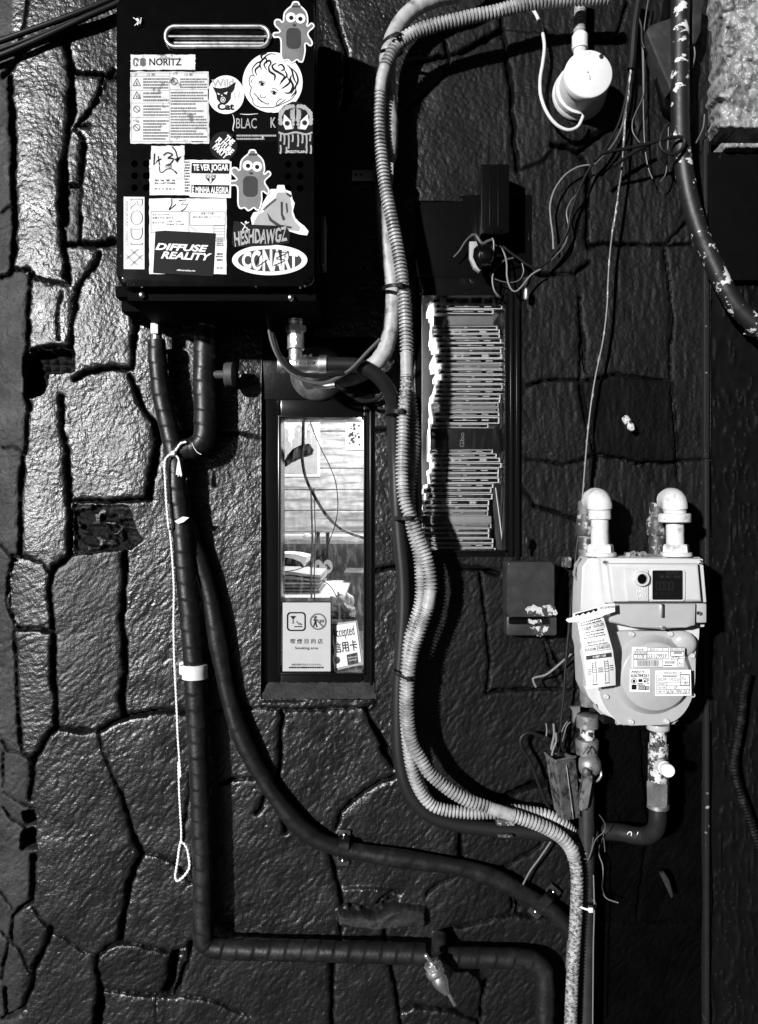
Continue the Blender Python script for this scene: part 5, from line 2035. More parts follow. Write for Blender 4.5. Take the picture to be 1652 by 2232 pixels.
# grey valve knob sticking out of the branch pipe
bm = nb()
o_ = P(462, 817, YA)
lathe(bm, o_, (1, 0, 0), [(0, .009), (px(28, YA), .008), (px(28.5, YA), .022), (px(31, YA), .024), (px(46, YA), .024), (px(48, YA), .022), (px(48.5, YA), .004)], 10)
single('valve_knob', bm, mat('grey_knob', .06, .5), 'grey round valve knob seen edge-on right of the branch pipe', 'valve knob')

# gas connection under the heater with its black hose
YG = -.088
t = thing('gas_hose', 'black rubber gas hose with a bright metal elbow, dropping behind the pale conduit', 'hose', P(690, 800, YG))
bm = nb()
tube(bm, [(705, 795, YG), (747, 795, YG), (784, 798, YG), (813, 812, YG + .004), (838, 836, YG + .012), (853, 866, YG + .024), (859, 900, -.05), (862, 1000, -.03), (866, 1100, -.03), (872, 1180, -.03), (879, 1260, -.03), (880, 1330, -.03), (875, 1420, -.03), (869, 1500, -.03), (868, 1580, -.03),
          (873, 1660, -.03), (890, 1722, -.03), (930, 1772, -.03), (990, 1796, -.03), (1060, 1806, -.03), (1130, 1812, -.03), (1200, 1818, -.03), (1300, 1820, -.03)], .0138, 18, .005, wrapped(.09, .012, 8))
mesh_obj('rubber_hose', bm, M['rubber'], t, angle=60)
bm = nb()
v0 = P(*Z5(1018, 470), YG)
k = S * fac(YG) / 1.652 / 1.6543
lathe(bm, v0, (0, 0, 1), [(0, 38 * k), (10 * k, 42 * k), (36 * k, 42 * k), (38 * k, 38 * k)], 20)
lathe(bm, v0 + Vector((0, 0, 146 * k)), (0, 0, 1), [(0, 58 * k), (3 * k, 62 * k), (34 * k, 62 * k), (36 * k, 56 * k)], 6)
lathe(bm, v0 + Vector((0, 0, 184 * k)), (0, 0, 1), [(0, 38 * k), (22 * k, 46 * k), (28 * k, 40 * k), (34 * k, 44 * k), (58 * k, 44 * k), (60 * k, 40 * k), (150 * k, 40 * k), (330 * k, 40 * k)], 20)
mesh_obj('union', bm, M['chrome_dull'], t)
bm = nb()
lathe(bm, v0 + Vector((0, 0, 40 * k)), (0, 0, 1), [(0, 50 * k), (4 * k, 54 * k), (20 * k, 50 * k), (60 * k, 51 * k), (92 * k, 49 * k), (104 * k, 53 * k), (107 * k, 48 * k)], 14)
mesh_obj('foil_sleeve', bm, mat('crinkled_foil', .85, .38, .9, bump=(150, .6, .004)), t)
bm = nb()
lathe(bm, P(*Z5(912, 520), YG), (1, .0, -.0), [(0, 44 * k), (3 * k, 50 * k), (34 * k, 50 * k), (38 * k, 42 * k), (60 * k, 42 * k), (75 * k, 48 * k), (180 * k, 50 * k), (186 * k, 46 * k), (245 * k, 46 * k), (248 * k, 54 * k), (290 * k, 54 * k), (294 * k, 48 * k)], 24)
tube(bm, [v0 + Vector((0, 0, 6 * k)), v0 + Vector((0, 0, -40 * k))], 44 * k, 18, spline=False)
mesh_obj('metal_tee', bm, M['steel'], t)
bm = nb()
text(bm, 'No.10K', *Z5(1020, 498), *Z5(1150, 518), YG - 51 * k)
mesh_obj('tee_stamp', bm, M['ink'], t, smooth=False)
# round metal cap behind it
bm = nb()
lathe(bm, P(693, 817, .02), (0, -1, 0), [(0, .053), (.012, .054), (.020, .052), (.034, .044), (.044, .032), (.051, .016), (.054, .0)], 36)
single('vent_cap', bm, M['chrome_dull'], 'round metal vent cap half hidden behind the gas elbow', 'vent cap')
for (pts, r_, m_, lab, y_) in (
        ([(850, 190), (858, 300), (880, 400), (920, 485), (985, 565), (1080, 618), (1180, 630), (1262, 600), (1350, 545), (1450, 440), (1520, 370)], .0034, M['cable_grey'], 'grey drain tube looping under the heater in front of the gas elbow', -.112),
        ([(880, 330), (910, 440), (960, 520), (1040, 572), (1150, 586), (1300, 570)], .0042, M['cable'], 'black tube running beside the grey drain tube', -.116),
        ([(1142, 640), (1250, 640), (1330, 690), (1420, 735), (1500, 725), (1540, 680)], .004, M['cable'], 'thin black tube under the metal vent cap', -.045)):
    bm = nb()
    tube(bm, T3(Z5, pts, y_), r_, 8, .006)
    single('drain_tube', bm, m_, lab, 'tube', 'thin tubes under the heater')
bm = nb()
tube(bm, T3(Z5, [(1142, 650), (1190, 648), (1250, 640)], -.048), .0055, 10)
single('tube_end', bm, M['steel'], 'short bright ferrule in front of the vent cap', 'ferrule')
bm = nb()
tube(bm, T3(Z5, [(325, 215), (335, 260), (350, 292), (375, 300), (400, 290), (430, 262)], -.065), .0014, 6)
single('wire_loop', bm, M['cable_grey'], 'small wire loop under the heater between the two pipes', 'wire')

# pale wrapped hose and the corrugated conduits
YP = -.05
bm = nb()
PALE = [(1060, -60, YP), (1000, -18, YP), (950, -4, YP), (905, 18, YP), (873, 50, YP), (853, 90, YP), (845, 130, YP), (845, 200, YP), (850, 270, YP), (848, 330, YP), (840, 370, YP), (835, 422, YP), (838, 480, YP), (847, 560, YP), (856, 620, YP),
        (856, 670, YP), (850, 722, YP), (838, 765, YP), (812, 798, YP), (775, 820, YP + .02), (735, 830, YP + .05)]
tube(bm, PALE, .0155, 20, .0035, wrapped(.022, .06, 12))
single('pale_wrapped_hose', bm, M['tape_light'], 'thick pale tape-wrapped hose bending down from the top edge behind the conduit', 'hose', angle=60)
YC = -.078
C1 = T3(Z16, [(1700, -10), (1450, -5), (1202, 25), (1000, 75), (850, 105), (700, 140), (600, 165), (520, 195), (450, 235), (395, 285), (350, 360), (322, 430), (302, 510), (288, 620), (285, 740), (290, 860), (300, 960), (312, 1060), (330, 1180), (352, 1290), (375, 1400), (400, 1530), (420, 1650), (437, 1780), (447, 1900), (453, 2050), (457, 2200)], YC) + \
     [(886, 830, YC), (881, 890, YC), (878, 960, YC), (877, 1040, YC), (882, 1090, YC), (896, 1130, YC), (916, 1180, YC), (932, 1225, YC), (939, 1275, YC), (932, 1325, YC), (916, 1372, YC), (900, 1420, YC), (891, 1470, YC), (888, 1530, YC), (890, 1580, YC), (899, 1622, YC)] + \
     T3(Z12, [(655, 55), (700, 130), (760, 185), (830, 240), (910, 285), (1000, 320), (1100, 352), (1180, 378), (1280, 412), (1380, 455), (1450, 500), (1500, 555), (1530, 630), (1543, 730), (1541, 870), (1532, 1050), (1520, 1250), (1512, 1420), (1505, 1600), (1500, 1800)], YC)
t = thing('corrugated_conduit', 'pale corrugated conduit in front, from the top edge down to the grey post', 'conduit', P(886, 830, YC), 'corrugated conduits')
pw = [P(*p) for p in C1]
cs = [Vector(p) for p in catmull([tuple(p) for p in pw], n=14)]


def cutrange(cs, y_a, y_b, conv=lambda p: CY - p.z / S / fac(YC)):
    return [p for p in cs if y_a <= conv(p) <= y_b]


def idx_of(cs, pxy):
    q = P(pxy[0], pxy[1], YC)
    return min(range(len(cs)), key=lambda i: (cs[i] - q).length)


marks = [0, idx_of(cs, Z16(322, 420)), idx_of(cs, Z16(292, 575)), idx_of(cs, (886, 775)), idx_of(cs, (886, 822)), idx_of(cs, (880, 900)), idx_of(cs, (938, 1290)), idx_of(cs, (932, 1325)), idx_of(cs, Z12(1040, 335)), idx_of(cs, Z12(1185, 380)), idx_of(cs, Z12(1530, 630)), len(cs) - 1]
kinds = ['rib', 'tape', 'rib', 'tape', 'dirty', 'rib', 'tape', 'rib', 'tape', 'rib', 'dirty']
for a, b, kd in zip(marks, marks[1:], kinds):
    seg = cs[max(0, a - 1):b + 1]
    bm = nb()
    if kd == 'rib':
        tube(bm, seg, .0107, 16, .00098, corrug(.0069, .30), spline=False)
    elif kd == 'dirty':
        tube(bm, seg, .0107, 16, .00098, corrug(.0069, .2), spline=False)
    else:
        tube(bm, seg, .0118, 18, .003, wrapped(.014, .07, 3), spline=False)
    mesh_obj({'rib': 'ribbed_tube', 'dirty': 'stained_tube', 'tape': 'taped_joint'}[kd], bm, M[{'rib': 'conduit', 'dirty': 'conduit_dirty', 'tape': 'tape_light'}[kd]], t, angle=70)
YD = -.05
bm = nb()
C2 = [(893, 858, YD), (899, 910, YD), (902, 960, YD), (898, 1010, YD), (893, 1060, YD), (893, 1110, YD), (900, 1160, YD), (913, 1210, YD), (917, 1262, YD), (916, 1310, YD), (905, 1352, YD), (893, 1392, YD), (888, 1440, YD), (884, 1500, YD), (884, 1560, YD), (888, 1610, YD)] + \
     T3(Z12, [(592, 40), (605, 110), (630, 190), (668, 262), (720, 318), (790, 345), (870, 357), (960, 365), (1050, 362), (1120, 355), (1200, 350), (1290, 362), (1370, 376), (1440, 410), (1490, 448, -.042), (1530, 488, -.026), (1575, 545, -.012), (1605, 610, -.006)], YD)
tube(bm, C2, .0100, 16, .00098, corrug(.0069, .30))
single('corrugated_conduit', bm, M['conduit'], 'second corrugated conduit running behind the front one and under it', 'conduit', 'corrugated conduits', angle=70)
bm = nb()
zb(bm, Z12, 1085, 400, 1190, 440, -.05, -.02, .004)
zb(bm, Z12, 1095, 488, 1180, 505, -.055, -.045, .002)
single('rusty_bracket', bm, M['peeled_dark'], 'rusty flaked bracket on the black hose under the conduits', 'bracket')


def tie(label, c, rx, y, ry, m, deg=0, w=.0035):
    bm = nb()
    o = P(c[0], c[1], y)
    n = 28
    a_ = math.radians(deg)
    for h in (0,):
        pts = []
        for i in range(n + 1):
            t_ = 2 * math.pi * i / n
            x_ = L(rx, y) * math.cos(t_)
            pts.append(o + Vector((x_ * math.cos(a_), ry * math.sin(t_), x_ * -math.sin(a_))))
    va = []
    for p in pts[:-1]:
        d_ = Vector((p - o)).normalized() * .0014
        va.append([bm.verts.new(p + Vector((0, 0, w))), bm.verts.new(p + d_ + Vector((0, 0, w))), bm.verts.new(p + d_ - Vector((0, 0, w))), bm.verts.new(p - Vector((0, 0, w)))])
    for i in range(n):
        j = (i + 1) % n
        for k_ in range(4):
            l_ = (k_ + 1) % 4
            bm.faces.new((va[i][k_], va[j][k_], va[j][l_], va[i][l_]))
    q = o + Vector((L(rx, y) * .2, -ry, 0))
    box(bm, q.x - .004, q.x + .004, q.y - .004, q.y + .001, q.z - .0045, q.z + .0045, .001)
    return single('cable_tie', bm, m, label, 'cable tie', 'cable ties round the conduits')


tie('black cable tie at the top bend of the pale hose', (858, 101), 29, -.062, .034, M['cable'], -14)
tie('black cable tie above the disc window, round hose and conduit', (866, 633), 32, -.062, .034, M['cable'], 2)
tie('black cable tie just below the vent cap level, round gas hose and conduit', (869, 902), 28, -.055, .038, M['cable'], 2)
tie('black cable tie beside the middle of the disc window', (886, 1129), 29, -.055, .038, M['cable'], 0)
tie('slanted black cable tie beside the smoking notice', (884, 1470), 25, -.055, .038, M['cable'], 16, .002)
tie('pale cable tie round the grey post and conduit', (1271, 1962), 25, -.06, .034, M['white_plastic'], 9, .0018)
for lab, (x_, y_) in (('black lug left of the gas hose below the smoking window', Z15(1510, 1230)), ('black lug right of the gas hose below the smoking window', Z15(1592, 1230))):
    bm = nb()
    pbox(bm, x_ - 4, y_ - 19, x_ + 4, y_ + 19, -.034, -.004, .002)
    single('hose_lug', bm, M['cable'], lab, 'lug', 'lugs of the hose holder')
bm = nb()
zb(bm, Z16, 246, 1005, 268, 1075, -.04, .0, .002)
zb(bm, Z16, 338, 1003, 376, 1085, -.075, -.03, .003)
single('hose_bracket', bm, M['ink_light'], 'grey bracket holding the pale hose beside the two-hole clip', 'bracket')


def clip(label, z, x0, y0, x1, y1, y, holes, deg=0):
    t = thing('saddle_clip', label, 'clip', P(*z((x0 + x1) / 2, y1), y))
    a, b = z(x0, y0), z(x1, y1)
    c = ((a[0] + b[0]) / 2, (a[1] + b[1]) / 2)
    bm = nb()
    plate(bm, rotp([(a[0], a[1]), (b[0], a[1]), (b[0], b[1]), (a[0], b[1])], c, deg), y, .005, .0008)
    mesh_obj('clip_plate', bm, M['white_plastic'], t)
    bm = nb()
    for i, h in enumerate(holes):
        disc(bm, z(*h), 2.6, y - .0003 - .0001 * i, 14)
    mesh_obj('clip_hole', bm, M['cavity'], t, smooth=False)


M['white_plastic_dim'] = M['white_plastic']
clip('small grey two-hole clip left of the pale hose', Z16, 118, 1050, 246, 1112, -.012, [(143, 1080), (176, 1080)])
clip('small white clip at the right edge under the black pole', Z8, 1578, 1965, 1662, 2035, -.02, [(1612, 1998), (1640, 1985)], 14)
bm = nb()
lathe(bm, P(1361, 909, -.012), (.45, -.5, -1), [(0, .006), (.004, .0075), (.024, .0075), (.028, .006), (.034, .004)], 12)
single('wall_anchor', bm, M['peeled'], 'short pale plug stuck in the dark stone above the gas meter', 'plug')

# black cables at the top left
for pts, r_, lab in (([(-60, 112, -.0), (0, 90, -.008), (60, 68, -.014), (122, 46, -.018), (180, 24, -.02), (244, -2, -.02), (330, -40, -.02)], .0058, 'upper black cable crossing the top left stones'),
                     ([(-60, 140, -.0), (0, 121, -.008), (70, 92, -.014), (144, 58, -.018), (190, 36, -.02), (250, 10, -.02), (330, -28, -.02)], .0062, 'lower black cable crossing the top left stones'),
                     ([(-60, 126, -.0), (0, 108, -.006), (80, 78, -.012), (140, 52, -.015), (190, 30, -.016), (250, 5, -.016), (330, -33, -.016)], .0036, 'thin black cable between the two thicker ones at the top left')):
    bm = nb()
    tube(bm, pts, r_, 10, .006)
    single('black_cable', bm, M['cable'], lab, 'cable', 'cables at the top left')

# round lamp box with corrugated conduit
t = thing('round_junction_box', 'round white metal junction box with a flat lid, hung on a short corrugated pipe', 'junction box', P(1261, 208, 0))
R_ = .0449
o_ = P(1283.5, 160, -.076)
w_ = Vector((o_.x, -.002, o_.z))
bm = nb()
lathe(bm, w_, (0, -1, 0), [(0, R_ * 1.16), (.006, R_ * 1.16), (.010, R_ * 1.10), (.016, R_ * 1.12), (.024, R_ * 1.10), (.026, R_ * 1.0), (.05, R_ * .97), (.058, R_ * .95)], 48)
mesh_obj('box_body', bm, M['white_paint'], t)
bm = nb()
lathe(bm, w_ + Vector((0, -.056, 0)), (0, -1, 0), [(0, R_ * .97), (.002, R_ * 1.01), (.014, R_ * 1.01), (.0165, R_ * .985), (.0175, R_ * .95), (.0178, 0)], 56)
mesh_obj('lid', bm, M['white_plastic'], t)
bm = nb()
disc(bm, Z17(460, 427), 4.8, -.0772, 20)
mesh_obj('lid_hole', bm, M['cavity'], t, smooth=False)
bm = nb()
disc(bm, Z17(358, 547), 1.4, -.0772, 10)
stroke(bm, [Z17(368, 570), Z17(374, 590), Z17(372, 606)], .9, -.0772)
stroke(bm, [Z17(372, 392), Z17(374, 404)], 1, -.0772, False)
mesh_obj('lid_mark', bm, M['ink_mid'], t, smooth=False)
bm = nb()
yy = -.03
tube(bm, T3(Z17, [(302, -60), (300, 60), (296, 180), (294, 290)], yy), .0112, 16, .001, corrug(.0062, .12))
mesh_obj('corrugated_pipe', bm, M['conduit'], t, angle=70)
bm = nb()
a = P(*Z17(298, 380), yy)
lathe(bm, a, (0, 0, 1), [(-.014, .0125), (0, .0125), (.001, .0155), (.026, .0155), (.03, .013)], 14)
mesh_obj('gland_nut', bm, M['white_plastic'], t)
bm = nb()
tube(bm, T3(Z17, [(325, 830), (318, 850), (322, 880)], -.02), .005, 10)
mesh_obj('drain_nipple', bm, M['chrome_dull'], t)
bm = nb()
tube(bm, T3(Z8, [(290, 60), (318, 110), (345, 190), (358, 280), (348, 380), (332, 480), (336, 580), (372, 680), (430, 755), (500, 788), (560, 768), (592, 705)], -.03), .0033, 10, .006)
single('white_cable', bm, M['cable_pale'], 'white cable curling under the round junction box', 'cable')

# flaked black standpipe at the right
YL = -.05
bm = nb()
tube(bm, [(1483, -60, YL), (1482, 60, YL), (1482, 180, YL), (1483, 290, YL), (1488, 345, YL), (1498, 410, YL), (1510, 460, YL), (1528, 515, YL), (1548, 560, YL), (1572, 612, YL), (1600, 660, YL), (1632, 696, YL), (1680, 735, YL), (1740, 775, YL)],
     .0170, 24, .005, wrapped(.038, .03, 21))
single('flaking_pipe', bm, M['pole_paint'], 'black pipe with flaking white paint curving away at the right edge', 'pipe', angle=60)

M['cable_dim'] = mat('dusty_pale_cable', .17, .5, spec=.2)
# cable runs on the dark stones: (zoom, points, depth, radius, material, label)
RUNS = [
    (Z8, [(935, -40), (905, 150), (890, 350), (880, 420)], -.03, .0075, 'cable', 'thick black cable sleeve hanging from the top edge'),
    (Z8, [(885, 380), (868, 560), (848, 700), (838, 860), (828, 1010), (812, 1130), (795, 1260), (772, 1400), (757, 1520), (747, 1650), (742, 1750), (740, 1830), (730, 1940), (714, 2060), (694, 2160), (668, 2280), (648, 2400), (630, 2540), (614, 2700), (602, 2850), (586, 3050), (576, 3190)], -.028, .0024, 'cable_peel', 'long thin flaking cable dropping from the top edge to the gas meter'),
    (Z9, [(640, 250), (612, 480), (596, 620), (580, 800), (560, 1000), (540, 1200), (522, 1400), (510, 1600), (490, 1800), (476, 1980), (470, 2080)], -.036, .0024, 'cable', 'black cable continuing down left of the gas meter into the open duct'),
    (Z8, [(872, 440), (850, 600), (812, 740), (752, 860), (700, 940), (640, 1010), (590, 1100), (548, 1200), (515, 1300), (498, 1400), (450, 1490), (395, 1560)], -.02, .0026, 'cable', 'black cable sweeping down left towards the black terminal box'),
    (Z8, [(850, 660), (830, 760), (790, 850), (730, 930), (660, 1000)], -.022, .002, 'cable_grey', 'dark grey cable beside the sweeping black one'),
    (Z18, [(1310, 125), (1250, 130), (1170, 155), (1060, 230), (965, 365), (920, 510), (922, 640), (945, 820), (950, 960)], -.018, .0018, 'cable_dim', 'pale thin cable bowed left on the dark stone'),
    (Z18, [(1195, 395), (1115, 500), (1082, 600), (1098, 750), (1060, 920), (930, 1070)], -.018, .0016, 'cable_grey', 'grey thin cable next to the sweeping black one'),
    (Z18, [(960, 1010), (880, 1095), (790, 1145), (690, 1115), (600, 1045), (500, 975), (380, 860)], -.018, .0026, 'cable', 'black cable dipping between terminal box and window corner'),
    (Z18, [(370, 925), (425, 940), (470, 1020), (488, 1120), (490, 1230), (520, 1340), (575, 1380), (640, 1325), (725, 1220), (820, 1160)], -.022, .0018, 'cable_dim', 'pale thin cable looping over the top right of the disc window'),
    (Z18, [(555, 1045), (450, 1080), (372, 1160), (345, 1260), (365, 1370), (410, 1430)], -.02, .0020, 'cable_grey', 'grey cable curling over the disc window top'),
    (Z18, [(-40, 1040), (20, 975), (80, 880), (150, 810)], -.012, .0018, 'cable_grey', 'thin dark cable slanting left of the terminal box'),
    (Z18, [(640, 1100), (655, 1180), (620, 1260), (540, 1290), (440, 1280), (360, 1250)], -.016, .0013, 'cable_grey', 'fine grey wire under the terminal box'),
    (Z17, [(822, -20), (800, 110), (780, 300), (782, 480), (783, 640), (776, 740), (725, 850), (697, 930), (702, 1010), (755, 1090)], -.024, .0013, 'cable_grey', 'fine wire hanging left of the flaking pipe, bowed at its end'),
    (Z17, [(765, 200), (772, 380), (778, 620), (782, 900), (792, 1120), (815, 1270), (850, 1360)], -.022, .0013, 'cable_grey', 'fine straight wire beside the bowed one'),
    (Z17, [(715, 100), (745, 140), (765, 210), (770, 320), (790, 370)], -.032, .0026, 'cable', 'short black cable crossing the thick sleeve'),
    (Z17, [(410, 1225), (480, 1165), (640, 1132), (830, 1090), (990, 1048), (1075, 1046), (1092, 1090), (1060, 1150), (1000, 1175), (930, 1145), (905, 1090), (925, 1010), (975, 940)], -.075, .0034, 'cable', 'black cable looped round the flaking pipe'),
    (Z17, [(550, 1265), (650, 1195), (740, 1140), (830, 1095)], -.03, .0038, 'cable', 'short thick black cable end left of the flaking pipe'),
    (Z17, [(972, 950), (965, 1150), (950, 1320), (905, 1385)], -.03, .0013, 'cable_grey', 'fine wire dangling from the cable loop'),
    (Z17, [(1246, 870), (1232, 980), (1180, 1090)], -.02, .0016, 'cable_grey', 'short wire right of the flaking pipe'),
    (Z17, [(1160, 330), (1172, 420), (1150, 520)], -.03, .0018, 'cable_grey', 'short grey wire below the long dark fitting'),
    (Z11, [(350, 265), (270, 238), (218, 265), (220, 330), (275, 420), (320, 540), (362, 650), (412, 725)], -.03, .0036, 'cable', 'black cable looping left of the open duct'),
    (Z12, [(1405, 510), (1330, 620), (1272, 700), (1224, 796)], -.028, .0022, 'cable_grey', 'grey stiff cable slanting below the conduits'),
    (Z11, [(690, 735), (725, 790), (715, 840), (668, 885), (645, 950), (622, 1005), (570, 990)], -.07, .0009, 'cable_grey', 'fine loose wire lying over the grey post'),
    (Z11, [(655, 870), (640, 960), (620, 1012)], -.07, .0009, 'cable_grey', 'second fine wire on the grey post'),
    (Z11, [(715, 870), (686, 960), (712, 1050), (710, 1180), (732, 1240), (805, 1268)], -.03, .0012, 'cable_dim', 'fine pale wire dangling right of the grey post'),
    (Z11, [(715, 850), (725, 960)], -.03, .001, 'cable_grey', 'fine short wire end right of the grey post'),
    (Z9, [(626, 625), (598, 690), (582, 740), (600, 780), (636, 800)], -.07, .0024, 'cable_dim', 'white wire hook left of the gas meter'),
    (Z9, [(565, 1325), (500, 1380), (430, 1440), (370, 1480), (290, 1500), (290, 1530), (308, 1565)], -.03, .0022, 'cable_dim', 'pale bent wire end left of the gas meter tag'),
    (Z19, [(152, 195), (158, 330), (140, 420), (122, 510)], -.05, .0022, 'cable_dim', 'pale stub of wire standing in the open duct'),
    (Z19, [(176, 300), (184, 400), (150, 490), (130, 575)], -.055, .0020, 'cable_dim', 'second pale wire standing in the open duct'),
    (Z19, [(318, 170), (280, 220), (250, 290)], -.04, .0012, 'cable_grey', 'fine wire bent above the open duct'),
    (Z19, [(60, 190), (72, 260), (65, 345)], -.03, .0014, 'cable_dim', 'short pale wire left above the open duct'),
    (Z19, [(-10, 400), (60, 440), (110, 560)], -.04, .003, 'cable', 'black cable entering the open duct from the left'),
    (Z11, [(655, 1100), (660, 1300), (655, 1500), (653, 1700), (650, 2050)], -.072, .0012, 'cable_dim', 'fine pale wire down the right side of the grey post'),
    (Z9, [(500, 1960), (530, 1850), (560, 1820)], -.035, .0012, 'cable_grey', 'fine wire twig above the open duct'),
]
for z, pts, y_, r_, m_, lab in RUNS:
    bm = nb()
    tube(bm, T3(z, pts, y_), r_, 8, .005)
    single('wall_cable', bm, M[m_], lab, 'cable', 'cables on the dark stones')

# black terminal box with dangling connector
t = thing('terminal_box', 'tall black terminal box above the disc window', 'terminal box', P(1080, 523, -.03))
bm = nb()
zb(bm, Z18, 232, 112, 515, 800, -.055, .0, .003)
mesh_obj('housing', bm, M['panel'], t)
bm = nb()
for xx in (318, 400):
    zb(bm, Z18, xx, 130, xx + 12, 740, -.0565, -.05, .001)
zb(bm, Z18, 250, 752, 430, 800, -.06, -.05, .002)
mesh_obj('cover_rib', bm, M['panel'], t)
t = thing('cable_connector', 'broken pale cable connector dangling under the black terminal box', 'connector', P(*Z18(200, 1170), -.03))
bm = nb()
plate(bm, [Z18(*p) for p in ((120, 880), (190, 880), (205, 930), (150, 950), (140, 1040), (180, 1130), (235, 1165), (215, 1180), (160, 1140), (118, 1040))], -.05, .012, .002)
mesh_obj('bracket', bm, M['ink_light'], t)
bm = nb()
lathe(bm, P(*Z18(200, 1030), -.04), (1, -.2, 0), [(0, .006), (.008, .02), (.016, .021), (.026, .019), (.03, .01)], 16)
lathe(bm, P(*Z18(300, 1000), -.03), (0, -1, .1), [(0, .016), (.01, .018), (.018, .012), (.02, .004)], 14)
mesh_obj('socket', bm, M['black_gloss'], t)
bm = nb()
tube(bm, T3(Z18, [(130, 830), (180, 820), (240, 900), (300, 880), (350, 860)], -.045), .003, 8)
tube(bm, T3(Z18, [(250, 930), (290, 980), (350, 990), (360, 900), (345, 850)], -.05), .002, 8)
mesh_obj('lead', bm, M['cable_grey'], t)
bm = nb()
lathe(bm, P(*Z18(680, 1460), -.012), (0, -.1, 1), [(0, .004), (.004, .0055), (.018, .005), (.022, .003)], 10)
single('bullet_plug', bm, M['chrome_dull'], 'small metal plug at the window corner stone, upper one', 'plug')
bm = nb()
lathe(bm, P(*Z9(240, 600), -.012), (0, -.1, 1), [(0, .003), (.012, .003), (.016, .006), (.026, .0065), (.034, .003)], 10)
single('bullet_plug', bm, M['cable'], 'small black plug hanging above the dark junction box', 'plug')
# dark fittings beside the flaking pipe
t = thing('angled_case', 'dark wedge-shaped case tucked behind the flaking pipe', 'case', P(1440, 330, -.02))
bm = nb()
plate(bm, [Z17(*p) for p in ((812, 215), (845, 185), (1000, 128), (1040, 140), (1040, 700), (985, 690), (805, 250))], -.045, .04, .004)
mesh_obj('shell', bm, M['pvc'], t)
bm = nb()
plate(bm, [Z17(*p) for p in ((840, 395), (862, 400), (985, 720), (990, 860), (930, 810), (900, 660))], -.02, .015, .003)
plate(bm, [Z17(*p) for p in ((960, -40), (1000, -40), (1000, 130), (930, 150))], -.03, .02, .003)
mesh_obj('strut', bm, M['panel'], t)
bm = nb()
plate(bm, [Z17(*p) for p in ((1150, -40), (1235, -40), (1222, 230), (1185, 320), (1150, 335), (1136, 240))], -.04, .025, .005)
single('hanging_fitting', bm, M['pvc'], 'long dark rounded fitting hanging right of the flaking pipe', 'fitting')

# dark junction box with peeled white patches
t = thing('junction_box', 'dark square junction box with torn white patches left of the gas meter', 'junction box', P(1157, 1384, -.03))
bm = nb()
zb(bm, Z9, 92, 1050, 462, 1195, -.040, -.002, .006)
mesh_obj('box_base', bm, M['pvc'], t)
bm = nb()
plate(bm, rrect(*Z9(97, 657), *Z9(440, 1056), 7), -.056, .05, .004, 3)
mesh_obj('cover', bm, M['pvc'], t)
bm = nb()
zb(bm, Z9, 112, 1062, 400, 1110, -.048, -.03, .003)
mesh_obj('latch', bm, M['black_gloss'], t)
bm = nb()


def blob(pts, y, seed):
    r = random.Random(seed)
    out = []
    m = len(pts)
    for i in range(m):
        a, b = pts[i], pts[(i + 1) % m]
        n = max(2, int(math.hypot(b[0] - a[0], b[1] - a[1]) / 14))
        for j in range(n):
            out.append(Z9(a[0] + (b[0] - a[0]) * j / n + r.uniform(-6, 6), a[1] + (b[1] - a[1]) * j / n + r.uniform(-6, 6)))
    plate(bm, out, y, .0012)


blob([(232, 990), (290, 970), (320, 985), (420, 965), (450, 985), (462, 1040), (330, 1048), (250, 1046)], -.0572, 1)
blob([(245, 1072), (300, 1080), (345, 1078), (350, 1105), (250, 1108)], -.0492, 2)
blob([(262, 1130), (400, 1125), (385, 1160), (340, 1195), (315, 1190)], -.0412, 3)
mesh_obj('torn_patch', bm, M['peeled'], t, smooth=False)

# corrugated dark hose at the far right
bm = nb()
tube(bm, T3(Z11, [(1590, -120), (1562, 0), (1548, 150), (1525, 280), (1505, 400), (1518, 520), (1560, 650), (1605, 780), (1640, 880), (1680, 980), (1720, 1060)], -.02), .0085, 14, .0012, corrug(.0065, .12))
single('dark_hose', bm, mat('dusty_black_hose', .003, .6, spec=.1, mott=(.02, 60, .6, .08)), 'dusty black corrugated hose at the far right edge', 'hose', angle=70)

# chrome tap
t = thing('tap', 'chrome garden tap between the two lower wrapped pipes', 'tap', P(*Z12(770, 1450), -.05))
k = S * fac(-.06) / 1.5734 / 1.6543
bm = nb()
tube(bm, T3(Z12, [(765, 1060, -.02), (762, 1110, -.035), (760, 1170, -.05)], 0), 46 * k, 18)
mesh_obj('neck', bm, M['tape_dark'], t)
bm = nb()
lathe(bm, P(*Z12(768, 1238), -.046), (0, -1, 0), [(0, 60 * k), (.004, 68 * k), (.012, 66 * k), (.022, 56 * k), (.03, 40 * k), (.034, 30 * k)], 28)
mesh_obj('flange', bm, M['bronze'], t)


def p12(x, y, d):
    return P(*Z12(x, y), d)


bm = nb()
a_, b_ = p12(712, 1205, -.094), p12(805, 1385, -.100)
ax_ = b_ - a_
ln_ = ax_.length
lathe(bm, a_, ax_, [(0, 20 * k), (ln_ * .03, 40 * k), (ln_ * .2, 46 * k), (ln_ * .23, 54 * k), (ln_ * .32, 58 * k), (ln_ * .4, 54 * k), (ln_ * .44, 44 * k), (ln_ * .55, 50 * k), (ln_ * .66, 48 * k), (ln_ * .8, 38 * k), (ln_ * .9, 28 * k), (ln_, 20 * k)], 20)
tube(bm, [p12(772, 1240, -.05), p12(755, 1240, -.07), p12(748, 1246, -.082)], 32 * k, 18)
mesh_obj('tap_body', bm, M['tap'], t)
bm = nb()
lathe(bm, a_ + ax_ * .06, ax_, [(0, 44 * k), (ln_ * .02, 52 * k), (ln_ * .16, 52 * k), (ln_ * .18, 44 * k)], 6)
mesh_obj('bonnet_nut', bm, M['tap'], t, angle=20)
bm = nb()
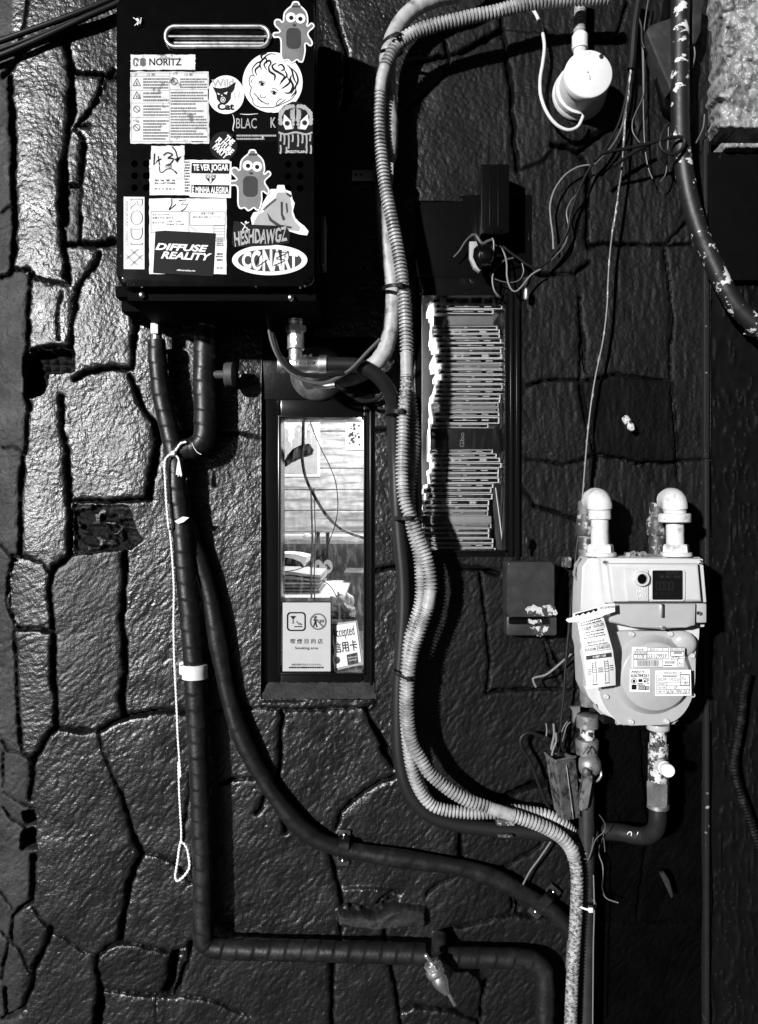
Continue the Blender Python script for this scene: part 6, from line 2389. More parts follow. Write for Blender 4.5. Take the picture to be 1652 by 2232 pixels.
tube(bm, [p12(775, 1355, -.094), p12(800, 1372, -.097), p12(818, 1395, -.097), p12(834, 1424, -.096), p12(850, 1452, -.094)], 11 * k, 12)
mesh_obj('spout', bm, M['tap'], t)
bm = nb()
tube(bm, [p12(735, 1232, -.095), p12(715, 1208, -.100), p12(690, 1176, -.103)], lambda s: (17 - 6 * s) * k, 12)
bmesh.ops.create_uvsphere(bm, u_segments=14, v_segments=8, radius=14 * k, matrix=Matrix.Translation(p12(688, 1174, -.103)))
mesh_obj('lever', bm, M['tap'], t)
# ------------------------------------------------------------------ gas riser, meter, valve, post
YR = -.035
# left riser: from the elbow down behind the meter to the valve
t = thing('gas_riser', 'old flaking gas riser with a valve, running down behind the meter into the grey post', 'gas pipe', P(1282, 1750, YR))
kz = S * fac(YR) / 2.0148 / 1.6543
bm = nb()
tube(bm, T3(Z9, [(672, 215, YR), (668, 300, YR), (672, 500, YR), (676, 700, YR), (680, 1000, YR), (683, 1300, YR), (685, 1700, YR)], 0), .0155, 18, .008)
mesh_obj('riser', bm, M['iron'], t)
bm = nb()
lathe(bm, P(*Z9(672, 465), YR), (0, 0, 1), [(0, .0185), (.004, .0205), (.02, .0205), (.030, .018), (.042, .016)], 18)
tube(bm, T3(Z9, [(672, 565, YR), (672, 478, YR)], 0), .0162, 18, spline=False)
mesh_obj('socket', bm, M['peeled_dark'], t)
bm = nb()
c = P(*Z19(557, 240), YR)
kk = S * fac(YR) / 3.304 / 1.6543
lathe(bm, c, (0, 0, 1), [(0, 125 * kk), (6 * kk, 133 * kk), (150 * kk, 133 * kk), (156 * kk, 122 * kk)], 24)
mesh_obj('collar', bm, M['bronze'], t)
bm = nb()
plate(bm, [Z19(*p) for p in ((345, 0), (470, -10), (470, 60), (425, 70), (400, 190), (385, 190), (385, 50))], YR, .01, .001)
mesh_obj('wall_bracket', bm, M['bronze'], t)
bm = nb()
tube(bm, T3(Z19, [(555, 235), (556, 300), (557, 420)], YR), 88 * kk, 18, .004)
mesh_obj('flaked_nipple', bm, M['peeled'], t)
bm = nb()
lathe(bm, P(*Z19(552, 560), YR), (0, 0, 1), [(0, 128 * kk), (70 * kk, 132 * kk), (150 * kk, 140 * kk), (170 * kk, 138 * kk), (185 * kk, 120 * kk)], 20)
bmesh.ops.create_uvsphere(bm, u_segments=24, v_segments=14, radius=146 * kk, matrix=Matrix.Translation(P(*Z19(575, 680), YR - .008)))
for s_ in (-1, 1):
    tube(bm, T3(Z19, [(570 + s_ * 140, 740, YR - .012), (570 + s_ * 148, 810, YR - .014), (570 + s_ * 110, 870, YR - .016), (570 + s_ * 70, 880, YR - .016)], 0), 16 * kk, 8)
mesh_obj('valve_body', bm, M['bronze'], t)
bm = nb()
yv = YR - 150 * kk - .014
plate(bm, catmull([Z19(*p) for p in ((520, 760), (560, 735), (605, 790), (612, 880), (590, 1010), (560, 1180), (520, 1240), (470, 1230), (462, 1120), (490, 960), (505, 860))], True, 4), yv, .014, .004, 3)
mesh_obj('valve_lever', bm, M['iron'], t)
bm = nb()
tube(bm, T3(Z19, [(500, 560), (540, 510), (560, 470), (590, 510), (600, 560)], YR - .04), 8 * kk, 7)
mesh_obj('seal_wire', bm, M['cable_grey'], t)
# grey post pipe
bm = nb()
YQ = -.045
tube(bm, [(1279, 1712, YQ), (1278.5, 1800, YQ), (1278, 1900, YQ), (1277, 2050, YQ), (1276, 2200, YQ), (1275, 2420, YQ)], .0145, 24, .02)
lathe(bm, P(1278, 1900, YQ), (0, 0, 1), [(0, .0145), (.002, .0152), (.04, .0152), (.042, .0145)], 24)
single('grey_post_pipe', bm, M['pvc'], 'smooth dark grey pipe rising from the bottom edge to the gas valve', 'pipe')

# right-hand leg with capped tee and black hose
YS = -.09
t = thing('meter_outlet', 'flaking outlet pipe under the gas meter with a white-capped tee and black hose', 'gas pipe', P(1436, 1740, YS))
ks = S * fac(YS) / 3.304 / 1.6543
bm = nb()
lathe(bm, P(*Z19(1398, 268), YS), (0, 0, 1), [(0, 120 * ks), (10 * ks, 132 * ks), (40 * ks, 136 * ks), (70 * ks, 130 * ks)], 24)
mesh_obj('bell', bm, M['meter_grey'], t)
bm = nb()
tube(bm, T3(Z19, [(1400, 240), (1400, 350), (1400, 470)], YS), 98 * ks, 20, .004)
tube(bm, T3(Z19, [(1400, 440), (1400, 600), (1400, 850), (1400, 872)], YS), 117 * ks, 22, .004)
mesh_obj('flaked_tee', bm, M['peeled'], t)
a = P(*Z19(1430, 690), YS - .012)
b = P(*Z19(1522, 760), YS - .055)
d_ = (b - a)
ln = d_.length
bm = nb()
lathe(bm, a, d_, [(0, 80 * ks), (ln * .55, 80 * ks), (ln * .57, 70 * ks), (ln * .66, 70 * ks), (ln * .68, 76 * ks), (ln * .97, 76 * ks), (ln, 70 * ks), (ln * 1.003, 0)], 24)
mesh_obj('white_cap', bm, M['white_plastic'], t)
bm = nb()
c = P(*Z19(1397, 1200), YS)
lathe(bm, c, (0, 0, 1), [(0, 122 * ks), (4 * ks, 128 * ks), (40 * ks, 128 * ks), (44 * ks, 120 * ks), (50 * ks, 128 * ks)], 24)
lathe(bm, c + Vector((0, 0, 50 * ks)), (0, 0, 1), [(0, 128 * ks), (200 * ks, 134 * ks), (262 * ks, 134 * ks), (290 * ks, 116 * ks), (300 * ks, 105 * ks)], 6)
mesh_obj('hex_nut', bm, M['chrome_dull'], t, angle=20)
bm = nb()
tube(bm, T3(Z19, [(1397, 1190, YS), (1395, 1300, YS), (1385, 1400, YS + .004), (1345, 1480, YS + .01), (1255, 1528, YS + .025), (1120, 1525, YS + .04), (980, 1495, YS + .055), (860, 1480, YS + .07), (760, 1480, YS + .08)], 0), .0163, 20, .004,
     lambda s, a_: 1 + (.03 * math.sin(s * 500) if .055 < s < .085 else 0))
mesh_obj('black_hose', bm, M['rubber'], t)
bm = nb()
stroke(bm, [Z19(1030, 1515), Z19(1045, 1490), Z19(1070, 1485), Z19(1080, 1500), Z19(1078, 1530), Z19(1090, 1528)], 2, YS + .028, True)
stroke(bm, [Z19(1158, 1485), Z19(1147, 1522)], 2, YS + .022, False)
mesh_obj('hose_print', bm, M['print_white'], t, smooth=False)
# right-hand dark riser behind the white elbow
YW = -.03
bm = nb()
tube(bm, T3(Z9, [(1195, 230), (1190, 330), (1188, 450), (1188, 600), (1190, 760)], YW), .0158, 18, .006)
lathe(bm, P(*Z9(1188, 465), YW), (0, 0, 1), [(0, .019), (.003, .0205), (.03, .0205), (.036, .017)], 18)
single('supply_riser', bm, M['peeled_dark'], 'dark flaking riser behind the right white elbow of the gas meter', 'gas pipe')

# ------------------------------------------------------------------ the meter
G = thing('gas_meter', 'white domestic gas meter with display, round lower housing and paper labels', 'gas meter', P(1405, 1590, -.1))
YB0, YF, YU = -.045, -.118, -.140
bm = nb()
outl = [(690, 628), (790, 618), (1500, 622), (1525, 640), (1548, 930), (1550, 1100), (1540, 1108), (1512, 1110), (1510, 1146), (1476, 1150), (1472, 1420), (1466, 1560), (1440, 1660), (1370, 1770), (1322, 1800), (1322, 1838), (1240, 1840),
        (940, 1842), (900, 1846), (895, 1790), (870, 1770), (784, 1770), (783, 1718), (740, 1700), (690, 1640), (655, 1560), (645, 1300), (628, 1240), (632, 1000), (645, 690)]
plate(bm, [Z9(*p) for p in outl], YF + .014, .06, .0045, 3)
mesh_obj('back_housing', bm, M['meter_white'], G)
# upper front cover
bm = nb()
up = [(772, 626), (1522, 634), (1548, 952), (806, 956)]
plate(bm, [Z9(*p) for p in up], YU + .008, .03, .003, 2)
fr = [(834, 668), (1490, 668), (1516, 948), (870, 950)]
plate(bm, [Z9(*p) for p in fr], YU - .008, .02, .006, 3)
mesh_obj('upper_cover', bm, M['meter_white'], G)
bm = nb()
tilt = [(858, 962), (1470, 960), (1466, 1118), (1400, 1132), (1220, 1150), (1000, 1128), (845, 1098), (838, 1080)]
plate(bm, [Z9(*p) for p in tilt], YU - .004, .03, .004, 2)
mesh_obj('lower_flap', bm, M['meter_grey'], G)
bm = nb()
zb(bm, Z9, 1472, 958, 1548, 1100, YU + .006, YF + .02, .003)
mesh_obj('side_box', bm, M['meter_grey'], G)
# round front housing
bm = nb()
fl = [(900, 1166), (1000, 1160), (1150, 1160), (1300, 1160), (1400, 1162), (1446, 1190), (1466, 1260), (1466, 1400), (1462, 1540), (1442, 1640), (1398, 1732), (1335, 1798), (1250, 1836), (1100, 1842), (950, 1842), (890, 1800), (836, 1735), (798, 1660), (782, 1570), (782, 1450), (792, 1340), (815, 1240), (850, 1190)]
plate(bm, [Z9(*p) for p in catmull(fl, True, 3)], YF - .002, .02, .0015, 2)
cc = Z9(1175, 1500)
kk9 = S * fac(YF) / 2.0148 / 1.6543
c3 = P(*Z9(1178, 1492), YF - .0232)
lathe(bm, Vector((c3.x, YF, c3.z)), (0, -1, 0), [(0, 300 * kk9), (.002, 290 * kk9), (.012, 262 * kk9), (.019, 249 * kk9), (.022, 243 * kk9), (.023, 237 * kk9), (.0232, 0)], 64)
lathe(bm, P(*Z9(1375, 1255), YF), (-.2, -1, -.2), [(0, 95 * kk9), (.006, 85 * kk9), (.01, 60 * kk9), (.012, 0)], 28)
mesh_obj('round_housing', bm, M['meter_grey'], G)
for q in ((1003, 1180), (1283, 1178), (1440, 1336), (817, 1635), (1442, 1622), (998, 1818), (1255, 1815)):
    c_ = Z9(*q)
    bm = nb()
    lathe(bm, P(c_[0], c_[1], YF - .002), (0, -1, 0), [(0, 20 * kk9), (.003, 19 * kk9), (.005, 15 * kk9), (.0052, 9 * kk9), (.003, 8 * kk9), (.0028, 0)], 16)
    mesh_obj('housing_screw', bm, M['meter_white'], G)
for q, yy in (((808, 660), YU + .006), ((1505, 660), YU + .006), ((1228, 1133), YU - .006), ((1492, 1028), YU + .004)):
    c_ = Z9(*q)
    bm = nb()
    lathe(bm, P(c_[0], c_[1], yy), (0, -1, 0), [(0, 17 * kk9), (.003, 16 * kk9), (.006, 9 * kk9), (.0062, 0)], 14)
    mesh_obj('chrome_screw', bm, M['chrome'], G)
bm = nb()
zb(bm, Z9, 1216, 962, 1240, 1064, YU - .01, YU, .002)
mesh_obj('seal_pin', bm, M['chrome'], G)
# display
YP_ = YU - .008
bm = nb()
o_ = rrect(*Z9(1146, 710), *Z9(1392, 942), 6)
plate(bm, o_, YP_ - .003, .006, .001)
mesh_obj('display_rim', bm, M['meter_white'], G)
bm = nb()
poly(bm, rrect(*Z9(1153, 718), *Z9(1374, 932), 3), YP_ - .0034)
dsp = mesh_obj('display', bm, M['lcd'], G, smooth=False)
bm = nb()
y = YP_ - .0038
for i in range(4):
    cx = 1192 + i * 33
    for a, b, c_, d_2 in ((-11, 800, 11, 804), (-11, 858, 11, 862), (-13, 802, -9, 860), (9, 802, 13, 860)):
        poly(bm, [Z9(cx + a, b), Z9(cx + c_, b), Z9(cx + c_, d_2), Z9(cx + a, d_2)], y)
text(bm, '1000  100   10    1', *Z9(1163, 882), *Z9(1292, 893), y)
print_rows(bm, *Z9(1255, 725), *Z9(1345, 745), 2, y, .6, 4)
for a, b in ((1210, 1235), (1248, 1296), (1310, 1362)):
    frame_lines(bm, *Z9(a, 752), *Z9(b, 772), .8, y)
    print_rows(bm, *Z9(a + 4, 755), *Z9(b - 4, 770), 1, y, .7, a)
mesh_obj('display_marks', bm, M['lcd_mark'], dsp, smooth=False)
# push button plate with embossed flames
bm = nb()
plate(bm, [Z9(*p) for p in ((955, 706), (1115, 710), (1126, 720), (1126, 942), (975, 942), (964, 850))], YP_ - .004, .008, .002)
mesh_obj('button_plate', bm, M['meter_white'], G)
bm = nb()
c_ = Z9(1070, 778)
lathe(bm, P(c_[0], c_[1], YP_ - .003), (0, -1, 0), [(0, 56 * kk9), (.007, 54 * kk9), (.009, 48 * kk9), (.009, 37 * kk9), (.003, 36 * kk9), (.0029, 0)], 32)
btn = mesh_obj('button_ring', bm, M['meter_white'], G)
bm = nb()
disc(bm, Z9(1073, 780), 36 * .3001, YP_ - .0093, 28)
lathe(bm, P(*Z9(1073, 780), YP_ - .0085), (0, -1, 0), [(0, 35.5 * kk9), (.001, 35 * kk9), (.0014, 30 * kk9), (.0015, 0)], 28)
mesh_obj('button', bm, M['black_gloss'], btn)
bm = nb()
for q in (((1040, 850), (1050, 865), (1038, 880)), ((1060, 845), (1066, 865), (1052, 885), (1040, 892)), ((1080, 842), (1082, 880)), ((1100, 842), (1102, 880)), ((1070, 885), (1068, 905), (1045, 925)), ((1085, 890), (1088, 920)), ((1104, 888), (1104, 918)), ((1040, 905), (1055, 912)), ((1075, 865), (1108, 862)), ((1078, 905), (1108, 903))):
    tube(bm, [P(*Z9(*p), YP_ - .0042) for p in q], .0009, 6)
mesh_obj('embossed_flames', bm, M['meter_white'], G)

# unions and elbows on top
for cx, top, kind in ((770, 135, 0), (1318, 125, 1)):
    yy = -.095
    kt = S * fac(yy) / 2.0148 / 1.6543
    p = P(*Z9(cx + 8, 612), yy)
    bm = nb()
    lathe(bm, p, (0, 0, 1), [(-4 * kt, 108 * kt), (4 * kt, 112 * kt), (22 * kt, 110 * kt), (26 * kt, 100 * kt)], 28)
    lathe(bm, p + Vector((0, 0, 24 * kt)), (0, 0, 1), [(0, 98 * kt), (48 * kt, 94 * kt), (60 * kt, 84 * kt)], 6)
    mesh_obj('union_nut', bm, M['white_paint'], G, angle=25)
    bm = nb()
    tube(bm, T3(Z9, [(cx + 2, 550), (cx, 450), (cx, 330)], yy), 63 * kt, 20, .004)
    if kind:
        lathe(bm, P(*Z9(cx - 4, 372), yy), (0, 0, 1), [(0, 108 * kt), (6 * kt, 118 * kt), (60 * kt, 118 * kt), (68 * kt, 106 * kt)], 10)
    else:
        lathe(bm, P(*Z9(cx, 348), yy), (0, 0, 1), [(0, 74 * kt), (2 * kt, 80 * kt), (40 * kt, 80 * kt)], 22)
    mesh_obj('swivel_pipe', bm, M['white_paint'], G)
    bm = nb()
    pts = T3(Z9, [(cx, 345, yy), (cx, 290, yy), (cx - 2, 240, yy), (cx - 14, 212, yy + .012), (cx - 36, 205, yy + .030), (cx - 62, 206, yy + .048)], 0)
    tube(bm, pts, lambda s: (79 + (10 if .25 < s < .8 else 0)) * kt * (1 if s < .8 else .95), 24, .0025)
    mesh_obj('elbow', bm, M['white_paint'], G)
bm = nb()
tube(bm, T3(Z9, [(985, 620), (1000, 590), (1020, 582), (1030, 600)], -.1), .002, 7)
tube(bm, T3(Z9, [(1060, 615), (1075, 592), (1095, 590), (1110, 612)], -.1), .003, 7)
tube(bm, T3(Z9, [(1040, 590), (1090, 600), (1150, 606), (1230, 608)], -.1), .0022, 7)
plate(bm, [Z9(*p) for p in ((955, 625), (965, 588), (1010, 588), (1045, 625))], -.1, .012, .001)
mesh_obj('tag_chain', bm, M['chrome_dull'], G)


# labels on the meter
def mlabel(name, pts, y, m, label, ink, fn):
    bm = nb()
    plate(bm, [Z9(*p) for p in pts], y, .0004)
    o = mesh_obj(name, bm, m, G, smooth=False, label=label)
    bm = nb()
    fn(bm, y - .0003)
    mesh_obj('print', bm, ink, o, smooth=False)
    return o


YL_ = YF - .0242


def l1(b, y):
    frame_lines(b, *Z9(1115, 1280), *Z9(1270, 1304), .9, y)
    frame_lines(b, *Z9(1115, 1306), *Z9(1270, 1360), .9, y)
    frame_lines(b, *Z9(1018, 1328), *Z9(1112, 1362), 1.3, y)
    frame_lines(b, *Z9(1018, 1306), *Z9(1112, 1326), .8, y)
    frame_lines(b, *Z9(1285, 1278), *Z9(1383, 1304), 1.0, y)
    frame_lines(b, *Z9(1286, 1306), *Z9(1382, 1342), 1.4, y)
    frame_lines(b, *Z9(1336, 1358), *Z9(1382, 1414), .9, y)
    frame_lines(b, *Z9(1014, 1368), *Z9(1228, 1420), .9, y)
    text(b, '確認票', *Z9(1032, 1286), *Z9(1090, 1302), y)
    text(b, '取外メーター', *Z9(1135, 1284), *Z9(1255, 1301), y)
    text(b, '取外指示数', *Z9(1024, 1309), *Z9(1106, 1324), y)
    text(b, '取付指示数', *Z9(1290, 1283), *Z9(1378, 1300), y)
    text(b, '0000', *Z9(1308, 1310), *Z9(1370, 1326), y, bold=.03)
    text(b, '3178', *Z9(1034, 1332), *Z9(1095, 1358), y, shear=.3)
    text(b, '53/129959', *Z9(1120, 1325), *Z9(1256, 1357), y, shear=.3)
    r = random.Random(4)
    x = 1040
    while x < 1206:
        w = r.choice((2, 3, 5))
        poly(b, [Z9(x, 1372), Z9(x + w, 1372), Z9(x + w, 1414), Z9(x, 1414)], y)
        x += w + r.choice((2, 3, 4))
    x = 1245
    while x < 1322:
        w = r.choice((2, 4, 5))
        poly(b, [Z9(x, 1378), Z9(x + w, 1378), Z9(x + w, 1396), Z9(x, 1396)], y)
        x += w + r.choice((3, 4))
    print_rows(b, *Z9(1235, 1402), *Z9(1328, 1414), 1, y, .7, 5)
    text(b, '072', *Z9(1290, 1345), *Z9(1350, 1370), y, shear=.3)
    text(b, 'Fu', *Z9(1342, 1382), *Z9(1374, 1408), y, shear=.3)


mlabel('installation_label', ((1005, 1274), (1388, 1282), (1386, 1420), (1003, 1424)), YL_, M['paper_clean'], 'white label with a barcode and handwriting', M['ink'], l1)


def l2(b, y):
    text(b, 'ARJO 4', *Z9(998, 1448), *Z9(1092, 1466), y, bold=.03)
    text(b, '636784261', *Z9(998, 1468), *Z9(1126, 1496), y, bold=.02)
    ring(b, Z9(1019, 1522), 5, 6.2, y, k=1.0)
    zq_ = lambda x0, y0, x1, y1: poly(b, [Z9(x0, y0), Z9(x1, y0), Z9(x1, y1), Z9(x0, y1)], y)
    zq_(1010, 1512, 1028, 1534)
    zq_(1052, 1508, 1080, 1530)
    zq_(1002, 1548, 1038, 1584)
    disc(b, Z9(1098, 1524), 2.6, y)
    print_rows(b, *Z9(1110, 1510), *Z9(1128, 1545), 3, y, .6, 3)
    print_rows(b, *Z9(1085, 1500), *Z9(1130, 1512), 1, y, .6, 3)
    print_rows(b, *Z9(1045, 1536), *Z9(1105, 1558), 2, y, .7, 6)
    zq_(1052, 1560, 1130, 1588)


o = mlabel('serial_label', ((990, 1436), (1135, 1438), (1135, 1602), (988, 1598)), YL_ - .0002, M['paper_clean'], 'small square label with a bold serial number', M['ink'], l2)
bm = nb()
text(bm, '2033 05', *Z9(1056, 1565), *Z9(1127, 1584), YL_ - .0009, bold=.01)
mesh_obj('date_print', bm, M['paper_clean'], o, smooth=False)


def l3(b, y):
    text(b, '開始指示数記入票', *Z9(1240, 1455), *Z9(1366, 1470), y)
    for a in ((1185, 1478, 1424, 1530), (1185, 1530, 1424, 1556), (1185, 1556, 1424, 1584), (1185, 1584, 1424, 1614)):
        frame_lines(b, *Z9(a[0], a[1]), *Z9(a[2], a[3]), .9, y)
    stroke(b, [Z9(1258, 1530), Z9(1258, 1614)], .9, y, False)
    frame_lines(b, *Z9(1356, 1474), *Z9(1422, 1552), 1.1, y)
    text(b, '2023年11月22日', *Z9(1190, 1496), *Z9(1350, 1522), y, shear=.15)
    text(b, '供給番号', *Z9(1194, 1536), *Z9(1250, 1550), y)
    text(b, '指示数', *Z9(1194, 1564), *Z9(1250, 1578), y)
    text(b, '番号', *Z9(1194, 1592), *Z9(1250, 1606), y)
    text(b, '0', *Z9(1313, 1558), *Z9(1330, 1580), y, shear=.2)
    text(b, '636-784-261', *Z9(1262, 1586), *Z9(1420, 1612), y, shear=.3)
    text(b, 'Fu', *Z9(1364, 1490), *Z9(1395, 1515), y, shear=.3)
    text(b, 'ki', *Z9(1385, 1520), *Z9(1412, 1546), y, shear=.3)
    print_rows(b, *Z9(1230, 1482), *Z9(1330, 1492), 1, y, .7, 3)


mlabel('reading_label', ((1175, 1446), (1432, 1440), (1437, 1628), (1173, 1630)), YL_ - .0006, M['paper_clean'], 'white handwritten reading slip', M['ink'], l3)

# hanging paper tag, curved
t = thing('meter_tag', 'curled white paper tag with phone numbers strapped to the left of the gas meter', 'tag', P(*Z9(780, 1575), -.16))
bm = nb()


def tagpt(u, v, lift=0.0):
    # v 0..1 down the tag, u -.5...5 across
    xl = [(600, 1040), (628, 1200), (656, 1330), (668, 1450), (674, 1580)]
    xr = [(776, 985), (828, 1160), (866, 1300), (884, 1430), (886, 1552)]
    s = v * 4
    i = min(3, int(s))
    f = s - i
    a = (xl[i][0] + (xl[i + 1][0] - xl[i][0]) * f, xl[i][1] + (xl[i + 1][1] - xl[i][1]) * f)
    b_ = (xr[i][0] + (xr[i + 1][0] - xr[i][0]) * f, xr[i][1] + (xr[i + 1][1] - xr[i][1]) * f)
    q = (a[0] + (b_[0] - a[0]) * (u + .5), a[1] + (b_[1] - a[1]) * (u + .5))
    yy = -.158 - .012 * math.sin(math.pi * v) * 1.0 - .006 * (1 - (2 * u) ** 2) - lift
    z_ = Z9(*q)
    return P(z_[0], z_[1], yy)


nu, nv = 8, 24
gv = [[bm.verts.new(tagpt(-.5 + i / nu, j / nv)) for i in range(nu + 1)] for j in range(nv + 1)]
fs = [bm.faces.new((gv[j][i], gv[j + 1][i], gv[j + 1][i + 1], gv[j][i + 1])) for j in range(nv) for i in range(nu)]
mesh_obj('paper', bm, M['paper_clean'], t, angle=60)


def tagtext(bm, s, u0, v0, u1, v1, bold=.01):
    co, fsx = text_geo(s, bold, 0)
    mn, mx = co.min(0), co.max(0)
    vs = []
    for a, b_ in co:
        u = u0 + (u1 - u0) * (a - mn[0]) / (mx[0] - mn[0])
        v = v1 - (v1 - v0) * (b_ - mn[1]) / (mx[1] - mn[1])
        vs.append(bm.verts.new(tagpt(u, v, .0007)))
    for f in fsx:
        try:
            bm.faces.new([vs[i] for i in f])
        except ValueError:
            pass


def tagquad(bm, u0, v0, u1, v1, lift=.0006, n=6):
    for i in range(n):
        a, b_ = u0 + (u1 - u0) * i / n, u0 + (u1 - u0) * (i + 1) / n
        bm.faces.new([bm.verts.new(tagpt(*q, lift)) for q in ((a, v0), (b_, v0), (b_, v1), (a, v1))])


bm = nb()
tagtext(bm, '0570-002299', -.38, .16, -.05, .195)
tagtext(bm, '03-6735-6299', .05, .155, .42, .19)
tagtext(bm, '東京ガスネットワーク', -.3, .335, .3, .37, .02)
tagtext(bm, '0570-023388', -.42, .425, -.06, .465)
tagtext(bm, '03-6627-6257', .04, .42, .42, .46)
r = random.Random(2)
for (a, b_, n) in ((.05, .15, 4), (.215, .31, 3), (.385, .405, 1)):
    for i in range(n):
        v = a + (b_ - a) * i / max(1, n)
        u = -.4
        while u < .36:
            w_2 = r.uniform(.02, .07)
            tagquad(bm, u, v, u + w_2, v + .014, n=1)
            u += w_2 + r.uniform(.01, .03)
for (u0, u1, v0, v1) in ((-.44, 0, .41, .48), (0, .44, .41, .48), (-.42, .44, .145, .205)):
    for q in ((u0, v0, u1, v0 + .004), (u0, v1 - .004, u1, v1), (u0, v0, u0 + .01, v1), (u1 - .01, v0, u1, v1)):
        tagquad(bm, *q, n=3)
tagquad(bm, -.44, .525, .44, .585)
for cu in (-.2, .22):
    for du in (-.06, .06):
        tagquad(bm, cu + du - .008, .62, cu + du + .008, .70, n=1)
        tagquad(bm, cu + du - .008, .80, cu + du + .008, .93, n=1)
    for vv in (.64, .67, .70, .74, .78):
        tagquad(bm, cu - .06, vv, cu + .06, vv + .008, n=1)
    for du in (-.07, .06):
        tagquad(bm, cu + du - .005, .70, cu + du + .012, .79, n=1)
    tagquad(bm, cu - .09, .945, cu + .09, .958, n=1)
for (u0, u1, v0, v1) in ((-.44, -.29, .73, .82), (.32, .46, .70, .79), (-.08, .11, .72, .80)):
    for i in range(3):
        tagquad(bm, u0, v0 + (v1 - v0) * i / 3, u1 - .02, v0 + (v1 - v0) * i / 3 + .012, n=2)
mesh_obj('tag_print', bm, M['ink_mid'], t, smooth=False)
bm = nb()
tagtext(bm, 'ガス開栓ご注意', -.22, .537, .24, .573, .02)
for v in bm.verts:
    v.co.y -= .0006
mesh_obj('band_lettering', bm, M['paper_clean'], t, smooth=False)
bm = nb()
# strap: torn head, pale band across, sharp end pointing left
plate(bm, [Z9(*p) for p in ((575, 1028), (750, 985), (770, 970), (880, 958), (884, 1022), (830, 1030), (800, 1040), (790, 1060), (610, 1095), (545, 1098), (527, 1082), (535, 1068), (580, 1060))], -.168, .003, .001)
mesh_obj('strap', bm, M['paper_clean'], t)
bm = nb()
poly(bm, [Z9(*p) for p in ((590, 1036), (750, 992), (756, 1008), (740, 1020), (725, 1008), (705, 1030), (690, 1020), (665, 1040), (650, 1028), (625, 1048), (610, 1040), (595, 1052))], -.1684)
text(bm, 'TOKYO GAS NETWORK', *Z9(768, 978), *Z9(878, 996), -.1684, rot=-4, bold=.01)
mesh_obj('strap_print', bm, M['ink'], t, smooth=False)

# open duct with wires
t = thing('open_duct', 'open-topped dark metal duct leaning left of the gas valve', 'duct', P(*Z19(300, 1350), -.04))
TA, TB, TC, TDd = (50, 548, -.035), (178, 648, -.09), (410, 590, -.062), (290, 535, -.008)
BA, BB, BC, BD = (172, 1292, -.035), (285, 1352, -.09), (470, 1312, -.062), (380, 1270, -.008)


def p19(q):
    return P(*Z19(q[0], q[1]), q[2])


bm = nb()
tp = [bm.verts.new(p19(q)) for q in (TA, TB, TC, TDd)]
bt = [bm.verts.new(p19(q)) for q in (BA, BB, BC, BD)]
fs = [bm.faces.new((tp[i], tp[(i + 1) % 4], bt[(i + 1) % 4], bt[i])) for i in range(4)]
fs.append(bm.faces.new(list(reversed(bt))))
bmesh.ops.recalc_face_normals(bm, faces=fs)
bmesh.ops.solidify(bm, geom=fs, thickness=.0035)
mesh_obj('duct_shell', bm, M['iron'], t, angle=25)
bm = nb()
tube(bm, T3(Z19, [(305, 690, -.078), (340, 960, -.078), (388, 1330, -.078)], 0), .0009, 6)
tube(bm, T3(Z19, [(175, 640, -.091), (300, 612, -.079), (412, 586, -.064)], 0), .0022, 6, spline=False)
tube(bm, T3(Z19, [(48, 545, -.037), (110, 600, -.064), (178, 646, -.091)], 0), .0022, 6, spline=False)
mesh_obj('worn_edge', bm, M['chrome_dull'], t)
bm = nb()
zb(bm, Z9, 515, 620, 570, 700, -.035, -.005, .004)
single('loose_block', bm, M['peeled_dark'], 'small flaked block beside the white wire hook', 'block')
bm = nb()
plate(bm, [Z11(*p) for p in ((1055, 1090), (1085, 1085), (1115, 1130), (1140, 1230), (1128, 1242), (1100, 1180))], -.03, .006, .002)
single('hanging_sliver', bm, M['pvc'], 'dull sliver of plastic hanging on the dark wall under the meter hose', 'plastic sliver')
bm = nb()
plate(bm, [Z11(*p) for p in ((500, 1500), (512, 1510), (500, 1670), (488, 1668))], -.03, .006, .001)
single('metal_strip', bm, M['chrome_dull'], 'short metal strip left of the conduit near the bottom', 'strip')
bm = nb()
zb(bm, Z9, 800, 1775, 900, 1838, -.09, -.05, .003)
single('meter_bracket', bm, M['panel'], 'dark bracket under the left foot of the gas meter', 'bracket')
SUN_DIR = (.68, 1.0, -.28)
SUN_E, SUN_ANG, SKY_E = 5.0, 2.0, .002
ROOM_E, ADDED_STRIP_E, EXPO = 12.0, 5, 0.28
# ------------------------------------------------------------------ pavement, light, camera
bm = nb()
v = [bm.verts.new(p) for p in ((-30, -30, -1.36), (30, -30, -1.36), (30, .05, -1.36), (-30, .05, -1.36))]
bm.faces.new(v)
o = single('pavement', bm, mat('dark_asphalt', .04, .7, bump=(200, .4, .003)), 'dark asphalt pavement at the foot of the wall', 'pavement', smooth=False)
o['kind'] = 'structure'
del o['label'], o['category']

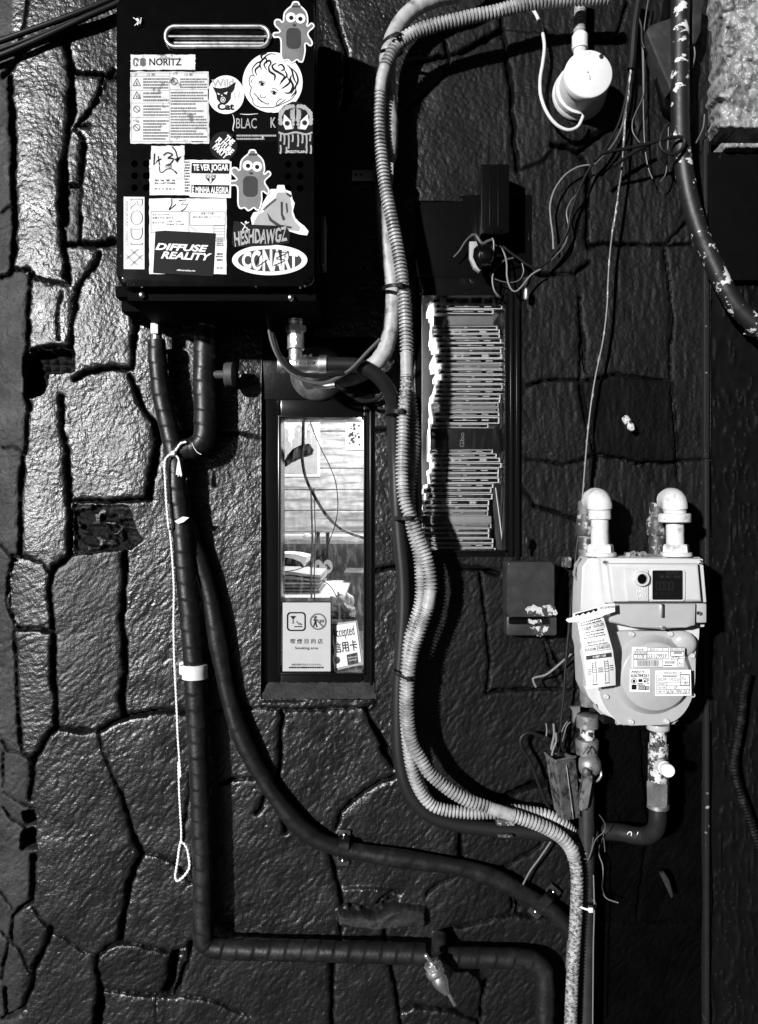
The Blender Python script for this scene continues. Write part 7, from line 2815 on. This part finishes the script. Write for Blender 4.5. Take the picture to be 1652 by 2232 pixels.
d = Vector(SUN_DIR).normalized()
sun = bpy.data.lights.new('street_light', 'SUN')
sun.energy = SUN_E
sun.angle = math.radians(SUN_ANG)
sun.color = (1, 1, 1)
so = bpy.data.objects.new('street_light', sun)
COL.objects.link(so)
so.rotation_euler = d.to_track_quat('-Z', 'Y').to_euler()
so.location = (-2, -2, 2)

w = bpy.data.worlds.new('World')
scene.world = w
w.use_nodes = True
nt = w.node_tree
bg = nt.nodes['Background']
sky = nt.nodes.new('ShaderNodeTexSky')
sky.sky_type = 'NISHITA'
sky.sun_disc = False
sky.sun_elevation = math.asin(-d.z)
sky.sun_rotation = math.atan2(-d.x, -d.y)
bw = nt.nodes.new('ShaderNodeRGBToBW')
nt.links.new(sky.outputs[0], bw.inputs[0])
nt.links.new(bw.outputs[0], bg.inputs['Color'])
bg.inputs['Strength'].default_value = SKY_E


def area(name, loc, target, sx, sy, e):
    l = bpy.data.lights.new(name, 'AREA')
    l.shape = 'RECTANGLE'
    l.size, l.size_y = sx, sy
    l.energy = e
    o = bpy.data.objects.new(name, l)
    COL.objects.link(o)
    o.location = loc
    o.rotation_euler = (Vector(target) - Vector(loc)).to_track_quat('-Z', 'Y').to_euler()
    return o


# the lit room: a ceiling lamp and an added unseen strip lighting the case rims
area('room_ceiling_lamp', (.02, .75, .58), (0, .85, 0), .25, .25, ROOM_E)
a = P(812, 640, .26)
b = P(812, 1205, .26)
area('added_rim_strip', ((a.x), .26, (a.z + b.z) / 2), (a.x + .3, .07, (a.z + b.z) / 2), .03, .55, ADDED_STRIP_E)

cam = bpy.data.cameras.new('camera')
cam.sensor_fit = 'VERTICAL'
cam.sensor_height = 24
cam.sensor_width = 24
cam.lens = 12 / (CY * S / DC)
cam.clip_start = .02
cam.clip_end = 200
co = bpy.data.objects.new('camera', cam)
COL.objects.link(co)
co.location = (0, -DC, 0)
co.rotation_euler = (math.pi / 2, 0, 0)
scene.camera = co
vs_ = scene.view_settings
vs_.view_transform = 'Standard'
vs_.look = 'None'
vs_.exposure = EXPO
vs_.gamma = 1
vs_.use_curve_mapping = False
scene.cycles.max_bounces = 8
scene.cycles.transparent_max_bounces = 24
scene.cycles.caustics_reflective = False
scene.cycles.caustics_refractive = False
scene.cycles.use_denoising = True
bpy.data.objects.remove(TXTO)
bpy.data.curves.remove(TXT)
